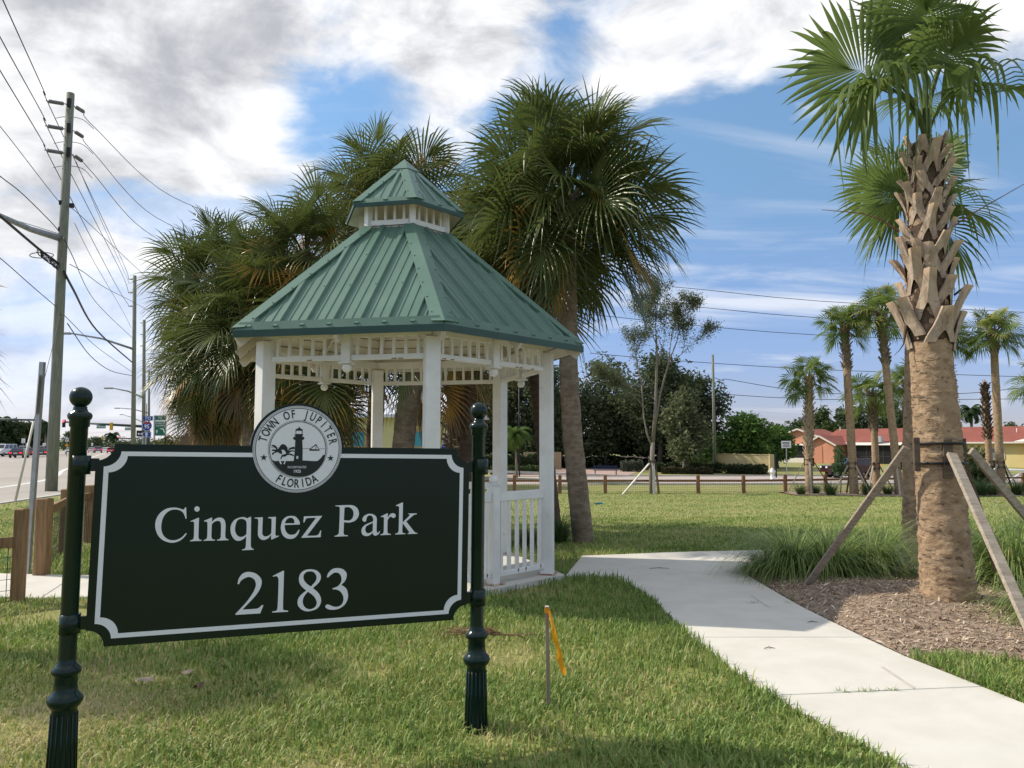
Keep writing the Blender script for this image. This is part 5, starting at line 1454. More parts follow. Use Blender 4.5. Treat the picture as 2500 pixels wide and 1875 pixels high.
def old_palm(label, base, top, r0, r1, nf, scale, seed, mid=None, elmin=-55, bark=None, group='tall old palms behind the gazebo', skirt=0, boots=0., dryf=.18, stalks=0, name='fan_palm', twigs=0):
    rs = random.Random(seed)
    base, top = Vector(base), Vector(top)
    t = thing(name, label, 'palm', base, group=group)
    mb = MB()
    pts = [(0, 0, -.1)] + ([Vector(mid) - base] if mid is not None else []) + [top - base]
    rad = [r0] + ([(r0 * .4 + r1 * .6)] if mid is not None else []) + [r1]
    pts.insert(1, Vector(pts[0]).lerp(Vector(pts[1]), .07))
    rad.insert(1, r0 * .84)
    pos, T = trunk_mb(mb, pts, rad, 18, 80, .008, seed)
    mb.build('trunk', bark or M_BARK_G, t)
    bb = boots_joined(pos, T - max(boots, .35), T + .12, .022, .95, M_BOOT_G, t, seed, 1.6)
    hubc = top - base
    fb = MB()
    fb.ball(hubc + Vector((0, 0, .08)), r1 * 1.25, 10, 1.5)
    fb.build('crown_heart', M_FIBRE, t)
    ga = 2.39996
    for i in range(nf):
        u = (i + .5) / nf
        el_ = 84 - (84 - elmin) * u ** .88 + rs.uniform(-7, 7)
        hub = hubc + Vector((0, 0, .32 - .45 * u))
        dry = .0 + (.35 * rs.random() if u > .3 else .1 * rs.random())
        if u > .40 and rs.random() < dryf * 1.6:
            dry = rs.uniform(.45, .85)
        put_frond(FS_OLD, t, hub, i * ga + rs.uniform(-.25, .25), el_, scale * rs.uniform(.86, 1.1) * (1 - .12 * u), dry, rs)
    for i in range(skirt):
        put_frond(FS_OLD, t, hubc + Vector((0, 0, -.18 - .25 * rs.random())), rs.uniform(0, 2 * PI), rs.uniform(-72, -45), scale * rs.uniform(.7, .95), rs.uniform(1.2, 1.9), rs)
    if stalks:
        q = MB()
        for i in range(stalks):
            a = rs.uniform(0, 2 * PI) if twigs == 0 else rs.gauss(math.atan2(-1, -.6) if twigs > 0 else PI / 2, .8)
            e = rs.uniform(.2, 1.0) if i % 3 else 1.3
            p = hubc + Vector((0, 0, .2))
            d = Vector((math.cos(a) * math.cos(e), math.sin(a) * math.cos(e), math.sin(e)))
            l = rs.uniform(1.1, 1.7) * scale
            k = [p + d * l * j / 5 + Vector((0, 0, -.55 * l * (j / 5) ** 2 * (0 if e > 1.2 else 1))) for j in range(6)]
            q.tube(k, [.014, .012, .010, .008, .006, .004], 5, False)
            for j in range(26):
                c = k[2].lerp(k[5], rs.random())
                v = Vector((rs.gauss(0, 1), rs.gauss(0, 1), rs.gauss(-.35 if e < 1.2 else .3, .6))).normalized() * rs.uniform(.15, .42)
                q.tube([c, c + v * .5 + Vector((0, 0, -.02)), c + v + Vector((0, 0, -.08))], [.005, .0035, .0015], 3, False)
        tag(q.build('flower_stalks', M_TWIG, t), kind='stuff')
    return t

# the clump behind the gazebo
def P(px, py, Y):
    return at(px, py, Y)
def onG(px, Y):
    x = (px - 1250) / FPX * Y * 1.0
    return Vector((x, Y, H(x, Y)))
b = gp(1425, 1322)
old_palm('biggest round crowned palm, its leaning grey trunk standing alone right of the gazebo', b, P(1390, 522, 13.1), .215, .128, 78, 1.06, 21, mid=P(1390, 940, 13.05), elmin=-34, skirt=1, stalks=5, dryf=.10, bark=M_BARK_G)
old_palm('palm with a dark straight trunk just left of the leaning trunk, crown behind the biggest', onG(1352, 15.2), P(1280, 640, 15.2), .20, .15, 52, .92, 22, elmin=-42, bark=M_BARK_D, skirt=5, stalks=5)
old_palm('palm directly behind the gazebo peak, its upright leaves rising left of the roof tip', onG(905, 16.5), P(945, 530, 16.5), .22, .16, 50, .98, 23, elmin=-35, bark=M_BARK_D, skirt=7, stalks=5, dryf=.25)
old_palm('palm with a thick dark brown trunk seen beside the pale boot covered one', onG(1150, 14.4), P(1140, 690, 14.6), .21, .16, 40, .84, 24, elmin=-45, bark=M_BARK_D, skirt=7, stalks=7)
old_palm('orange tipped palm left of the roof with a beard of brown stalks', onG(800, 15.0), P(745, 665, 15.0), .21, .16, 54, .80, 25, elmin=-50, bark=M_BARK_D, skirt=6, stalks=11, dryf=.5, boots=1.6)
old_palm('leftmost tall bushy palm with olive green sunlit leaves', onG(470, 16.0), P(540, 720, 16.0), .20, .17, 70, .74, 26, elmin=-70, skirt=4, dryf=.30, stalks=3, boots=1.0)
old_palm('low bushy palm in front of the leftmost one, its leaves hanging almost to the sign', onG(480, 15.0), P(522, 895, 15.0), .20, .17, 78, .66, 33, elmin=-84, skirt=6, dryf=.30, boots=.4)
old_palm('small dense palm filling the space under the left gazebo eave', onG(560, 15.6), P(575, 860, 15.6), .20, .17, 60, .70, 34, elmin=-80, skirt=5, dryf=.2, boots=.6)
old_palm('palm with a boot covered trunk right beside the left gazebo post', onG(612, 14.6), P(630, 800, 14.6), .22, .18, 56, .84, 27, elmin=-70, skirt=7, dryf=.25, boots=1.9, stalks=2)
old_palm('low leaning palm seen between the gazebo posts, grey trunk tilting to the right', onG(962, 13.9), P(1052, 790, 14.3), .235, .19, 30, .95, 28, elmin=-35, bark=M_BARK_G, skirt=4, mid=P(1002, 960, 14.1), boots=.5)
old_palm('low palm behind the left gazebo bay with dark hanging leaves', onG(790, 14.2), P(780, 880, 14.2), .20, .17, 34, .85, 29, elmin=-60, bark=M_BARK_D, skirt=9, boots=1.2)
old_palm('small palm with a pale boot covered trunk seen right of the middle gazebo post', onG(1118, 17.5), P(1104, 800, 17.5), .15, .14, 26, .80, 30, elmin=-45, boots=3.2, skirt=2)

# ------------------------------------------------------------------ staked palms
def brace(label, base, h, rad, legs, plank=(.04, .09), mats_=None, strapz=None, group='timber braces propping the palms', z0=None, lean=Vector((0, 0, 0))):
    """planks leaning on battens that are strapped round a trunk; legs: (azimuth, foot distance)"""
    base = Vector(base)
    t = thing('palm_brace', label, 'brace', base, group=group)
    c = lean * h
    for i, (a, d) in enumerate(legs):
        u = Vector((math.cos(a), math.sin(a), 0))
        x, y = base.x + u.x * d, base.y + u.y * d
        foot = u * d + Vector((0, 0, H(x, y) - base.z - .02))
        head = c + u * (rad + .045) + Vector((0, 0, h))
        m_ = (mats_ or [M_GREYWOOD])[i % len(mats_ or [1])]
        q = MB()
        q.bar(foot, head, plank[1], plank[0], up=(u.x, u.y, .3), bev=.004)
        q.build('plank', m_, t)
        q = MB()
        q.bar(c + u * (rad + .02) + Vector((0, 0, h - .22)), c + u * (rad + .02) + Vector((0, 0, h + .20)), plank[1] * .9, .038, up=(-u.y, u.x, 0), bev=.003)
        q.build('batten', M_DKWOOD, t)
    for z in (strapz or (h - .12, h + .12)):
        q = MB()
        q.lathe([(rad + .012, -.011), (rad + .030, -.011), (rad + .030, .011), (rad + .012, .011)], 20, c + Vector((0, 0, z)))
        q.build('strap', M_BLACK, t)
    return t

def young_palm(label, base, top, r, nf, seed, boots=(.55, 1.0), scale=1., fronds=None, bm=None, group='staked young palms along the far fence', elmin=-24, dead=False):
    rs = random.Random(seed)
    base, top = Vector(base), Vector(top)
    t = thing('staked_palm', label, 'palm', base, group=group)
    mb = MB()
    d = top - base
    m1 = d * .5 + Vector((rs.uniform(-.05, .05), 0, 0))
    pos, T = trunk_mb(mb, [(0, 0, -.1), d * .08, m1, d], [r * 1.2, r * 1.02, r * .95, r * .82], 14, 50, .006, seed)
    mb.build('trunk', M_BARK, t)
    boots_joined(pos, T * boots[0], T * boots[1], .028, .85, bm or M_BOOT_G, t, seed)
    if dead:
        q = MB()
        for i in range(16):
            a = rs.uniform(0, 2 * PI)
            q.tube([d + Vector((0, 0, -.1)), d + Vector((math.cos(a) * .1, math.sin(a) * .1, rs.uniform(.2, .45)))], [.03, .008], 5)
        q.build('broken_stalks', mat('dead_stalks', (.40, .20, .10), (.25, .13, .07), 8, .9), t)
        return t
    for i in range(nf):
        u = (i + .5) / nf
        el_ = 82 - (82 - elmin) * u ** 1.0 + rs.uniform(-8, 8)
        dry = rs.uniform(0, .25) if rs.random() < .8 else rs.uniform(.5, .8)
        put_frond(FS_YNG, t, d + Vector((0, 0, .08 - .2 * u)), i * 2.39996 + rs.uniform(-.3, .3), el_, scale * rs.uniform(.85, 1.1), dry, rs)
    for (a, e, s, dr) in (fronds or []):
        put_frond(FS_YNG, t, d + Vector((0, 0, -.35)), a, e, s, dr, rs)
    return t
def G2(px, py, Y):
    q = at(px, 1100, Y)
    return Vector((q.x, Y, H(q.x, Y)))
YP = [
    ('short staked palm by the white street sign, trunk all in boots', (1972, 38.5), (1975, 925, 38.5), .19, 13, 1.0, (.35, 1.02), [(PI * .98, -8, 1.05, .1), (PI * .9, -25, .9, .1), (-.1, 12, .95, 0)]),
    ('tall staked palm second from the street sign, neat round crown and a fat boot collar', (2082, 38), (2062, 800, 38), .20, 18, 1.05, (.72, 1.02), []),
    ('short staked palm between the two tall ones, wide flat crown', (2136, 39.5), (2128, 965, 39.5), .18, 14, 1.15, (.62, 1.02), []),
    ('tall leaning staked palm whose crown touches the near boot trunk', (2192, 37.6), (2150, 768, 37.6), .19, 20, 1.15, (.70, 1.02), [(PI, 15, 1.1, .3)]),
    ('staked palm half hidden behind the left edge of the near trunk', (2222, 41), (2214, 940, 41), .18, 15, 1.1, (.6, 1.02), [(PI * .95, 25, 1.15, .1)]),
    ('tall staked palm right of the near trunk, broad crown over a bare trunk', (2440, 38.5), (2425, 815, 38.5), .20, 19, 1.2, (.84, 1.02), [(PI * .97, 10, 1.25, .15), (PI, 22, 1.15, .2), (0., 20, 1.1, .1)]),
    ('palm hidden behind the near trunk with leaves showing on its right side', (2302, 40), (2300, 820, 40), .18, 16, 1.2, (.65, 1.02), [(0., 5, 1.2, .1)]),
    ('palm at the right picture edge with only its leaf tips showing', (2545, 42), (2545, 930, 42), .18, 14, 1.2, (.6, 1.02), [(PI, 5, 1.3, .0)])]
BR_LAB = ['brace of the palm beside the street sign, pale planks spread wide', 'brace of the second palm, one pale plank facing the lawn', 'brace of the short flat crowned palm, its left plank pale', 'brace of the tall leaning palm, dark planks crossing behind it',
          'brace of the palm half hidden by the near trunk', 'brace of the tall palm right of the near trunk, pale plank in front', 'brace of the palm behind the near trunk', 'brace of the palm at the right picture edge']
for i, (lab, (bx_, bY), (tx, ty, tY), r, nf, s, bo, ex_) in enumerate(YP):
    bs = G2(bx_, 0, bY)
    young_palm(lab, bs, at(tx, ty, tY), r, nf + 5, 60 + i, bo, s * 1.1, ex_, bm=M_BOOT_G if i else M_BOOT)
    if i in (6,):
        continue
    rs = random.Random(i + 5)
    a0 = (-1.9, -1.45, -2.4, -1.9, -2.2, -1.2, 0, -1.5)[i]
    tp_ = (at(tx, ty, tY) - bs)
    brace(BR_LAB[i], bs, (1.62, 1.45, 1.42, 1.45, 1.4, 1.5, 1.4, 1.4)[i], r * .97, [(a0 + k * PI / 2 + rs.uniform(-.2, .2), 1.0 + rs.uniform(-.1, .25)) for k in range(4)], mats_=[M_GREYWOOD, M_DKWOOD, M_DKWOOD, M_GREYWOOD], lean=Vector((tp_.x, tp_.y, 0)) / max(tp_.z, .1))
bs = G2(2416, 0, 41.5)
young_palm('dead headless palm with a brown stub of broken stalks, left of the tall right palm', bs, at(2404, 945, 41.5), .17, 0, 75, (.5, 1.02), dead=True, bm=M_FIBRE)
brace('brace of the dead headless palm', bs, 1.5, .16, [(-2.3, 1.2), (-.6, 1.1), (1.2, 1.0)], mats_=[M_GREYWOOD, M_DKWOOD])

# ------------------------------------------------------------------ the two near palms
nb = gp(2322, 1493)
nb.z = float(bed_h(nb.x, nb.y)) - .04
NY = nb.y
near_palm = thing('boot_trunk_palm', 'nearest palm with a thick tan trunk, criss-crossing cut leaf bases and a big fan crown', 'palm', nb)
def nl(px, py, dY=0.):
    return at(px, py, NY + dY) - nb
npts = [(0, 0, -.1), nl(2314, 1430), nl(2300, 1250), nl(2287, 1040), nl(2274, 864), nl(2262, 600), nl(2262, 350)]
nrad = [.275, .245, .222, .212, .190, .175, .13]
mb = MB()
npos, NT = trunk_mb(mb, npts, nrad, 44, 330, .007, 3., .0028)
mb.build('trunk', M_BARK, near_palm)
rs = random.Random(12)
sB0 = sum((Vector(npts[i + 1]) - Vector(npts[i])).length for i in range(4)) + .02
k = 0
s = sB0
while s < NT - .20:
    c, r = npos(s)
    f = (s - sB0) / (NT - sB0)
    o = mobj('leaf_base', BOOTS[rs.randrange(6)], near_palm)
    sc_ = (1.22 - .42 * min(1, f * 2.2)) if f < .45 else .84 - .16 * f
    M = Matrix.Rotation(k * 2.39996 + rs.uniform(-.12, .12), 3, 'Z') @ Matrix.Rotation(R(rs.uniform(-3, 7) + 4 * f), 3, 'Y')
    o.rotation_euler = M.to_euler()
    u = Vector((math.cos(k * 2.39996), math.sin(k * 2.39996), 0))
    o.location = c + M @ Vector((r * .965, 0, 0))
    o.scale = (sc_ * rs.uniform(.9, 1.1), sc_ * rs.uniform(.9, 1.1), sc_ * rs.uniform(.9, 1.15))
    s += (.05 if f < .3 else .031) * rs.uniform(.8, 1.2)
    k += 1
fb = MB()
for i in range(420):     # torn fibre between the leaf bases
    s = sB0 + .1 + (NT - sB0 - .1) * rs.random() ** .7
    c, r = npos(s)
    a = rs.uniform(0, 2 * PI)
    p = c + Vector((math.cos(a), math.sin(a), 0)) * (r + .012)
    v = Vector((rs.gauss(0, 1), rs.gauss(0, 1), rs.gauss(0, .8))).normalized() * rs.uniform(.03, .10)
    fb.tube([p, p + v * .6 + Vector((math.cos(a), math.sin(a), 0)) * .03, p + v + Vector((math.cos(a), math.sin(a), -.3)) * .03], [.003, .002, .001], 3, False)
tag(fb.build('fibre_strands', M_FIBRE, near_palm), kind='stuff')
fl = MB()
for i in range(520):     # lifted bark flakes on the trunk
    s = .15 + (sB0 - .2) * rs.random()
    c, r = npos(s)
    a = rs.uniform(0, 2 * PI)
    u = Vector((math.cos(a), math.sin(a), 0))
    tn = Vector((-math.sin(a), math.cos(a), 0))
    p = c + u * (r + .004)
    w_ = rs.uniform(.012, .05)
    h_ = rs.uniform(.004, .014)
    o = rs.uniform(.005, .016)
    fl.add([p - tn * w_, p + tn * w_, p + tn * w_ * .8 + u * o + Vector((0, 0, h_)), p - tn * w_ * .7 + u * o * .7 + Vector((0, 0, h_ * 1.3))], [(0, 1, 2, 3)])
tag(fl.build('bark_flakes', M_BOOT, near_palm), kind='stuff')
fs_ = MB()
zs = [sB0 + .12 + (NT - sB0 - .05) * i / 14 for i in range(15)]
fs_.tube([npos(min(z, NT))[0] for z in zs], [npos(min(z, NT))[1] + .006 + .006 * math.sin(i * 2.1) for i, z in enumerate(zs)], 20)
fs_.build('fibre_sheath', M_FIBRE, near_palm)
def near_frond(hub, az_, el_, Lp, Lb, dry, seed, **kw):
    kw = dict(dict(n=46, droop=.42, span=150, fuse=.56, seg=7, bend=14., fold=.20, cost=.24, pw=.022), **kw)
    me = frond_mesh('frond', el_, Lp, Lb, M_FROND_Y, seed=seed, **kw)
    o = mobj('frond', me, near_palm)
    o.location = hub
    o.rotation_euler = (0, 0, az_)
    o['dry'] = float(dry)
    return o
hub = nl(2262, 335)
D = lambda deg: R(deg)
for hz_, a, e, lp, lb, dr, kw in (
    (0, 178, 74, .90, 1.04, .02, dict(droop=.26, bend=48, fold=.08, roll=80, span=122, n=40)),   # big fan to the left
    (-.03, 196, 68, .78, .84, .10, dict(droop=1.35, bend=52, fold=.4, span=110, n=30)),          # hanging left
    (.03, 24, 82, 1.05, .80, .14, dict(droop=.35, bend=30, roll=-72, span=120)),                  # upright right
    (-.02, -14, 74, .72, .80, .04, dict(droop=1.2, bend=50, fold=.35, span=112, n=32)),           # drooping right
    (0, -62, 83, .74, .80, .06, dict(droop=.55, bend=22, fold=.14, roll=-20, span=125)),          # front
    (.05, 100, 84, 1.15, .92, .22, dict(droop=.3, bend=14)),
    (.06, 150, 86, 1.2, .9, .24, dict(droop=.25, bend=12, roll=30)),
    (.05, -110, 85, 1.08, .8, .20, dict(droop=.45, bend=22, span=110)),
    (0, 60, 66, .85, .85, .08, dict(droop=.8, bend=36, span=120)),
    (-.05, -150, 72, .70, .72, .12, dict(droop=1.4, bend=48, fold=.4, span=100, n=26))):
    near_frond(hub + Vector((0, 0, hz_)), D(a), e, lp, lb, dr, int(a + 500), **kw)
for pts, lab in (((nl(2195, 566), nl(2150, 535), nl(2100, 520), nl(2006, 512)), 'l'), ((nl(2310, 565), nl(2360, 530), nl(2420, 495), nl(2520, 438, -.2)), 'r')):
    q = MB()
    q.tube(pts, [.010, .008, .006, .003], 6)
    q.build('flower_stalk', M_TWIG, near_palm)
q = MB()
q.tube([nl(2330, 720, .1), nl(2356, 700, .1)], [.012, .010], 6)
q.build('cut_stalk', M_FIBRE, near_palm)
q = MB()
q.tube([nl(2225, 760), nl(2212, 800), nl(2206, 840), nl(2196, 855), nl(2183, 868)], [.03, .022, .008, .004, .002], 6)
q.build('hanging_stalk', M_FIBRE, near_palm)

# brace of the nearest palm
nbr = thing('palm_brace', 'brace of the nearest palm, long pale plank leaning towards the path on the right', 'brace', nb, group='timber braces propping the palms')
def plank_px(p0, y0, p1, y1, m, w_=.088, h_=.038, nm='plank', up=None):
    a, b = at(*p0, NY + y0) - nb, at(*p1, NY + y1) - nb
    q = MB()
    q.bar(a, b, w_, h_, up=up or (0, -1, .2), bev=.004)
    return q.build(nm, m, nbr)
plank_px((2323, 1108), -.30, (2580, 1680), -2.05, M_GREYWOOD, .092)
plank_px((2214, 1092), -.12, (1962, 1440), 1.0, mat('brown_grey_plank', (.34, .28, .215), (.23, .18, .135), 3, .85, stretch=(1, 14, 14), bump=.4, bscale=7, bdist=.003), .070)
plank_px((2350, 1130), .22, (2452, 1435), .95, M_DKWOOD, .088)
plank_px((2370, 1100), .25, (2640, 1420), .9, M_GREYWOOD, .088)
for px, y0, y1, dY, m in ((2236, 1068, 1150, -.17, M_DKWOOD), (2312, 1072, 1168, -.215, M_DKWOOD), (2346, 1070, 1165, .20, M_DKWOOD)):
    plank_px((px, y0), dY, (px + 3, y1), dY, m, .09 if px > 2300 else .06, .035, 'batten', up=(1, 0, 0) if False else (0, -1, 0))
for py in (1084, 1130):
    c = npos(1.6 - nb.z + (1091 - py) / FPX * NY + .1)[0]
    q = MB()
    q.lathe([(.222, -.012), (.245, -.012), (.245, .012), (.222, .012)], 24, c)
    q.build('strap', M_BLACK, nbr)
# second near palm, right behind the first
b2 = gp(2234, 1352)
Y2 = b2.y
pal2 = thing('boot_trunk_palm', 'palm right behind the nearest palm, fan leaves showing on both its sides', 'palm', b2)
mb = MB()
p2pos, T2 = trunk_mb(mb, [(0, 0, -.1), at(2237, 1300, Y2) - b2, at(2238, 1000, Y2) - b2, at(2245, 500, Y2) - b2], [.24, .20, .18, .15], 24, 140, .008, 9.)
mb.build('trunk', M_BARK, pal2)
rs = random.Random(31)
for i in range(46):
    s = T2 * .62 + T2 * .40 * i / 46
    c, r = p2pos(min(s, T2))
    o = mobj('leaf_base', BOOTS[rs.randrange(6)], pal2)
    M = Matrix.Rotation(i * 2.39996, 3, 'Z') @ Matrix.Rotation(R(rs.uniform(0, 10)), 3, 'Y')
    o.rotation_euler = M.to_euler()
    o.location = c + M @ Vector((r * .95, 0, 0))
    o.scale = (.85,) * 3
hub2 = at(2245, 500, Y2) - b2
for a, e, lp, lb, dr, kw in (
    (177, 42, .34, 1.12, .0, dict(droop=.22, bend=14, fold=.08, span=105, roll=76)), (186, 10, .34, 1.05, .12, dict(droop=.35, bend=12, fold=.1, span=100, roll=70)), (172, -14, .3, .95, .05, dict(droop=.6, bend=20)),
    (6, 62, .46, 1.05, .12, dict(droop=.06, bend=6, fold=.08, span=70, cut=.62, roll=-78)), (-8, 20, .45, .95, .05, dict(droop=.7, bend=34)), (10, -20, .5, .9, .05, dict(droop=.8, bend=30)),
    (80, 60, .6, 1.0, .05, {}), (120, 40, .6, 1.0, .05, {}), (45, 35, .6, 1.0, .05, {}), (150, 75, .6, 1.0, .1, {}), (30, 80, .6, 1.0, .1, {})):
    me = frond_mesh('frond', e, lp, lb, M_FROND_Y, seed=int(a + 900 + e), **dict(dict(n=44, droop=.4, span=145, seg=5, bend=16., fold=.2, cost=.24), **kw))
    o = mobj('frond', me, pal2)
    o.location = hub2 + Vector((0, 0, .05))
    o.rotation_euler = (0, 0, D(a))
    o['dry'] = float(dr)
# palm just outside the left edge whose dry leaf tips hang into view
b3 = Vector((-5.72, 6.5, 0))
pal3 = thing('fan_palm', 'reddish dry palm leaf tips hanging into view at the left picture edge', 'palm', b3)
mb = MB()
trunk_mb(mb, [(0, 0, -.1), (0, 0, 1.5), (.05, 0, 2.75)], [.20, .16, .13], 14, 40, .007, 2.)
mb.build('trunk', M_BARK_G, pal3)
rs = random.Random(77)
for i in range(22):
    put_frond(FS_OLD, pal3, Vector((.05, 0, 2.8)), i * 2.39996, 75 - 4.5 * i, .52, .1 + .03 * i, rs)
for a, e, d in ((-8, 8, .85), (6, -8, 1.05), (-18, -20, 1.05)):
    put_frond(FS_OLD, pal3, Vector((.05, 0, 2.75)), R(a), e, .60, d, rs)

# ------------------------------------------------------------------ clump grasses
def tussock_mesh(nm, n, L, spread, seed, m, wid=.007, seg=5, wind=(0, 0)):
    r = np.random.default_rng(seed)
    a = r.uniform(0, 2 * PI, n)
    l = L * r.uniform(.55, 1.15, n)
    tilt = np.abs(r.normal(0, .55, n)) * spread + .08
    base = np.stack([np.cos(a), np.sin(a)], 1) * (r.uniform(0, 1, n) ** .7 * .16 * L)[:, None]
    V, A = [], []
    qx = np.stack([-np.sin(a), np.cos(a), np.zeros(n)], 1)
    pos = np.concatenate([base, np.full((n, 1), -.02)], 1)
    cur = tilt.copy()
    st = l / seg
    tone = r.uniform(0, .45, n) + (r.uniform(0, 1, n) < .10) * .5
    droop = r.uniform(.22, .52, n) * spread
    for s in range(seg + 1):
        w_ = wid * (1 - (s / seg) ** 1.6) * .5 + .0004
        V += [pos - qx * w_, pos + qx * w_]
        A += [tone, tone]
        d = np.stack([np.cos(a) * np.sin(cur) + wind[0], np.sin(a) * np.sin(cur) + wind[1], np.cos(cur)], 1)
        pos = pos + d * st[:, None]
        cur = np.minimum(cur + droop * (.5 + s * .28), 2.5)
    V = np.stack(V, 1).reshape(-1, 3)
    A = np.stack(A, 1).ravel()
    k = np.arange(n)[:, None] * (2 * (seg + 1))
    F = np.concatenate([k + np.array([[2 * s, 2 * s + 1, 2 * s + 3, 2 * s + 2]]) for s in range(seg)])
    return np_mesh(nm, V, F, m, A)
M_TUSS = mat('clump_grass_blade', (.17, .255, .070), (.205, .285, .078), 3, .45, attr=((.46, .47, .18), .15, .9), transl=.35)
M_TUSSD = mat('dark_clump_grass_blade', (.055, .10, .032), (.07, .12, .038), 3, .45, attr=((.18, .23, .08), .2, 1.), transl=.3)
TM = [tussock_mesh('clump_grass', 820, 1.0, 1.12, 50 + i, M_TUSS, .0115, 6) for i in range(3)]
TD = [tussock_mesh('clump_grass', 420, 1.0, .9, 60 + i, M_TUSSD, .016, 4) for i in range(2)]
GT = 'arching clump grasses'
for (px, py), s, lab, i in (((1935, 1412), 1.08, 'pale green clump grass at the inner corner of the path, left of the nearest trunk', 0), ((2025, 1415), 1.12, 'clump grass behind the foot of the dark leaning plank', 1), ((2130, 1402), 1.1, 'clump grass touching the left side of the nearest trunk', 2), ((1868, 1402), .55, 'smallest clump grass, at the tip of the mulch bed', 1),
                              ((2480, 1435), 1.4, 'tall clump grass right of the nearest trunk behind the pale plank', 0), ((2600, 1420), 1.45, 'clump grass at the right picture edge beyond the tall one', 2), ((2560, 1535), .75, 'clump grass under the pale plank at the right picture edge', 1), ((2380, 1372), .7, 'clump grass directly behind the nearest trunk', 0)):
    b = gp(px, py)
    o = mobj('clump_grass', TM[i], None, (b.x, b.y, .01))
    o.rotation_euler = (0, 0, px * .7)
    o.scale = (s * 1.05, s * 1.05, s)
    tag(o, lab, 'clump grass', GT)
b = gp(1352, 1318)
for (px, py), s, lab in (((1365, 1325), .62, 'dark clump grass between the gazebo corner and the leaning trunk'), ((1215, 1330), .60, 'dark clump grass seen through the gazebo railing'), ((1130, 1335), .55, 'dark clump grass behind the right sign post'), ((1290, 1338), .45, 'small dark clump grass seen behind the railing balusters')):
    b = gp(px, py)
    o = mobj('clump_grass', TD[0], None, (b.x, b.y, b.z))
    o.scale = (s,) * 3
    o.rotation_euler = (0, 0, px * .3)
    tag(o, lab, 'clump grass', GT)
# planting bed under the far palms
fb_px = [(1935, 37.2), (2060, 36.6), (2200, 36.0), (2330, 36.2), (2520, 36.5)]
V = []
for px, Y in fb_px:
    x = (px - 1250) / FPX * Y
    V += [(x, Y, H(x, Y) + .03), (x + .3, Y + 2.2, H(x, Y + 2.2) + .08), (x + .6, Y + 4.4, H(x, Y + 4.4) + .03)]
tag(MB().add(V, [(i * 3 + k, i * 3 + 3 + k, i * 3 + 4 + k, i * 3 + 1 + k) for i in range(4) for k in (0, 1)]).build('far_mulch_bed', m_mulch), kind='structure')
rs = random.Random(5)
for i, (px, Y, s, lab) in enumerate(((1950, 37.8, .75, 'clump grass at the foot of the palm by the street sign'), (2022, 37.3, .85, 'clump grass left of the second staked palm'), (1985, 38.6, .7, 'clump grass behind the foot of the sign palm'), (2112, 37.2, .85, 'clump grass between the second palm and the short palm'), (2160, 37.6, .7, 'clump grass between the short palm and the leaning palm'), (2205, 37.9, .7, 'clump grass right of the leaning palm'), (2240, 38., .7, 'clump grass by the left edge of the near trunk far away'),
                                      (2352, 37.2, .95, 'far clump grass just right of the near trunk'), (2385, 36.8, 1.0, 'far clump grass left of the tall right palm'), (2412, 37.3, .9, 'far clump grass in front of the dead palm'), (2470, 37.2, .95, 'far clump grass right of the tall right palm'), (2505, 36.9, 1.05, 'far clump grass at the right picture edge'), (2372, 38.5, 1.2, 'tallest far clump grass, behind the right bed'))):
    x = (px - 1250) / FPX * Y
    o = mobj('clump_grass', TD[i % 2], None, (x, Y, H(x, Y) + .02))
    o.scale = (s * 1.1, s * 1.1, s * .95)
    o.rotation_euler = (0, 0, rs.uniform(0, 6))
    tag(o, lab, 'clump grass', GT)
# ------------------------------------------------------------------ timber fences
def fence(label, posts, hgt, rails, m_, parent_group='timber park fences', mesh_h=.62, psz=.13, cell=.10, wire=.0025):
    t = thing('rail_fence', label, 'fence', posts[0], group=parent_group)
    o = Vector(posts[0])
    pp = [Vector(p) - o for p in posts]
    for p in pp:
        q = MB()
        q.box((p.x, p.y, p.z + hgt / 2 - .05), (psz, psz, hgt + .1), bev=.012)
        q.build('post', m_, t)
    for a, b in zip(pp[:-1], pp[1:]):
        if (b - a).length > 4.2:
            continue
        for z in rails:
            q = MB()
            q.bar(a + Vector((0, 0, z)), b + Vector((0, 0, z)), .045, .11, bev=.005)
            q.build('rail', m_, t)
        q = MB()
        L = (b - a).length
        n = max(2, int(L / cell))
        for i in range(n + 1):
            c = a.lerp(b, i / n)
            q.bar(c + Vector((0, 0, .02)), c + Vector((0, 0, mesh_h)), wire * 2, wire * 2)
        k = max(2, int(mesh_h / cell))
        for i in range(k + 1):
            z = Vector((0, 0, .02 + (mesh_h - .02) * i / k))
            q.bar(a + z, b + z, wire * 2, wire * 2)
        tag(q.build('wire_mesh', M_MESH, t), kind='stuff')
    return t
pf = [gp(101, 1407), gp(159, 1349), gp(217.5, 1324)]
d_ = (pf[2] - pf[1])
pf += [pf[2] + d_ * .9, pf[2] + d_ * 1.9]
fence('timber fence beside the road, from the sidewalk gap running away behind the sign', pf, .96, (.78,), M_WOOD, psz=.15, mesh_h=.72)
a_ = gp(42, 1471)
fence('timber fence end at the left picture edge, nearest the sign, with a notched rail', [a_, a_ + Vector((-1.3, -1.35, 0)), a_ + Vector((-2.6, -2.7, 0))], .96, (.62,), M_WOOD, psz=.11, mesh_h=.58)
fp = []
for px, Y in ((1034, 40), (1145, 40), (1256, 40), (1366, 40), (1476, 40), (1588.5, 40), (1701, 40), (1811, 40), (1912, 40.6), (2010, 41.6), (2102, 42.8), (2200, 43.5), (2300, 44.2), (2395, 45), (2490, 46), (2580, 47)):
    x = (px - 1250) / FPX * Y
    fp.append(Vector((x, Y, H(x, Y))))
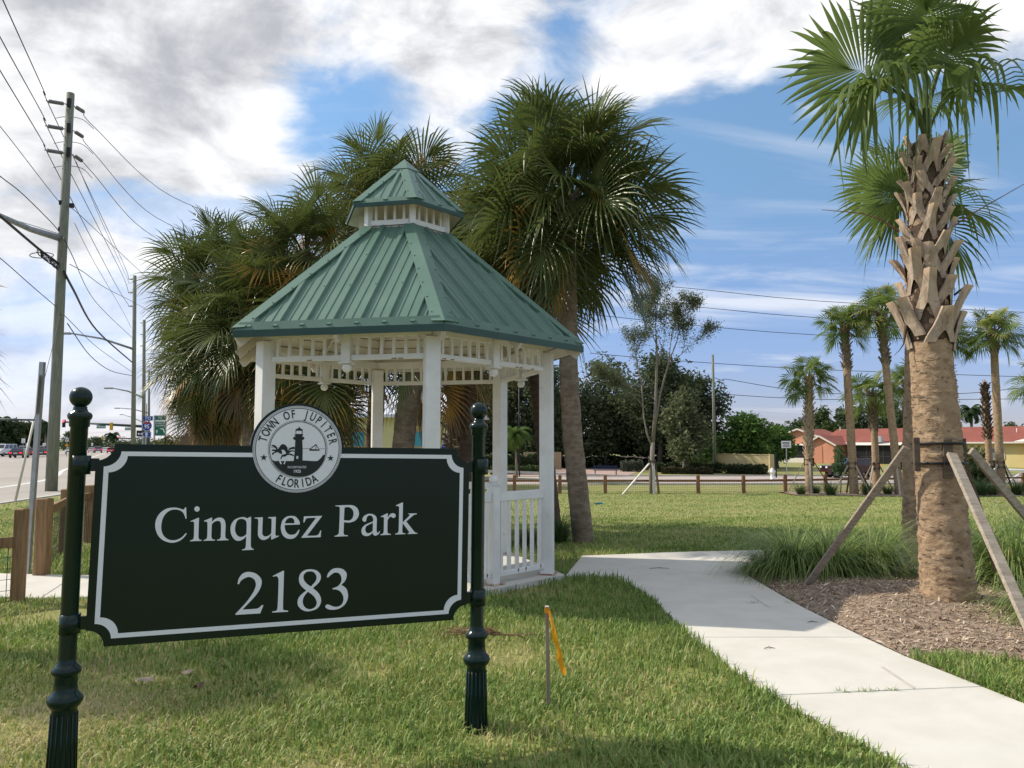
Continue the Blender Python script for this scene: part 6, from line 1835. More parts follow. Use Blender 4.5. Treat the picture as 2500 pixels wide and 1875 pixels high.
fence('long low timber fence across the far end of the lawn', fp, .95, (.66,), mat('far_fence_wood', (.25, .13, .07), (.18, .095, .05), 3, .85), psz=.17, cell=.09, mesh_h=.60, wire=.003)

# square steel post with a sign seen edge-on
b = gp(66, 1404)
sq = thing('street_sign', 'square galvanised post near the left edge with its road sign seen edge on', 'street sign', b)
top = at(104, 884, b.y) - b
q = MB()
q.bar((0, 0, -.1), top, .055, .055, up=(0, -1, 0))
q.build('post', M_GALV, sq)
q = MB()
q.box(top * .845 + Vector((-.04, .0, 0)), (.006, .45, .50), Matrix.Rotation(R(2), 3, 'Y') @ Matrix.Rotation(R(33), 3, 'Z'))
q.build('sign_plate', mat('sign_back_aluminium', (.30, .27, .22), (.25, .22, .18), 5, .5, metal=.4), sq)
# ------------------------------------------------------------------ utility poles and their lines
def gpY(px, Y):
    q = at(px, 1091, Y)
    return Vector((q.x, Y, H(q.x, Y)))
PG = 'wooden utility poles along the road'
pb = gp(125, 1200)
PY1 = pb.y
p1 = thing('utility_pole', 'nearest and tallest wooden utility pole, at the kerb left of the sign', 'utility pole', pb, group=PG)
def p1l(px, py, dY=0.):
    return at(px, py, PY1 + dY) - pb
q = MB()
q.tube([(0, 0, -.2), p1l(134, 1000), p1l(150, 650), p1l(172.5, 228)], [.205, .19, .165, .135], 16)
q.build('pole', M_POLE, p1)
q = MB()
q.tube([p1l(112, 1200, -.1), p1l(125, 940, -.15), p1l(137, 780, -.1)], .035, 8)
q.build('cable_guard', M_STEEL, p1)
M_INS = mat('grey_insulator', (.20, .20, .21), (.15, .15, .16), 5, .5)
def insulator(pa, pb_, nm='insulator'):
    pa, pb_ = Vector(pa), Vector(pb_)
    m_ = MB()
    d = (pb_ - pa)
    L = d.length
    qm = d.to_track_quat('Z', 'Y').to_matrix()
    pr = []
    for i in range(10):
        pr += [(.028, L * (.25 + .065 * i)), (.075, L * (.27 + .065 * i)), (.028, L * (.30 + .065 * i))]
    pr = [(.018, 0), (.018, L * .24)] + pr + [(.016, L)]
    n0 = len(m_.V)
    m_.lathe(pr, 10)
    m_.V = [tuple(qm @ Vector(v) + pa) for v in m_.V]
    m_.build(nm, M_INS, p1)
for y in (249, 310, 369):
    x0 = 172 - (y - 228) * .012
    insulator(p1l(x0 - 5, y + 6), p1l(112 - (y - 249) * .03, y - 3, -1.0))
    insulator(p1l(x0 + 8, y + 9), p1l(206 - (y - 249) * .04, y + 25, 1.2))
    m_ = MB()
    m_.box(p1l(x0 - 3, y + 2, -.15), (.12, .08, .34))
    m_.build('bracket', M_BLACK, p1)
arm = MB()
arm.tube([p1l(148, 582), p1l(75, 560, -2.0), p1l(-6, 524, -4.0), p1l(-60, 510, -5)], [.13, .10, .08, .05], 10)
arm.build('lamp_arm', M_STEEL, p1)
arm = MB()
arm.tube([p1l(148, 572), p1l(75, 549, -2.0), p1l(-2, 526, -4.0)], .012, 6)
arm.build('arm_brace', M_STEEL, p1)
for (x, y) in ((150, 495), (175, 502), (148, 560)):
    m_ = MB()
    m_.box(p1l(x, y, -.1), (.14, .1, .16))
    m_.build('clamp', M_BLACK, p1)
def far_pole(label, px, Y, ytop, r, lean=0., arm=None, ins=0):
    b = gpY(px + lean, Y)
    t = thing('utility_pole', label, 'utility pole', b, group=PG)
    tp = at(px, ytop, Y) - b
    q = MB()
    q.tube([(0, 0, -.2), tp * .5, tp], [r, r * .85, r * .7], 12)
    q.build('pole', M_POLE, t)
    if arm:
        x0, y0, x1, y1, dY = arm
        q = MB()
        a0, a1 = at(x0, y0, Y) - b, at(x1, y1, Y + dY) - b
        q.tube([a0, a0.lerp(a1, .5) + Vector((0, 0, .18)), a1], [.09, .07, .05], 8)
        q.build('lamp_arm', M_STEEL, t)
        q = MB()
        q.box(a1 + Vector((-.25, 0, -.03)), (.75, .34, .15), bev=.04)
        q.build('lamp_head', M_STEEL, t)
    for i in range(ins):
        y = ytop + 9 + 33 * i if Y < 60 else ytop + 8 + 28 * i
        q = MB()
        q.tube([at(px, y, Y) - b, at(px - (15 if Y < 60 else 10), y - 1, Y) - b], .05, 6)
        q.build('post_insulator', M_INS, t)
    return t
far_pole('second utility pole along the road with a curved street lamp arm', 329, 55, 673, .17, -2, (325, 852, 168, 813, -4), 3)
far_pole('third utility pole along the road, just left of the bushy palm', 352, 74, 781, .19, 0, (352, 972, 272, 947, -3), 3)
far_pole('fourth utility pole, mostly hidden by the bushy palm', 364, 118, 905, .2, 0, (360, 1008, 290, 996, -3), 0)
far_pole('wooden utility pole at the dark trees right of the gazebo, cut flat on top', 1740, 76, 866, .17, 4)
far_pole('farthest street lamp pole on the road', 358, 160, 985, .14, 0, (356, 1035, 300, 1012, -2), 0)
WG = 'overhead lines on the road poles'
def wire(pts, label, r=.016, group=WG, sag=0., n=14, cat='power line', name='overhead_line'):
    pts = [Vector(p) for p in pts]
    out = []
    if len(pts) == 2:
        for i in range(n + 1):
            t = i / n
            out.append(pts[0].lerp(pts[1], t) - Vector((0, 0, sag * 4 * t * (1 - t))))
    else:
        for i in range(len(pts) - 1):
            a = [pts[max(0, min(len(pts) - 1, i + k))] for k in (-1, 0, 1, 2)]
            for j in range(n // 2):
                t = j / (n // 2)
                out.append(a[1] + .5 * t * ((a[2] - a[0]) + t * ((2 * a[0] - 5 * a[1] + 4 * a[2] - a[3]) + t * (3 * a[1] - a[0] - 3 * a[2] + a[3]))))
        out.append(pts[-1])
    b = out[0].copy()
    q = MB()
    q.tube([p - b for p in out], r, 5)
    o = q.build(name, M_WIRE)
    o.location = b
    return tag(o, label, cat, group)
A_ = at
wire([A_(-40, -115, 14), A_(7, 0, 17.5), A_(108, 224, 26.8), A_(135, 290, 29), A_(300, 640, 52), A_(314, 682, 55)], 'topmost of the three conductors passing left of the nearest pole')
wire([A_(-60, -40, 16), A_(0, 90, 19.5), A_(108, 287, 26.8), A_(134, 348, 29), A_(296, 665, 52), A_(314, 715, 55)], 'middle of the three conductors passing left of the nearest pole')
wire([A_(-60, 70, 17), A_(0, 172, 20.5), A_(106, 349, 26.8), A_(132, 405, 29), A_(280, 690, 50), A_(316, 748, 55)], 'lowest of the three conductors passing left of the nearest pole')
wire([A_(206, 274, 29), A_(232, 312, 30), A_(420, 480, 38), A_(645, 553, 46), A_(800, 560, 60)], 'topmost conductor sagging right from the nearest pole to the palms', .014)
wire([A_(202, 336, 29), A_(228, 372, 30), A_(380, 530, 38), A_(565, 595, 46), A_(760, 610, 60)], 'middle conductor sagging right from the nearest pole to the palms', .014)
wire([A_(199, 392, 29), A_(228, 424, 30), A_(350, 560, 38), A_(500, 633, 46), A_(700, 670, 60)], 'lowest conductor sagging right from the nearest pole to the palms', .014)
wire([A_(-60, 250, 20), A_(0, 308, 22), A_(146, 494, PY1), A_(180, 512, 28.6), A_(270, 595, 34), A_(384, 700, 44), A_(480, 780, 60)], 'neutral wire passing the nearest pole under the insulators', .012)
wire([A_(-60, 380, 20), A_(0, 430, 22), A_(60, 478, 24), A_(142, 562, PY1), A_(172, 615, 28.5), A_(232, 735, 42), A_(322, 824, 55)], 'twisted service cable at the height of the lamp arm', .016)
wire([A_(-60, 475, 20), A_(0, 527, 22), A_(95, 608, 26), A_(146, 648, PY1), A_(175, 700, 29), A_(235, 805, 42), A_(322, 884, 55)], 'thick black cable bundle below the lamp arm', .045)
wire([A_(-60, 590, 20), A_(0, 630, 22), A_(80, 700, 25), A_(138, 750, PY1), A_(165, 778, 29), A_(240, 850, 42), A_(322, 908, 55)], 'lowest telephone cable meeting the nearest pole', .014)
wire([A_(165, 790, 29), A_(220, 868, 42), A_(270, 905, 50), A_(322, 917, 55)], 'drop cable below the lowest telephone cable, sagging to the second pole', .022)
wire([A_(170, 645, 28.5), A_(205, 665, 32), A_(258, 703, 42), A_(330, 740, 55), A_(400, 781, 70)], 'pair of thin cables leaving the nearest pole to the right', .015)
wire([A_(182, 545, 28.5), A_(230, 640, 36), A_(300, 760, 50), A_(320, 800, 55)], 'thin steep line between the nearest and the second pole', .011)
wire([A_(186, 395, 28.5), A_(250, 545, 38), A_(316, 692, 54)], 'thin line from below the insulators to the head of the second pole', .011)
for i, y in enumerate((249, 310, 369)):
    x0 = 172
    wire([A_(134 - i * 2, y + 40, 28.3), A_(160, y + 36, 28.2), A_(200, y + 42, 28.6), A_(229 - i * 2, y + 66, 30)], ('jumper wire looping round the nearest pole under the top insulators', 'jumper wire looping round the nearest pole under the middle insulators', 'jumper wire looping round the nearest pole under the lowest insulators')[i], .012)
g0 = gp(37, 1225)
gw = thing('guy_wire', 'slanting guy wire with a pale plastic guard rising from the grass to the nearest pole', 'guy wire', g0)
q = MB()
q.tube([(0, 0, 0), at(82, 1030, g0.y + .9) - g0], .035, 8)
q.build('guy_guard', mat('pale_plastic', (.56, .51, .42), (.48, .44, .36), 3, .6), gw)
q = MB()
q.tube([at(82, 1030, g0.y + .9) - g0, at(150, 760, PY1) - g0], .01, 6)
q.build('wire', M_WIRE, gw)
coil = MB()
rs = random.Random(3)
c0, c1 = A_(95, 612, 26.2), A_(146, 652, PY1)
for k in range(3):
    pts = []
    for i in range(40):
        t = i / 39
        a = i * 1.1 + k * 2
        pts.append(c0.lerp(c1, t) + Vector((math.cos(a) * .06, math.cos(a * 1.3) * .06, math.sin(a) * .10 - .06)))
    coil.tube([p - c0 for p in pts], .013, 5)
pts = [Vector((math.cos(i * .4) * .42, 0, math.sin(i * .4) * .10 - .16)) + Vector((.1, 0, 0)) for i in range(17)]
coil.tube(pts, .016, 5)
o = coil.build('cable_coil', M_WIRE)
o.location = c0
tag(o, 'tangle of spare cable looped on the black bundle beside the nearest pole', 'cable coil')
RG = 'overhead lines crossing behind the right palms'
for lab, L in (('highest line crossing the right sky, behind the palm crowns', ((1640, 700), (1727, 708), (2000, 735), (2470, 761), (2640, 768))), ('second line from the top in the right sky', ((1560, 738), (1720, 751), (2000, 776), (2470, 798), (2640, 806))), ('third line in the right sky, reaching left to the sparse tree', ((1420, 765), (1705, 795), (2000, 818), (2470, 836), (2640, 842))),
               ('fourth line, just above the flat topped utility pole', ((1440, 862), (1660, 881), (2000, 902), (2470, 919), (2640, 924))), ('sagging line from the flat topped pole to the right', ((1743, 922), (1768, 930), (1775, 926), (1920, 950), (2080, 963), (2330, 962), (2500, 946), (2640, 930))), ('lowest right line, crossing the flat topped pole', ((1420, 935), (1640, 953), (2000, 975), (2470, 974), (2640, 972)))):
    wire([A_(x, y, 78) for x, y in L], lab, .030, RG, n=6)

# ------------------------------------------------------------------ traffic signals and highway signs
M_GPOLE = mat('signal_pole_green', (.030, .055, .048), rough=.5)
M_SIGNGREEN = mat('highway_green', (.006, .13, .072), rough=.4)
M_SIGNBLUE = mat('highway_blue', (.012, .045, .28), rough=.4)
M_SIGNRED = mat('highway_red', (.36, .03, .03), rough=.4)
M_RED = glow('red_light', (1., .05, .07), 2.0)
M_AMBER = mat('signal_yellow', (.55, .33, .02), rough=.5)
def mast(label, x0, y0, x1, y1, Y, r0, r1, heads, plates):
    b = at(x0, y0, Y)
    g = gpY(x0, Y)
    t = thing('traffic_signal', label, 'traffic signal', g)
    q = MB()
    q.tube([(0, 0, -.1), b - g + Vector((0, 0, .4))], [.2, .15], 10)
    q.build('pole', M_GPOLE, t)
    q = MB()
    q.tube([b - g, at(x1, y1, Y) - g], [r0, r1], 8)
    q.build('mast_arm', M_GPOLE, t)
    for x, y, red in heads:
        c = at(x, y, Y - .2) - g
        q = MB()
        q.box(c, (.40, .28, 1.15), bev=.03)
        q.build('signal_head', M_BLACK if red else M_AMBER, t)
        if red:
            q = MB()
            q.ball(c + Vector((0, -.16, .36)), .16, 8)
            q.build('red_lens', M_RED, t)
    for x, y, w_, h_, txt in plates:
        c = at(x, y, Y - .1) - g
        q = MB()
        q.box(c, (w_, .03, h_))
        q.build('street_name_plate', M_SIGNGREEN, t)
        q = MB()
        for k in range(5):
            q.box(c + Vector((-w_ * .34 + k * w_ * .17, -.02, 0)), (w_ * .12, .004, h_ * .36))
        q.build('plate_legend', M_PRINT, t)
    return t
mast('signal mast over the road with a red light and two green street name plates', 362, 1042, 157, 1030, 115, .22, .12, [(156, 1034, True), (272, 1041, False)], [(247, 1042, 1.35, .48, ''), (312, 1047, .85, .40, '')])
mast('dark signal mast arm reaching in from the left edge over the far lanes', -60, 1024, 105, 1025.5, 120, .22, .12, [], [])
mast('distant signal mast arm far down the road', 340, 1071, 230, 1068, 240, .2, .12, [(250, 1068, False), (288, 1070, True), (270, 1071, False)], [])
hg = gpY(360, 50)
hs = thing('highway_sign', 'blue interstate 95 shield sign with TO plate above and arrow plate below', 'road sign', hg, group='highway guide signs')
q = MB()
q.bar((-.12, .05, 0), at(357, 1016, 50) - hg, .07, .05, up=(0, -1, 0))
q.build('post', M_GALV, hs)
def plate(parent, o, px, py, w_, h_, Y, m, nm='plate', rim=None):
    c = at(px, py, Y) - o
    q = MB()
    q.box(c, (w_, .012, h_))
    q.build(nm, m, parent)
    if rim:
        q = MB()
        for dx, dz, a, b_ in ((0, h_ / 2 - .03, w_ - .04, .022), (0, -h_ / 2 + .03, w_ - .04, .022), (w_ / 2 - .03, 0, .022, h_ - .06), (-w_ / 2 + .03, 0, .022, h_ - .06)):
            q.box(c + Vector((dx, -.008, dz)), (a, .004, b_))
        q.build('border', rim, parent)
    return c
def put_text(parent, c, txt, size, xs, m=None, d=.009, off=.0):
    me = text_mesh(txt, size, m or M_PRINT, xs, .002, offset=off)
    me.transform(Matrix.Rotation(R(90), 4, 'X'))
    o = mobj('lettering', me, parent)
    o.location = c + Vector((0, -d, 0))
    return o
c = plate(hs, hg, 361.5, 1021.5, .62, .29, 50, M_SIGNBLUE)
put_text(hs, c, 'TO', .27, 1., off=.006)
c = at(359, 1040, 50) - hg
shield = [(-.27, .18), (-.20, .27), (-.10, .30), (0, .27), (.10, .30), (.20, .27), (.27, .18), (.32, .06), (.31, -.08), (.22, -.22), (.08, -.31), (0, -.33), (-.08, -.31), (-.22, -.22), (-.31, -.08), (-.32, .06)]
SHM = Matrix.Translation(c) @ Matrix.Rotation(R(90), 4, 'X')
for sc_, m_, d in ((1.0, M_PRINT, 0), (.93, M_SIGNBLUE, .008)):
    MB().prism([(x * sc_, y * sc_) for x, y in shield], .01, SHM, base=d).build('shield', m_, hs)
MB().prism([(-.255, .155), (.255, .155), (.19, .245), (.10, .275), (0, .25), (-.10, .275), (-.19, .245)], .004, SHM, base=.019).build('shield_top', M_SIGNRED, hs)
put_text(hs, c + Vector((0, -.012, -.045)), '95', .36, .95, off=.008)
c = plate(hs, hg, 358.5, 1061, .56, .38, 50, M_SIGNBLUE, rim=M_PRINT)
AR = [(-.035, -.13), (.035, -.13), (.035, .02), (.11, .02), (0, .14), (-.11, .02), (-.035, .02)]
MB().prism(AR, .004, Matrix.Translation(c) @ Matrix.Rotation(R(90), 4, 'X'), base=.008).build('arrow', M_PRINT, hs)
g2 = gpY(378, 49.6)
hs2 = thing('highway_sign', 'green FLORIDA TURNPIKE guide sign partly behind the palm leaves', 'road sign', g2, group='highway guide signs')
q = MB()
q.bar((0, .05, 0), at(377, 1015, 49.6) - g2, .09, .06, up=(0, -1, 0))
q.build('post', M_GALV, hs2)
c = plate(hs2, g2, 391, 1020.5, .80, .34, 49.6, M_SIGNGREEN, rim=M_PRINT)
put_text(hs2, c, 'TO', .20, 1.)
c = plate(hs2, g2, 391, 1046, .80, .96, 49.6, M_SIGNGREEN, rim=M_PRINT)
put_text(hs2, c + Vector((0, 0, .33)), "FLORIDA'S", .15, .88)
put_text(hs2, c + Vector((0, 0, .17)), 'TURNPIKE', .15, .88)
MB().prism([(x * .8 - .2, y * .8 - .2) for x, y in AR], .004, Matrix.Translation(c) @ Matrix.Rotation(R(90), 4, 'X'), base=.008).build('arrow', M_PRINT, hs2)
MB().prism([(-.06, .02), (.08, .0), (.20, .03), (.26, -.10), (.33, -.25), (.31, -.32), (.25, -.26), (.21, -.14), (.16, -.06), (.06, -.05)], .004, Matrix.Translation(c) @ Matrix.Rotation(R(90), 4, 'X'), base=.008).build('state_map', M_PRINT, hs2)
g3 = gpY(346, 49)
hs3 = thing('bike_sign', 'small black and white bicycle sign beside the interstate shield', 'road sign', g3, group='highway guide signs')
q = MB()
q.bar((.1, .05, 0), at(349, 1054, 49) - g3, .05, .05, up=(0, -1, 0))
q.build('post', M_GALV, hs3)
c = plate(hs3, g3, 342, 1058, .46, .36, 49, M_BLACK, rim=None)
for dx in (-.08, .09):
    q = MB()
    q.prism([(.06 * math.cos(i * PI / 6) + dx, .06 * math.sin(i * PI / 6) - .03) for i in range(12)] , .003, Matrix.Translation(c) @ Matrix.Rotation(R(90), 4, 'X'), base=.007)
    q.build('bicycle_symbol', M_PRINT, hs3)
c = plate(hs3, g3, 342, 1067, .46, .13, 49, M_PRINT)
put_text(hs3, c, 'LANE', .10, .9, M_PRINTDK)
def small_sign(label, px, py, Y, w_, h_, m, diamond=False, mark=None):
    g = gpY(px, Y)
    t = thing('roadside_sign', label, 'road sign', g, group='small far road signs')
    q = MB()
    q.bar((0, .04, 0), at(px, py, Y) - g, .06, .05, up=(0, -1, 0))
    q.build('post', M_GALV, t)
    c = at(px, py, Y) - g
    q = MB()
    q.box(c, (w_, .015, h_), Matrix.Rotation(R(45 if diamond else 0), 3, 'Y'))
    q.build('plate', m, t)
    if mark:
        q = MB()
        for dx, dz, a, b_ in mark:
            q.box(c + Vector((dx, -.012, dz)), (a, .006, b_))
        q.build('legend', M_PRINTDK, t)
    return t
M_WPL = mat('white_sign_plate', (.68, .68, .67), rough=.5)
small_sign('white lane sign with dark arrows far down the road', 163.5, 1074, 130, .55, .62, M_WPL, mark=[(-.08, .02, .07, .34), (.1, .1, .12, .1), (.06, .02, .05, .2)])
small_sign('orange yellow diamond warning sign far down the road', 163, 1087, 128, .50, .50, mat('sign_amber', (.62, .30, .02), rough=.5), True)
small_sign('tall white sign seen from behind over the dark hedge at the far left', 57, 1076, 125, .62, .75, M_WPL)
small_sign('low white sign right of the tall one at the far left', 67, 1085, 140, .6, .45, M_WPL)
small_sign('low white sign behind the black cars at the far left', 108, 1085, 140, .62, .52, M_WPL)
small_sign('small white sign beside the post ball, far down the road', 225, 1085, 150, .4, .6, M_WPL)

# ------------------------------------------------------------------ vehicles
M_GLASS = mat('car_glass', (.02, .025, .03), rough=.08, spec=.6)
M_TYRE = mat('tyre', (.015, .015, .015), rough=.85)
M_RIM = mat('rim', (.35, .35, .36), rough=.35, metal=.6)
M_TAIL = glow('tail_light', (.75, .02, .03), .9)
M_HEADL = mat('headlamp', (.7, .72, .75), rough=.15)
PROFILES = {
    'sedan': dict(L=4.7, W=1.8, body=[(-2.35, .35), (-2.35, .75), (-2.2, .98), (-1.5, 1.02), (1.0, .98), (2.1, .82), (2.33, .62), (2.35, .35)], top=[(-1.65, 1.0), (-1.0, 1.40), (.25, 1.43), (1.15, .97)]),
    'suv': dict(L=4.8, W=1.95, body=[(-2.4, .42), (-2.4, .95), (-2.33, 1.15), (.9, 1.12), (2.2, 1.02), (2.38, .75), (2.4, .42)], top=[(-2.3, 1.13), (-2.05, 1.75), (.1, 1.78), (1.0, 1.10)]),
    'jeep': dict(L=4.3, W=1.8, body=[(-2.1, .48), (-2.1, 1.08), (.65, 1.08), (2.05, 1.02), (2.12, .95), (2.12, .48)], top=[(-2.07, 1.06), (-1.95, 1.62), (.25, 1.64), (.75, 1.06)]),
    'van': dict(L=5.6, W=2.0, body=[(-2.8, .45), (-2.8, 1.25), (1.6, 1.25), (2.5, 1.12), (2.78, .85), (2.8, .45)], top=[(-2.78, 1.24), (-2.7, 2.05), (1.0, 2.08), (1.85, 1.24)])}
def vehicle(label, kind, paint, loc, rz, group, cat='car'):
    P_ = PROFILES[kind]
    t = thing('parked_car' if kind == 'jeep' else ('van' if kind == 'van' else 'car'), label, cat, loc, rz, group)
    w_ = P_['W'] / 2
    q = MB()
    pr = P_['body']
    n = len(pr)
    V = []
    for y, ins in ((-w_, .06), (-w_ + .05, 0), (w_ - .05, 0), (w_, .06)):
        for x, z in pr:
            V.append((x * (1 - ins * .4), y, z + (ins * .5 if z < .6 else -ins * .5)))
    F = [tuple(range(n - 1, -1, -1)), tuple(range(3 * n, 4 * n))] + [(k * n + i, k * n + (i + 1) % n, (k + 1) * n + (i + 1) % n, (k + 1) * n + i) for k in range(3) for i in range(n)]
    q.add(V, F)
    tp = P_['top']
    V = []
    for sgn in (-1, 1):
        for (x, z), in_ in zip(tp, (.04, .20, .20, .04)):
            V.append((x, sgn * (w_ - in_), z))
    q.add(V, [(3, 2, 1, 0), (4, 5, 6, 7), (0, 1, 5, 4), (1, 2, 6, 5), (2, 3, 7, 6)])
    q.build('body', paint, t)
    g = MB()
    (x0, z0), (x1, z1), (x2, z2), (x3, z3) = tp
    for sgn in (-1, 1):
        def pt(x, z):
            f = (z - z0) / (z1 - z0)
            return (x, sgn * (w_ - .04 - .16 * f + .006), z)
        for a0, a1 in ((.04, .32), (.36, .64), (.68, .95)):
            zb, zt = z0 + .06, z1 - .08
            fb0, fb1 = x0 + (x3 - x0) * a0, x0 + (x3 - x0) * a1
            ft0, ft1 = x1 + (x2 - x1) * a0, x1 + (x2 - x1) * a1
            g.add([pt(fb0, zb), pt(fb1, zb), pt(ft1, zt), pt(ft0, zt)], [(0, 1, 2, 3)])
    for (xa, za, xb, zb, o_) in ((x0, z0, x1, z1, -.008), (x3, z3, x2, z2, .008)):
        pa, pb_ = (xa + (xb - xa) * .12 + o_, za + (zb - za) * .12 + .004), (xa + (xb - xa) * .86 + o_, za + (zb - za) * .86 + .004)
        g.add([(pa[0], -w_ + .10, pa[1]), (pa[0], w_ - .10, pa[1]), (pb_[0], w_ - .24, pb_[1]), (pb_[0], -w_ + .24, pb_[1])], [(0, 1, 2, 3)])
    g.build('windows', M_GLASS, t)
    L = P_['L']
    for x in (-L * .31, L * .32):
        for s in (-1, 1):
            wm = MB()
            wm.lathe([(.2, -.11), (.33, -.11), (.345, -.09), (.345, .09), (.33, .11), (.2, .11)], 18)
            me = wm.mesh('wheel', M_TYRE)
            me.transform(Matrix.Rotation(R(90), 4, 'X'))
            wo = mobj('wheel', me, t, (x, s * (w_ - .10), .345))
            rm = MB()
            rm.lathe([(.05, -.115), (.2, -.108), (.2, .108), (.05, .115)], 14)
            me = rm.mesh('rim', M_RIM)
            me.transform(Matrix.Rotation(R(90), 4, 'X'))
            mobj('rim', me, wo)
    for s in (-1, 1):
        q = MB()
        q.box((-L / 2 - .004, s * (w_ - .28), pr[1][1] - .02 if kind != 'van' else .95), (.05, .34, .16), bev=.02)
        q.build('tail_light', M_TAIL, t)
        q = MB()
        q.box((L / 2 - .06, s * (w_ - .30), .72 if kind == 'sedan' else .88), (.12, .34, .15), bev=.02)
        q.build('headlight', M_HEADL, t)
    q = MB()
    q.box((-L / 2 - .01, 0, .68 if kind == 'sedan' else .85), (.02, .5, .14))
    q.build('number_plate', M_WPL, t)
    q = MB()
    if kind == 'jeep':
        for k in range(7):
            q.box((L / 2 - .02, -.42 + k * .14, .86), (.04, .07, .24))
        q.build('grille_slots', M_BLACK, t)
    else:
        q.box((L / 2 - .02, 0, .55 if kind == 'sedan' else .7), (.05, 1.0, .16))
        q.build('grille', M_BLACK, t)
    return t
def paint(nm, c):
    return mat('car_paint_' + nm, c, rough=.25, spec=.5, coat=.6)
RC_ = 'cars on the wide road'
def car_at(label, kind, pnt, px, py, Y, rz, cat='car'):
    g = at(px, 1091, Y)
    vehicle(label, kind, pnt, (g.x, Y, .02), rz, RC_, cat)
RA = R(118)   # heading away along the bending road
car_at('nearest black sedan with bright brake lights at the far left', 'sedan', paint('black', (.012, .012, .014)), 48, 0, 112, RA - .12)
car_at('black sedan beside the wooden pole, second in the queue', 'sedan', paint('black', (.012, .012, .014)), 103, 0, 122, RA)
car_at('dark red sedan between the two black sedans', 'sedan', paint('dark_red', (.14, .01, .015)), 77, 0, 126, RA - .1)
car_at('white sedan ahead of the black sedans, left of the square post', 'suv', paint('white', (.7, .7, .7)), 62, 0, 142, RA)
car_at('white hatchback just right of the square post', 'suv', paint('white', (.7, .7, .7)), 98, 0, 150, RA)
car_at('white van facing the camera at the left edge beyond the median', 'van', paint('white', (.7, .7, .7)), 8, 0, 128, RA + PI - .35, 'van')
car_at('white pickup sized vehicle right behind the white van', 'suv', paint('white', (.7, .7, .7)), 30, 0, 150, RA + PI)
car_at('mauve minivan in the middle of the road, far away', 'suv', paint('mauve', (.19, .13, .19)), 239, 0, 205, RA + .05)
car_at('silver car left of the mauve minivan', 'sedan', paint('silver', (.45, .46, .48)), 225, 0, 215, RA)
car_at('white sedan right of the mauve minivan', 'sedan', paint('white', (.7, .7, .7)), 256.5, 0, 225, RA)
car_at('red car half hidden by the sign corner', 'sedan', paint('red', (.32, .02, .02)), 271, 0, 190, RA)
car_at('silver sedan farther along near the median grass', 'sedan', paint('silver', (.45, .46, .48)), 172, 0, 175, RA + PI)
car_at('farthest pale car in the distance of the road', 'sedan', paint('silver', (.45, .46, .48)), 263, 0, 290, RA)
jx = (2070 - 1250) / FPX * 64
vehicle('dark maroon boxy off-road car parked on the grass behind the far palms', 'jeep', paint('maroon', (.045, .010, .012)), (jx, 64, H(jx, 64)), R(178), 'cars parked behind the park')

# ------------------------------------------------------------------ hydrant, small posts, far walls
hx_ = (1881 - 1250) / FPX * 60
hy = thing('fire_hydrant', 'white fire hydrant beside the street behind the far fence', 'hydrant', (hx_, 60, H(hx_, 60)))
M_HYD = mat('hydrant_white', (.78, .78, .77), rough=.4)
q = MB()
q.lathe([(.17, 0), (.17, .05), (.125, .06), (.125, .55), (.17, .56), (.17, .60), (.15, .61), (.15, .74), (.12, .82), (.06, .88), (.035, .89), (.035, .94), (.001, .95)], 20)
q.build('barrel', M_HYD, hy)
for d, r, nm in (((-1, 0), .065, 'side_outlet'), ((1, 0), .065, 'side_outlet'), ((0, -1), .095, 'front_outlet')):
    q = MB()
    q.tube([(d[0] * .1, d[1] * .1, .66), (d[0] * .22, d[1] * .22, .66), (d[0] * .221, d[1] * .221, .66), (d[0] * .26, d[1] * .26, .66)], [r * .8, r * .8, r, r], 12)
    q.build(nm, M_HYD, hy)
small_sign('white notice sign on a pole left of the pink house', 1919.5, 1085, 63, .78, .58, M_WPL, mark=[(-.02, .12, .56, .09), (0, -.04, .50, .06), (0, -.15, .56, .05)])
g = gpY(1893, 64)
t = thing('black_post', 'thin black post left of the white notice sign', 'post', g)
q = MB()
q.box((0, 0, .85), (.10, .10, 1.9), bev=.01)
q.build('shaft', M_BLACK, t)
q = MB()
q.box((0, 0, 1.84), (.15, .15, .10), bev=.02)
q.build('cap', M_BLACK, t)
M_STUCCO = mat('beige_stucco', (.52, .42, .24), (.46, .37, .20), 1.2, .9, bump=.2, bscale=30)
wa, wb = gpY(1655, 84), gpY(1882, 78)
bw_ = thing('garden_wall', 'beige plastered wall under the bright green trees', 'wall', wa)
q = MB()
d = wb - wa
q.bar(Vector((0, 0, .78)), d + Vector((0, 0, .80)), .2, 1.72)
q.build('wall_panel', M_STUCCO, bw_)
q = MB()
q.bar(Vector((0, 0, 1.68)), d + Vector((0, 0, 1.70)), .28, .08)
q.build('coping', M_STUCCO, bw_)
q = MB()
q.box(d + Vector((0, 0, .85)), (.45, .45, 1.82))
q.build('end_pier', M_STUCCO, bw_)
M_LEAF_SIMPLE = {}
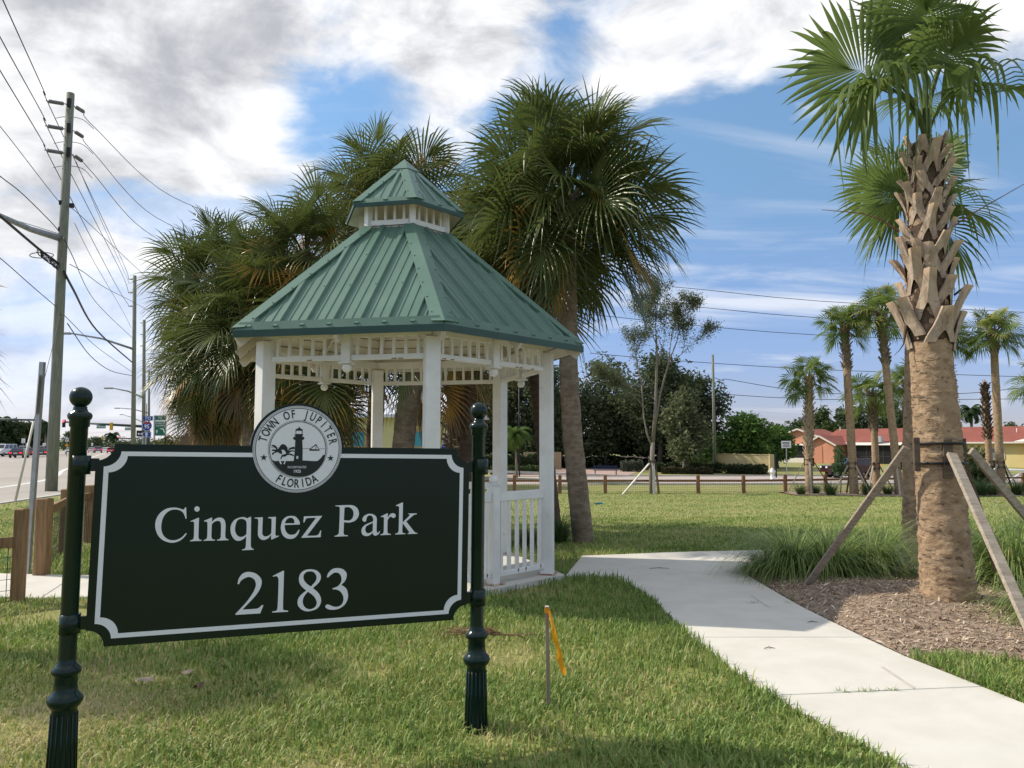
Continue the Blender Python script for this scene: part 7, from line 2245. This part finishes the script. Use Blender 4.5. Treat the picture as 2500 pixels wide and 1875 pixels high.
def leaves(name, lobes, n, size, m, seed, flat=0., off=(0, 0, 0)):
    """loose crown: leaf-sized faces spread through the outer part of several lobes; lobes: (x, y, z, rx, ry, rz)"""
    r = np.random.default_rng(seed)
    lb = np.array(lobes, float)
    wt_ = (lb[:, 3] * lb[:, 4] * lb[:, 5]) ** .67
    k = r.choice(len(lb), n, p=wt_ / wt_.sum())
    u = r.normal(0, 1, (n, 3))
    u /= np.linalg.norm(u, axis=1)[:, None]
    rad = r.uniform(0, 1, n) ** .45
    bump = 1 + .22 * np.sin(u[:, 0] * 7 + k) * np.cos(u[:, 1] * 6 + 2 * k) + .18 * np.sin(u[:, 2] * 9 + k * 3)
    c = lb[k, :3] + u * lb[k, 3:] * (rad * bump)[:, None]
    a = r.normal(0, 1, (n, 3))
    a[:, 2] *= .7
    a /= np.linalg.norm(a, axis=1)[:, None]
    b = np.cross(a, r.normal(0, 1, (n, 3)))
    b /= np.linalg.norm(b, axis=1)[:, None]
    s = size * r.uniform(.5, 1.3, n)
    V = np.stack([c - a * s[:, None], c + b * s[:, None] * .45, c + a * s[:, None], c - b * s[:, None] * .45], 1).reshape(-1, 3) - np.array(off)
    F = np.arange(n * 4).reshape(-1, 4)
    clump = .5 + .5 * np.sin(c[:, 0] * 1.3 + c[:, 2] * 1.7 + k) * np.cos(c[:, 1] * 1.1 - c[:, 2] * .8)
    v = np.repeat(np.clip(.65 * clump + r.uniform(-.25, .45, n), 0, 1), 4)
    return np_mesh(name, V, F, m, v)
def foliage(nm, dark, light, pale, transl=.25):
    return mat('foliage_' + nm, dark, light, 1.2, .7, attr=(pale, .25, 1.1), transl=transl, spec=.15)
M_OAK = foliage('oak', (.062, .082, .040), (.084, .108, .048), (.14, .165, .08), .35)
M_OAKL = foliage('oak_grey', (.085, .105, .050), (.11, .13, .06), (.19, .21, .11), .35)
M_GRAPE = foliage('sea_grape', (.065, .13, .030), (.09, .17, .036), (.20, .29, .07), .3)
M_HEDGE = foliage('hedge', (.030, .046, .020), (.040, .062, .024), (.075, .10, .04))
M_HEDGEB = foliage('brown_hedge', (.055, .055, .024), (.075, .065, .032), (.11, .095, .05))
M_FAR = foliage('far_trees', (.042, .068, .030), (.058, .090, .036), (.11, .145, .055))
M_FARB = foliage('far_bright', (.05, .085, .022), (.07, .11, .03), (.15, .18, .05))
M_TRUNK = mat('tree_bark', (.135, .105, .082), (.09, .07, .055), 6, .95, stretch=(3, 3, .6), bump=.6, bscale=10)
M_TRUNKP = mat('pale_tree_bark', (.23, .20, .165), (.165, .14, .115), 6, .95, stretch=(3, 3, .6), bump=.5, bscale=10)
def tree(label, base, lobes, n, size, m, seed, tr=.18, th=None, group=None, bark=None, name='tree', cat='tree', limbs=5):
    base = Vector(base)
    t = thing(name, label, cat, base, group=group)
    rs = random.Random(seed)
    q = MB()
    th = th or lobes[0][2] * .5
    q.tube([(0, 0, -.1), (rs.uniform(-.1, .1), 0, th * .5), (rs.uniform(-.2, .2), 0, th)], [tr * 1.25, tr, tr * .8], 10)
    for i in range(limbs):
        lb = lobes[i % len(lobes)]
        e = Vector((lb[0] + rs.uniform(-.5, .5) * lb[3], lb[1] + rs.uniform(-.5, .5) * lb[4], lb[2] + rs.uniform(-.2, .5) * lb[5]))
        s = Vector((0, 0, th * rs.uniform(.75, 1)))
        m1 = s.lerp(e, .5) + Vector((rs.uniform(-.3, .3), rs.uniform(-.3, .3), .25))
        q.tube([s, m1, e], [tr * .6, tr * .38, tr * .12], 7)
        for j in range(3):
            f = e + Vector((rs.gauss(0, 1) * lb[3] * .5, rs.gauss(0, 1) * lb[4] * .5, rs.gauss(.2, .7) * lb[5] * .5))
            q.tube([m1.lerp(e, .4 + .2 * j), f], [tr * .25, tr * .06], 5)
    q.build('trunk', bark or M_TRUNK, t)
    mobj('crown', leaves('crown', lobes, n, size, m, seed), t)
    return t
OG = 'dark live oaks beyond the lawn'
def oak(label, px, Y, w_, top, n, seed, m=M_OAK, group=OG, low=1.0, **kw):
    b = gpY(px, Y)
    ht = at(px, top, Y).z - b.z
    rs = random.Random(seed)
    lobes = []
    hw = w_ / FPX * Y / 2
    for i in range(9):
        a = rs.uniform(0, 2 * PI)
        rr = rs.uniform(.15, .72) * hw
        z = low + (ht - low) * rs.uniform(.16, .82)
        f = 1 - abs(z / ht - .5) * .7
        lobes.append((math.cos(a) * rr * f, math.sin(a) * rr * .8, z, hw * rs.uniform(.36, .55), hw * rs.uniform(.36, .55), ht * rs.uniform(.15, .22)))
    lobes.append((0, 0, low + (ht - low) * .50, hw * .72, hw * .6, ht * .42))
    lobes.append((0, 0, ht * .86, hw * .42, hw * .4, ht * .15))
    return tree(label, b, lobes, n, .23 if Y < 100 else .34, m, seed, .26, ht * .3, group, **kw)
oak('dark oak behind the leaning trunk, seen right of the gazebo roof edge', 1330, 86, 210, 872, 15000, 101, low=.2)
oak('broad dark oak above the blue bench', 1480, 88, 260, 868, 17000, 102, low=.2)
oak('tall dark oak behind the staked sparse tree', 1610, 84, 230, 850, 15000, 103, low=.4)
oak('oak at the right end of the dark group, beside the flat topped pole', 1700, 87, 180, 905, 12000, 104, low=.6)
oak('dark oak seen through the gazebo between its right posts', 1230, 88, 180, 900, 11000, 105, low=.2)
oak('thin pale oak in front of the dark oaks with grey foliage', 1672, 74, 150, 945, 6000, 106, M_OAKL, low=1.0, bark=M_TRUNKP)
oak('dark oak far behind the gazebo floor', 1120, 90, 200, 930, 9000, 107, low=.2)
SGp = 'bright green sea grape trees'
oak('bright green tree against the beige wall, widest of its row', 1815, 82, 170, 1010, 7500, 111, M_GRAPE, SGp, low=1.0)
oak('bright green bush left of the beige wall under the pole', 1712, 81, 120, 1060, 3800, 112, M_GRAPE, SGp, low=.3)
oak('bright green tree behind the white notice sign', 1895, 86, 110, 1035, 3800, 113, M_GRAPE, SGp, low=.5)
BG = 'far trees behind the pink house'
oak('far dark tree left of the pink house roof', 1955, 132, 130, 1022, 5000, 121, M_FAR, BG, low=.2)
oak('far yellow green tree above the left end of the red roof', 2010, 135, 95, 990, 3800, 122, M_FARB, BG)
oak('far dark tree above the middle of the red roof', 2085, 138, 130, 985, 5000, 123, M_FAR, BG)
oak('far dark spreading tree above the red roof left of the near trunk', 2165, 138, 150, 978, 5600, 124, M_FAR, BG)
oak('far dark tree just left of the near trunk', 2235, 142, 90, 1000, 3200, 125, M_FAR, BG)
oak('small round far tree behind the right end of the red roof', 2470, 150, 60, 1030, 1500, 126, M_FAR, BG)
oak('far low tree between the sea grapes and the pink house', 1905, 125, 120, 1040, 3600, 127, M_FAR, BG, low=.2)
LG = 'trees beyond the far lanes of the road'
for i, (px, Y, w_, top, n, lab) in enumerate(((-30, 150, 120, 1030, 5000, 'dark tree at the left picture edge beyond the road'), (28, 152, 90, 1022, 5000, 'round dark tree left of the square post beyond the road'), (72, 155, 80, 1030, 4500, 'dark tree right behind the square post beyond the road'), (108, 158, 60, 1036, 3200, 'dark tree left of the wooden pole beyond the road'), (172, 240, 46, 1050, 2000, 'small dark tree between the pole and the sign post'), (232, 300, 60, 1066, 2000, 'low dark tree line clump right of the sign post'), (300, 320, 70, 1078, 2000, 'far low trees at the end of the road'), (190, 330, 60, 1072, 1500, 'farthest low trees behind the sign post'), (120, 330, 70, 1074, 1500, 'far low trees behind the wooden pole'))):
    oak(lab, px, Y, w_, top, n, 140 + i, M_FAR, LG, low=.1)
def belt(nm, pts, h, n, m, seed):
    r = np.random.default_rng(seed)
    lob = []
    for i in range(len(pts) - 1):
        a, b_ = Vector(pts[i]), Vector(pts[i + 1])
        k = int((b_ - a).length / 5)
        for j in range(k):
            c = a.lerp(b_, j / k)
            hh = h * r.uniform(.7, 1.15)
            lob.append((c.x, c.y + r.uniform(-2, 2), c.z + hh * .45, 4.2, 3., hh * .55))
    return tag(mobj(nm, leaves(nm, lob, n, .5, m, seed)), kind='stuff')
belt('distant_woods', [gpY(500, 190), gpY(1300, 180), gpY(1900, 172), gpY(2700, 178)], 6.5, 26000, M_FAR, 9)
belt('distant_woods', [gpY(-300, 260), gpY(60, 300), gpY(300, 420), gpY(560, 300)], 6.5, 14000, M_FAR, 10)
# the sparse staked tree on the lawn edge
b = gpY(1592, 39.6)
sp_t = thing('sparse_tree', 'tall sparse staked tree with grey forked limbs in front of the dark oaks', 'tree', b)
rs = random.Random(9)
q = MB()
tips = []
def limb(p, d, L, r, depth):
    d = d.normalized()
    e = p + d * L
    m1 = p.lerp(e, .5) + Vector((rs.uniform(-.05, .05), rs.uniform(-.05, .05), 0)) * L
    q.tube([p, m1, e], [r, r * .82, r * .64], 7 if depth < 2 else 4)
    if depth >= 2:
        tips.extend([m1, e])
    if depth == 5:
        return
    for i in range(2 if depth < 4 else 3):
        nd = d + Vector((rs.gauss(0, .30), rs.gauss(0, .30), rs.uniform(-.05, .22)))
        limb(e, nd, L * rs.uniform(.68, .88), r * .60, depth + 1)
def TL(px, py, dY=0.):
    return at(px, py, 39.6 + dY) - b
q.tube([(0, 0, -.1), TL(1590, 1150), TL(1594, 1080)], [.17, .125, .11], 10)
q.tube([TL(1594, 1080), TL(1600, 1000), TL(1604, 880), TL(1602, 820)], [.10, .08, .06, .05], 8)
q.tube([TL(1592, 1090), TL(1580, 1060), TL(1572, 1020), TL(1566, 940)], [.065, .05, .04, .03], 8)
q.tube([TL(1596, 1060), TL(1612, 960), TL(1634, 880), TL(1652, 835)], [.065, .05, .04, .03], 8)
for s, e in (((1602, 820), (1600, 760)), ((1602, 840), (1585, 790)), ((1652, 835), (1668, 775)), ((1634, 880), (1640, 810)), ((1566, 940), (1555, 880)), ((1604, 900), (1625, 830)), ((1580, 1000), (1540, 960)), ((1566, 960), (1510, 930)), ((1634, 890), (1680, 850))):
    limb(TL(*s), TL(*e, rs.uniform(-.4, .4)) - TL(*s), (TL(*e) - TL(*s)).length * .66, .028, 1)
q.build('trunk', M_TRUNKP, sp_t)
r = np.random.default_rng(4)
tp = np.array([tuple(v) for v in tips])
n = 24000
c = tp[r.integers(0, len(tp), n)] + r.normal(0, .15, (n, 3))
a = r.normal(0, 1, (n, 3)); a /= np.linalg.norm(a, axis=1)[:, None]
bb = np.cross(a, r.normal(0, 1, (n, 3))); bb /= np.linalg.norm(bb, axis=1)[:, None]
s = .052 * r.uniform(.5, 1.3, n)[:, None]
V = np.stack([c - a * s, c + bb * s * .45, c + a * s, c - bb * s * .45], 1).reshape(-1, 3)
mobj('crown', np_mesh('crown', V, np.arange(n * 4).reshape(-1, 4), M_OAKL, np.repeat(r.uniform(0, 1, n), 4)), sp_t)
brace('brace of the sparse staked tree, a white plank in front and one slanting left', b, 1.55, .13, [(-1.5, .35), (PI + .35, 1.75), (.5, .4)], plank=(.05, .14), mats_=[mat('pale_plank', (.56, .52, .46), (.48, .44, .38), 4, .8), MATS['pale_plank'], M_DKWOOD])
b = gpY(2048, 38.6)
tree('young leafy sapling in front of the maroon car', b, [(.05, 0, 1.75, .36, .36, .45), (-.15, 0, 1.3, .3, .3, .35), (.25, 0, 1.15, .3, .3, .3), (0, 0, 2.2, .22, .22, .3)], 900, .075, foliage('sapling', (.07, .13, .05), (.09, .15, .06), (.20, .28, .12), .3), 151, .03, 1.3, None, M_TRUNKP, 'sapling', 'sapling', 4)
# hedges, bushes
def hedge(label, pa, pb_, h, wd, n, m, seed, group='hedges along the street', lv=.07):
    pa, pb_ = Vector(pa), Vector(pb_)
    t = thing('hedge', label, 'hedge', pa, group=group)
    r = np.random.default_rng(seed)
    d = np.array(pb_ - pa)
    u = r.uniform(0, 1, n)
    q = np.array([-d[1], d[0], 0]) / np.hypot(d[0], d[1])
    z = r.uniform(-.05, 1, n)
    z = np.where(z < .25, z, np.clip(z, .02, 1) ** .85)
    side = r.uniform(-1, 1, n)
    side = np.sign(side) * np.abs(side) ** .35
    c = u[:, None] * d + q * (side * wd / 2)[:, None]
    c[:, 2] += z * h * (1 + .10 * np.sin(u * 21 + seed) + .06 * np.sin(u * 57))
    a = r.normal(0, 1, (n, 3)); a /= np.linalg.norm(a, axis=1)[:, None]
    b_ = np.cross(a, r.normal(0, 1, (n, 3))); b_ /= np.linalg.norm(b_, axis=1)[:, None]
    s = lv * r.uniform(.5, 1.4, n)[:, None]
    V = np.stack([c - a * s, c + b_ * s * .6, c + a * s, c - b_ * s * .6], 1).reshape(-1, 3)
    mobj('foliage', np_mesh('foliage', V, np.arange(n * 4).reshape(-1, 4), m, np.repeat(np.clip(z * .7 + r.uniform(-.3, .3, n), 0, 1), 4)), t)
    return t
hedge('tall clipped hedge at the left end of the beige wall', gpY(1590, 77.5), gpY(1765, 75), .95, 1.2, 5200, M_HEDGE, 1, lv=.10)
hedge('dark low hedge in front of the beige wall', gpY(1772, 74), gpY(1868, 71.5), .85, 1.2, 4200, M_HEDGE, 2, lv=.10)
hedge('brownish low shrubs in front of the clipped hedge', gpY(1615, 73.5), gpY(1740, 72), .65, 1.3, 4200, M_HEDGEB, 3, lv=.09)
hedge('dark hedge seen through the gazebo right opening', gpY(1180, 80), gpY(1345, 79), 1.7, 1.2, 5200, M_HEDGE, 4, lv=.13)
hedge('low green hedge in front of the dark hedge behind the gazebo', gpY(1200, 72), gpY(1330, 71), .8, 1.2, 3200, foliage('green_hedge', (.04, .07, .02), (.05, .085, .025), (.09, .12, .04)), 5, lv=.1)
hedge('dark hedge under the oaks behind the blue bench', gpY(1180, 90), gpY(1640, 89), 4.2, 3.0, 30000, M_HEDGE, 6, lv=.16)
hedge('low hedge on the median at the far left', at(-40, 1112, 126) * 1, at(40, 1108, 134) * 1, .5, 2., 1500, M_HEDGE, 7, lv=.16)
hedge('bushy shrubs under the right palms behind the far bed', gpY(2350, 41.5), gpY(2420, 41), 1.25, 1.6, 4500, M_HEDGE, 8, lv=.07)
hedge('pale leaved shrub beside the sparse tree trunk', gpY(1515, 78), gpY(1570, 78), 1.1, 1.0, 1400, foliage('grey_shrub', (.06, .075, .05), (.08, .095, .065), (.15, .17, .12)), 9, lv=.1)
hedge('weedy bushes behind the left half of the sign', gpY(395, 40), gpY(560, 40), 2.0, 2.0, 5200, foliage('weeds', (.06, .075, .02), (.08, .09, .028), (.16, .16, .05)), 10, lv=.10)
hedge('far green bush in the yard right of the near trunk', gpY(2342, 78), gpY(2395, 78), 2.4, 1.4, 1200, M_FAR, 11, lv=.15)
# blue bench and timber screen under the oaks
g = gpY(1478, 70)
t = thing('bench', 'dark blue metal bench under the oaks', 'bench', g)
M_BLUE = mat('bench_blue', (.012, .018, .06), rough=.45)
for nm, z, dy in (('seat', .45, 0), ('backrest', .78, .24), ('lower_back_rail', .62, .22)):
    q = MB()
    q.box((0, dy, z), (2.2, .40 if nm == 'seat' else .05, .05 if nm == 'seat' else .12), bev=.01)
    q.build(nm, M_BLUE, t)
for x in (-.95, .95):
    q = MB()
    q.bar((x, 0, 0), (x, 0, .45), .06, .3)
    q.build('leg', M_BLUE, t)
g = gpY(1325, 82)
t = thing('board_screen', 'pale timber board screen seen just left of the right gazebo post', 'fence', g)
rs = random.Random(6)
M_BOARD = mat('pale_boards', (.42, .32, .19), (.36, .27, .15), 3, .85, stretch=(4, 4, .6))
for i in range(15):
    q = MB()
    q.box((-1.95 + i * .27, rs.uniform(-.01, .01), .95), (.255, .03, 1.85))
    q.build('board', M_BOARD, t)
# small feather palm behind the gazebo
def feather_palm(label, b, top, Lf, nf, seed, m, tr=.12, group=None, nl=26, lw=.03):
    t = thing('feather_palm', label, 'palm', b, group=group)
    rs = random.Random(seed)
    q = MB()
    tp = Vector(top) - Vector(b)
    q.tube([(0, 0, -.1), tp * .5, tp], [tr, tr * .8, tr * .7], 10)
    q.build('trunk', M_TRUNKP, t)
    for i in range(nf):
        az_ = i * 2.39996
        el_ = R(78 - 95 * (i / nf) + rs.uniform(-8, 8))
        V, F = [], []
        p = Vector((0, 0, 0))
        e = el_
        k = 12
        for s in range(k):
            d = Vector((math.cos(e), 0, math.sin(e)))
            p2 = p + d * (Lf / k)
            for sg in (-1, 1):
                for j in range(2):
                    c = p.lerp(p2, j / 2)
                    f = (s + j / 2) / k
                    l = Lf * .30 * math.sin(PI * min(1, .12 + f * .88)) + .05
                    tip = c + Vector((d.x * .5, sg * .8, d.z * .5 - .45)).normalized() * l
                    o = len(V)
                    V += [c - d * lw, c + d * lw, tip]
                    F.append((o, o + 1, o + 2))
            o = len(V)
            V += [p + Vector((0, .02, 0)), p - Vector((0, .02, 0)), p2 - Vector((0, .015, 0)), p2 + Vector((0, .015, 0))]
            F.append((o, o + 1, o + 2, o + 3))
            p = p2
            e -= R(9 + 3 * s / k * 3)
        fm = MB()
        fm.add(V, F)
        o = fm.build('frond', m, t)
        o.location = tp
        o.rotation_euler = (0, 0, az_)
    return t
M_FEATH = foliage('feather_palm', (.030, .055, .022), (.04, .07, .026), (.06, .09, .04))
M_FEATHL = foliage('feather_palm_light', (.06, .10, .02), (.08, .13, .028), (.1, .15, .04), .35)
feather_palm('small feather palm with yellowing leaves seen right of the gazebo railing post', gpY(1262, 60), at(1258, 1062, 60), 1.9, 16, 1, M_FEATHL, .10, lw=.06)
feather_palm('far dark feather palm right of the near trunk above the red roof', gpY(2372, 112), at(2371, 1005, 112), 2.5, 24, 2, M_FEATH, .25, lw=.10)
feather_palm('feather palm beyond the far lanes, left of the wooden pole', gpY(112, 150), at(112, 1040, 150), 3.0, 22, 3, M_FEATH, .25, lw=.12)
feather_palm('feather palm at the end of the road, above the traffic', gpY(273, 190), at(273, 1064, 190), 2.6, 22, 4, M_FEATH, .25, lw=.12)
feather_palm('feather palm at the left picture edge beyond the road', gpY(2, 150), at(2, 1030, 150), 2.8, 22, 5, M_FEATH, .25, lw=.12)
# lamp post behind the gazebo
g = gpY(1268, 66)
t = thing('lamp_post', 'slim dark lamp post with a flat lamp head seen through the right gazebo bay', 'lamp post', g)
q = MB()
q.tube([(0, 0, 0), at(1267, 925, 66) - g], [.06, .05], 8)
q.build('pole', M_BLACK, t)
q = MB()
q.box(at(1282, 921, 66) - g, (1.25, .5, .14), bev=.04)
q.build('lamp_head', mat('lamp_purple_grey', (.09, .08, .12), rough=.4), t)

# ------------------------------------------------------------------ pink house with the red roof
M_REDROOF = mat('red_roof_shingle', (.255, .078, .055), (.215, .066, .048), .5, .9, c3=(.28, .10, .075), s3=.15)
M_YELLOW = mat('yellow_stucco', (.66, .56, .26), (.60, .51, .24), .5, .9)
M_PINK = mat('salmon_stucco', (.62, .285, .175), (.55, .25, .155), .5, .9)
M_TRIM = mat('house_white_trim', (.66, .62, .55), rough=.7)
M_SCREEN = mat('dark_screen', (.016, .017, .018), rough=.4)
hA = at(1985, 1091, 104)
hB = at(2580, 1091, 84)
hA.z = hB.z = 0
hd = (hB - hA)
hl = hd.length
hang = math.atan2(hd.y, hd.x)
house = thing('house', 'long low pink and yellow house with a red roof beyond the palms', 'house', (hA.x, hA.y, -.5), hang)
HW, EV, RG_ = 11., 2.75, 4.55
q = MB()
q.box((hl / 2 + 4, HW / 2, EV / 2 - .4), (hl + 16, HW, EV + .8))
q.build('wall', M_YELLOW, house)
q = MB()
x0, x1 = 1., hl + 14
q.add([(x0, -.7, EV - .1), (x1, -.7, EV - .1), (x1, HW / 2, RG_), (x0, HW / 2, RG_), (x0, HW + .7, EV - .1), (x1, HW + .7, EV - .1)], [(0, 1, 2, 3), (3, 2, 5, 4), (0, 3, 4), (1, 5, 2)])
rf = q.build('roof', M_REDROOF, house)
q = MB()
q.box(((x0 + x1) / 2, -.73, EV - .17), (x1 - x0, .06, .18))
q.build('eave_board', M_TRIM, house)
def gable(xc, w_, dep, eh, rh, m):
    q = MB()
    q.box((xc, -dep / 2, eh / 2 - .3), (w_, dep, eh + .6))
    q.build('wall', m, house)
    q = MB()
    q.add([(xc - w_ / 2, -dep, eh), (xc + w_ / 2, -dep, eh), (xc, -dep, rh)], [(0, 1, 2)])
    q.build('gable_wall', m, house)
    q = MB()
    o = .45
    sl_ = (rh - eh) / (w_ / 2)
    q.add([(xc - w_ / 2 - o, -dep - .4, eh - sl_ * o), (xc, -dep - .4, rh + .08), (xc, 6, rh + .08), (xc - w_ / 2 - o, 6, eh - sl_ * o), (xc + w_ / 2 + o, -dep - .4, eh - sl_ * o), (xc + w_ / 2 + o, 6, eh - sl_ * o)], [(0, 1, 2, 3), (1, 4, 5, 2)])
    q.build('gable_roof', M_REDROOF, house)
    for sg in (-1, 1):
        q = MB()
        q.bar((xc + sg * (w_ / 2 + o), -dep - .42, eh - sl_ * o - .1), (xc, -dep - .42, rh - .02), .05, .2)
        q.build('barge_board', M_TRIM, house)
gable(-1.2, 10.5, 1.6, 2.7, 4.5, M_PINK)
gable(3.0, 3.4, 4.2, 2.6, 3.5, M_PINK)
q = MB()
q.box((2.7, -4.23, 1.1), (1.05, .06, 2.2))
d_ = q.build('door', mat('salmon_door', (.55, .24, .15), rough=.6), house)
def porch(xa, xb, m=M_SCREEN, dep=1.2):
    q = MB()
    q.box(((xa + xb) / 2, -dep, 1.2), (xb - xa, .06, 2.4))
    q.build('porch_screen', m, house)
    q = MB()
    n = max(2, int((xb - xa) / 1.7))
    for i in range(n + 1):
        q.box((xa + (xb - xa) * i / n, -dep - .04, 1.2), (.09, .06, 2.4))
    q.box(((xa + xb) / 2, -dep - .04, .9), (xb - xa, .06, .08))
    q.build('screen_frame', mat('bronze_frame', (.06, .05, .045), rough=.5), house)
    q = MB()
    q.add([(xa - .3, -dep - .5, 2.38), (xb + .3, -dep - .5, 2.38), (xb + .3, .1, 2.78), (xa - .3, .1, 2.78), (xa - .3, -dep - .5, 2.30), (xb + .3, -dep - .5, 2.30)], [(0, 1, 2, 3), (4, 5, 1, 0)])
    q.build('porch_roof', M_TRIM, house)
porch(-7.5, .4, dep=1.75)
porch(5.6, 11.6)
porch(28.5, 34.5, dep=1.3)
q = MB()
q.box((-3.5, -1.9, .3), (7., .3, .65))
q.build('low_wall', M_TRIM, house)
for x in (21.7, 16.2):
    w_ = MB()
    w_.box((x, -.03, 1.35), (1.5, .08, 1.35))
    wf = w_.build('window_frame', M_TRIM, house)
    for z in (1.05, 1.65):
        w_ = MB()
        w_.box((x, -.085, z), (1.3, .03, .54))
        w_.build('pane', mat('window_glass_grey', (.16, .19, .20), rough=.15), wf)
q = MB()
q.box((26.6, -1.0, 1.3), (2.6, 2.0, 2.9))
q.build('entry_wall', M_PINK, house)
q = MB()
q.box((25.9, -2.03, 1.1), (.95, .06, 2.15))
q.build('door', mat('orange_door', (.60, .22, .10), rough=.6), house)
q = MB()
q.add([(24.2, -3.2, 2.72), (29.2, -3.2, 2.72), (29.2, .3, 2.98), (24.2, .3, 2.98), (24.2, -3.2, 2.60), (29.2, -3.2, 2.60)], [(0, 1, 2, 3), (4, 5, 1, 0)])
q.build('entry_roof', M_TRIM, house)
q = MB()
q.box((9.0, -1.0, 3.05), (.9, .8, .75), bev=.03)
q.build('roof_unit', mat('roof_unit_grey', (.42, .42, .41), rough=.6), rf)
for x, y, z in ((1.9, 4.2, 4.5), (23, 3, 3.9), (34, 4, 4.4)):
    q = MB()
    q.tube([(x, y, z - .5), (x, y, z + .35)], .05, 6)
    q.build('vent_pipe', M_TRIM, rf)
q = MB()
q.lathe([(.02, 0), (.30, .05), (.42, .14), (.43, .15), (.30, .07), (.02, .02)], 14)
me = q.mesh('satellite_dish', M_TRIM)
me.transform(Matrix.Translation((15.6, -.4, 3.35)) @ Matrix.Rotation(R(60), 4, 'X'))
mobj('satellite_dish', me, rf)
g = at(2385, 1128, 82)
b = gpY(2386, 84)
t = thing('utility_box', 'dark air conditioning box against the yellow house wall', 'utility box', b + Vector((0, 1.5, 0)))
q = MB()
q.box((0, 0, .45), (1.1, .8, .9), bev=.04)
q.build('casing', mat('dark_box', (.05, .045, .04), rough=.6), t)
q = MB()
q.lathe([(.36, .90), (.36, .93), (.05, .93)], 16)
q.build('fan_grille', M_BLACK, t)
# white pipe barrier on the right
b = gpY(2475, 56)
t = thing('pipe_gate', 'low white pipe gate on the grass at the right edge', 'gate', b)
q = MB()
q.tube([(-2.2, 0, .95), (3, 0, .80)], .07, 8)
q.build('top_bar', M_HYD, t)
q = MB()
q.tube([(-.6, 0, .0), (.7, 0, .85)], .06, 8)
q.build('strut', M_HYD, t)
q = MB()
q.tube([(-1.9, 0, 0), (-1.9, 0, 1.0)], .08, 8)
q.build('gate_post', M_HYD, t)

# ------------------------------------------------------------------ yellow building behind the clump
M_YB = mat('pale_yellow_stucco', (.66, .60, .30), (.60, .545, .275), .6, .9)
M_METROOF = mat('white_metal_roof', (.66, .67, .70), (.60, .61, .64), 1., .4)
ya, yb_ = gpY(560, 46), gpY(1108, 44)
bl = thing('yellow_building', 'pale yellow one storey building with a white metal roof behind the palm clump', 'building', (ya.x, ya.y, H(ya.x, ya.y)), math.atan2(yb_.y - ya.y, yb_.x - ya.x))
L_ = (yb_ - ya).length
EVB = at(900, 1012, 45).z - bl.location.z
q = MB()
q.box((L_ / 2, 4, EVB / 2 - .3), (L_, 8, EVB + .6))
q.build('wall', M_YB, bl)
q = MB()
q.add([(5.2, -.6, EVB - .05), (L_ + .5, -.6, EVB - .05), (L_ + .5, 4, EVB + 1.5), (5.2, 4, EVB + 1.5), (5.2, 8.6, EVB - .05), (L_ + .5, 8.6, EVB - .05)], [(0, 1, 2, 3), (3, 2, 5, 4), (0, 3, 4), (1, 5, 2)])
yr = q.build('roof', M_METROOF, bl)
for i in range(20):
    x = 5.4 + i * (L_ - 5.2) / 19
    q = MB()
    q.bar((x, -.6, EVB - .03), (x, 4, EVB + 1.52), .05, .05)
    q.build('roof_seam', M_METROOF, yr)
q = MB()
q.box((L_ / 2 + 2.6, -.64, EVB - .12), (L_ - 4.7, .06, .18))
q.build('eave_board', M_METROOF, bl)
q = MB()
q.box((1.6, -.6, EVB - .1), (5., 1.6, .3))
q.build('entry_canopy', M_METROOF, bl)
for i, x in enumerate((.25, 1.25, 1.9)):
    q = MB()
    q.box((x, -.25, EVB / 2 - .1), (.5, .45, EVB))
    q.build('pier', M_YB, bl)
M_TEAL = mat('teal_glass', (.05, .27, .34), (.06, .31, .38), 3, .2)
def yb_x(px):
    return (px - 560) / (1108 - 560) * L_
for px, w_ in ((1022, .75), (880, .75)):
    x = yb_x(px)
    q = MB()
    q.box((x, -.03, 1.62), (w_ + .28, .1, 2.1))
    wf = q.build('window_frame', mat('orange_frame', (.50, .34, .15), rough=.7), bl)
    for z in (1.12, 2.05):
        q = MB()
        q.box((x, -.095, z), (w_, .04, .82))
        q.build('pane', M_TEAL, wf)
q = MB()
q.add([(yb_x(1088), -1.0, 1.6), (yb_x(1108) + .2, -1.0, 1.6), (yb_x(1108) + .2, -.02, 2.35), (yb_x(1088), -.02, 2.35), (yb_x(1088), -1.0, 1.5), (yb_x(1108) + .2, -1.0, 1.5)], [(0, 1, 2, 3), (4, 5, 1, 0), (0, 3, 4), (1, 5, 2)])
q.build('awning', mat('blue_awning', (.02, .035, .22), rough=.6), bl)
g = gpY(549, 38)
t = thing('meter_pole', 'grey meter box on a pole behind the top edge of the sign', 'meter', g)
q = MB()
q.tube([(0, 0, 0), (0, 0, 3.0)], .05, 8)
q.build('pole', M_GALV, t)
q = MB()
q.box((.12, -.06, 2.35), (.16, .12, .75), bev=.02)
q.build('meter_box', M_GALV, t)
# tiny blue flag on the lawn
b = gp(1448, 1236)
t = thing('marker_flag', 'tiny bright blue marker on the shaded lawn right of the leaning trunk', 'marker', b)
q = MB()
q.tube([(0, 0, -.02), (.04, 0, .10)], .004, 5)
q.build('wire', M_WIRE, t)
q = MB()
q.add([(.04, 0, .10), (.30, .02, .13), (.34, 0, .08), (.10, 0, .05)], [(0, 1, 2, 3)])
q.build('flag', mat('marker_blue', (.02, .16, .30), rough=.5), t)
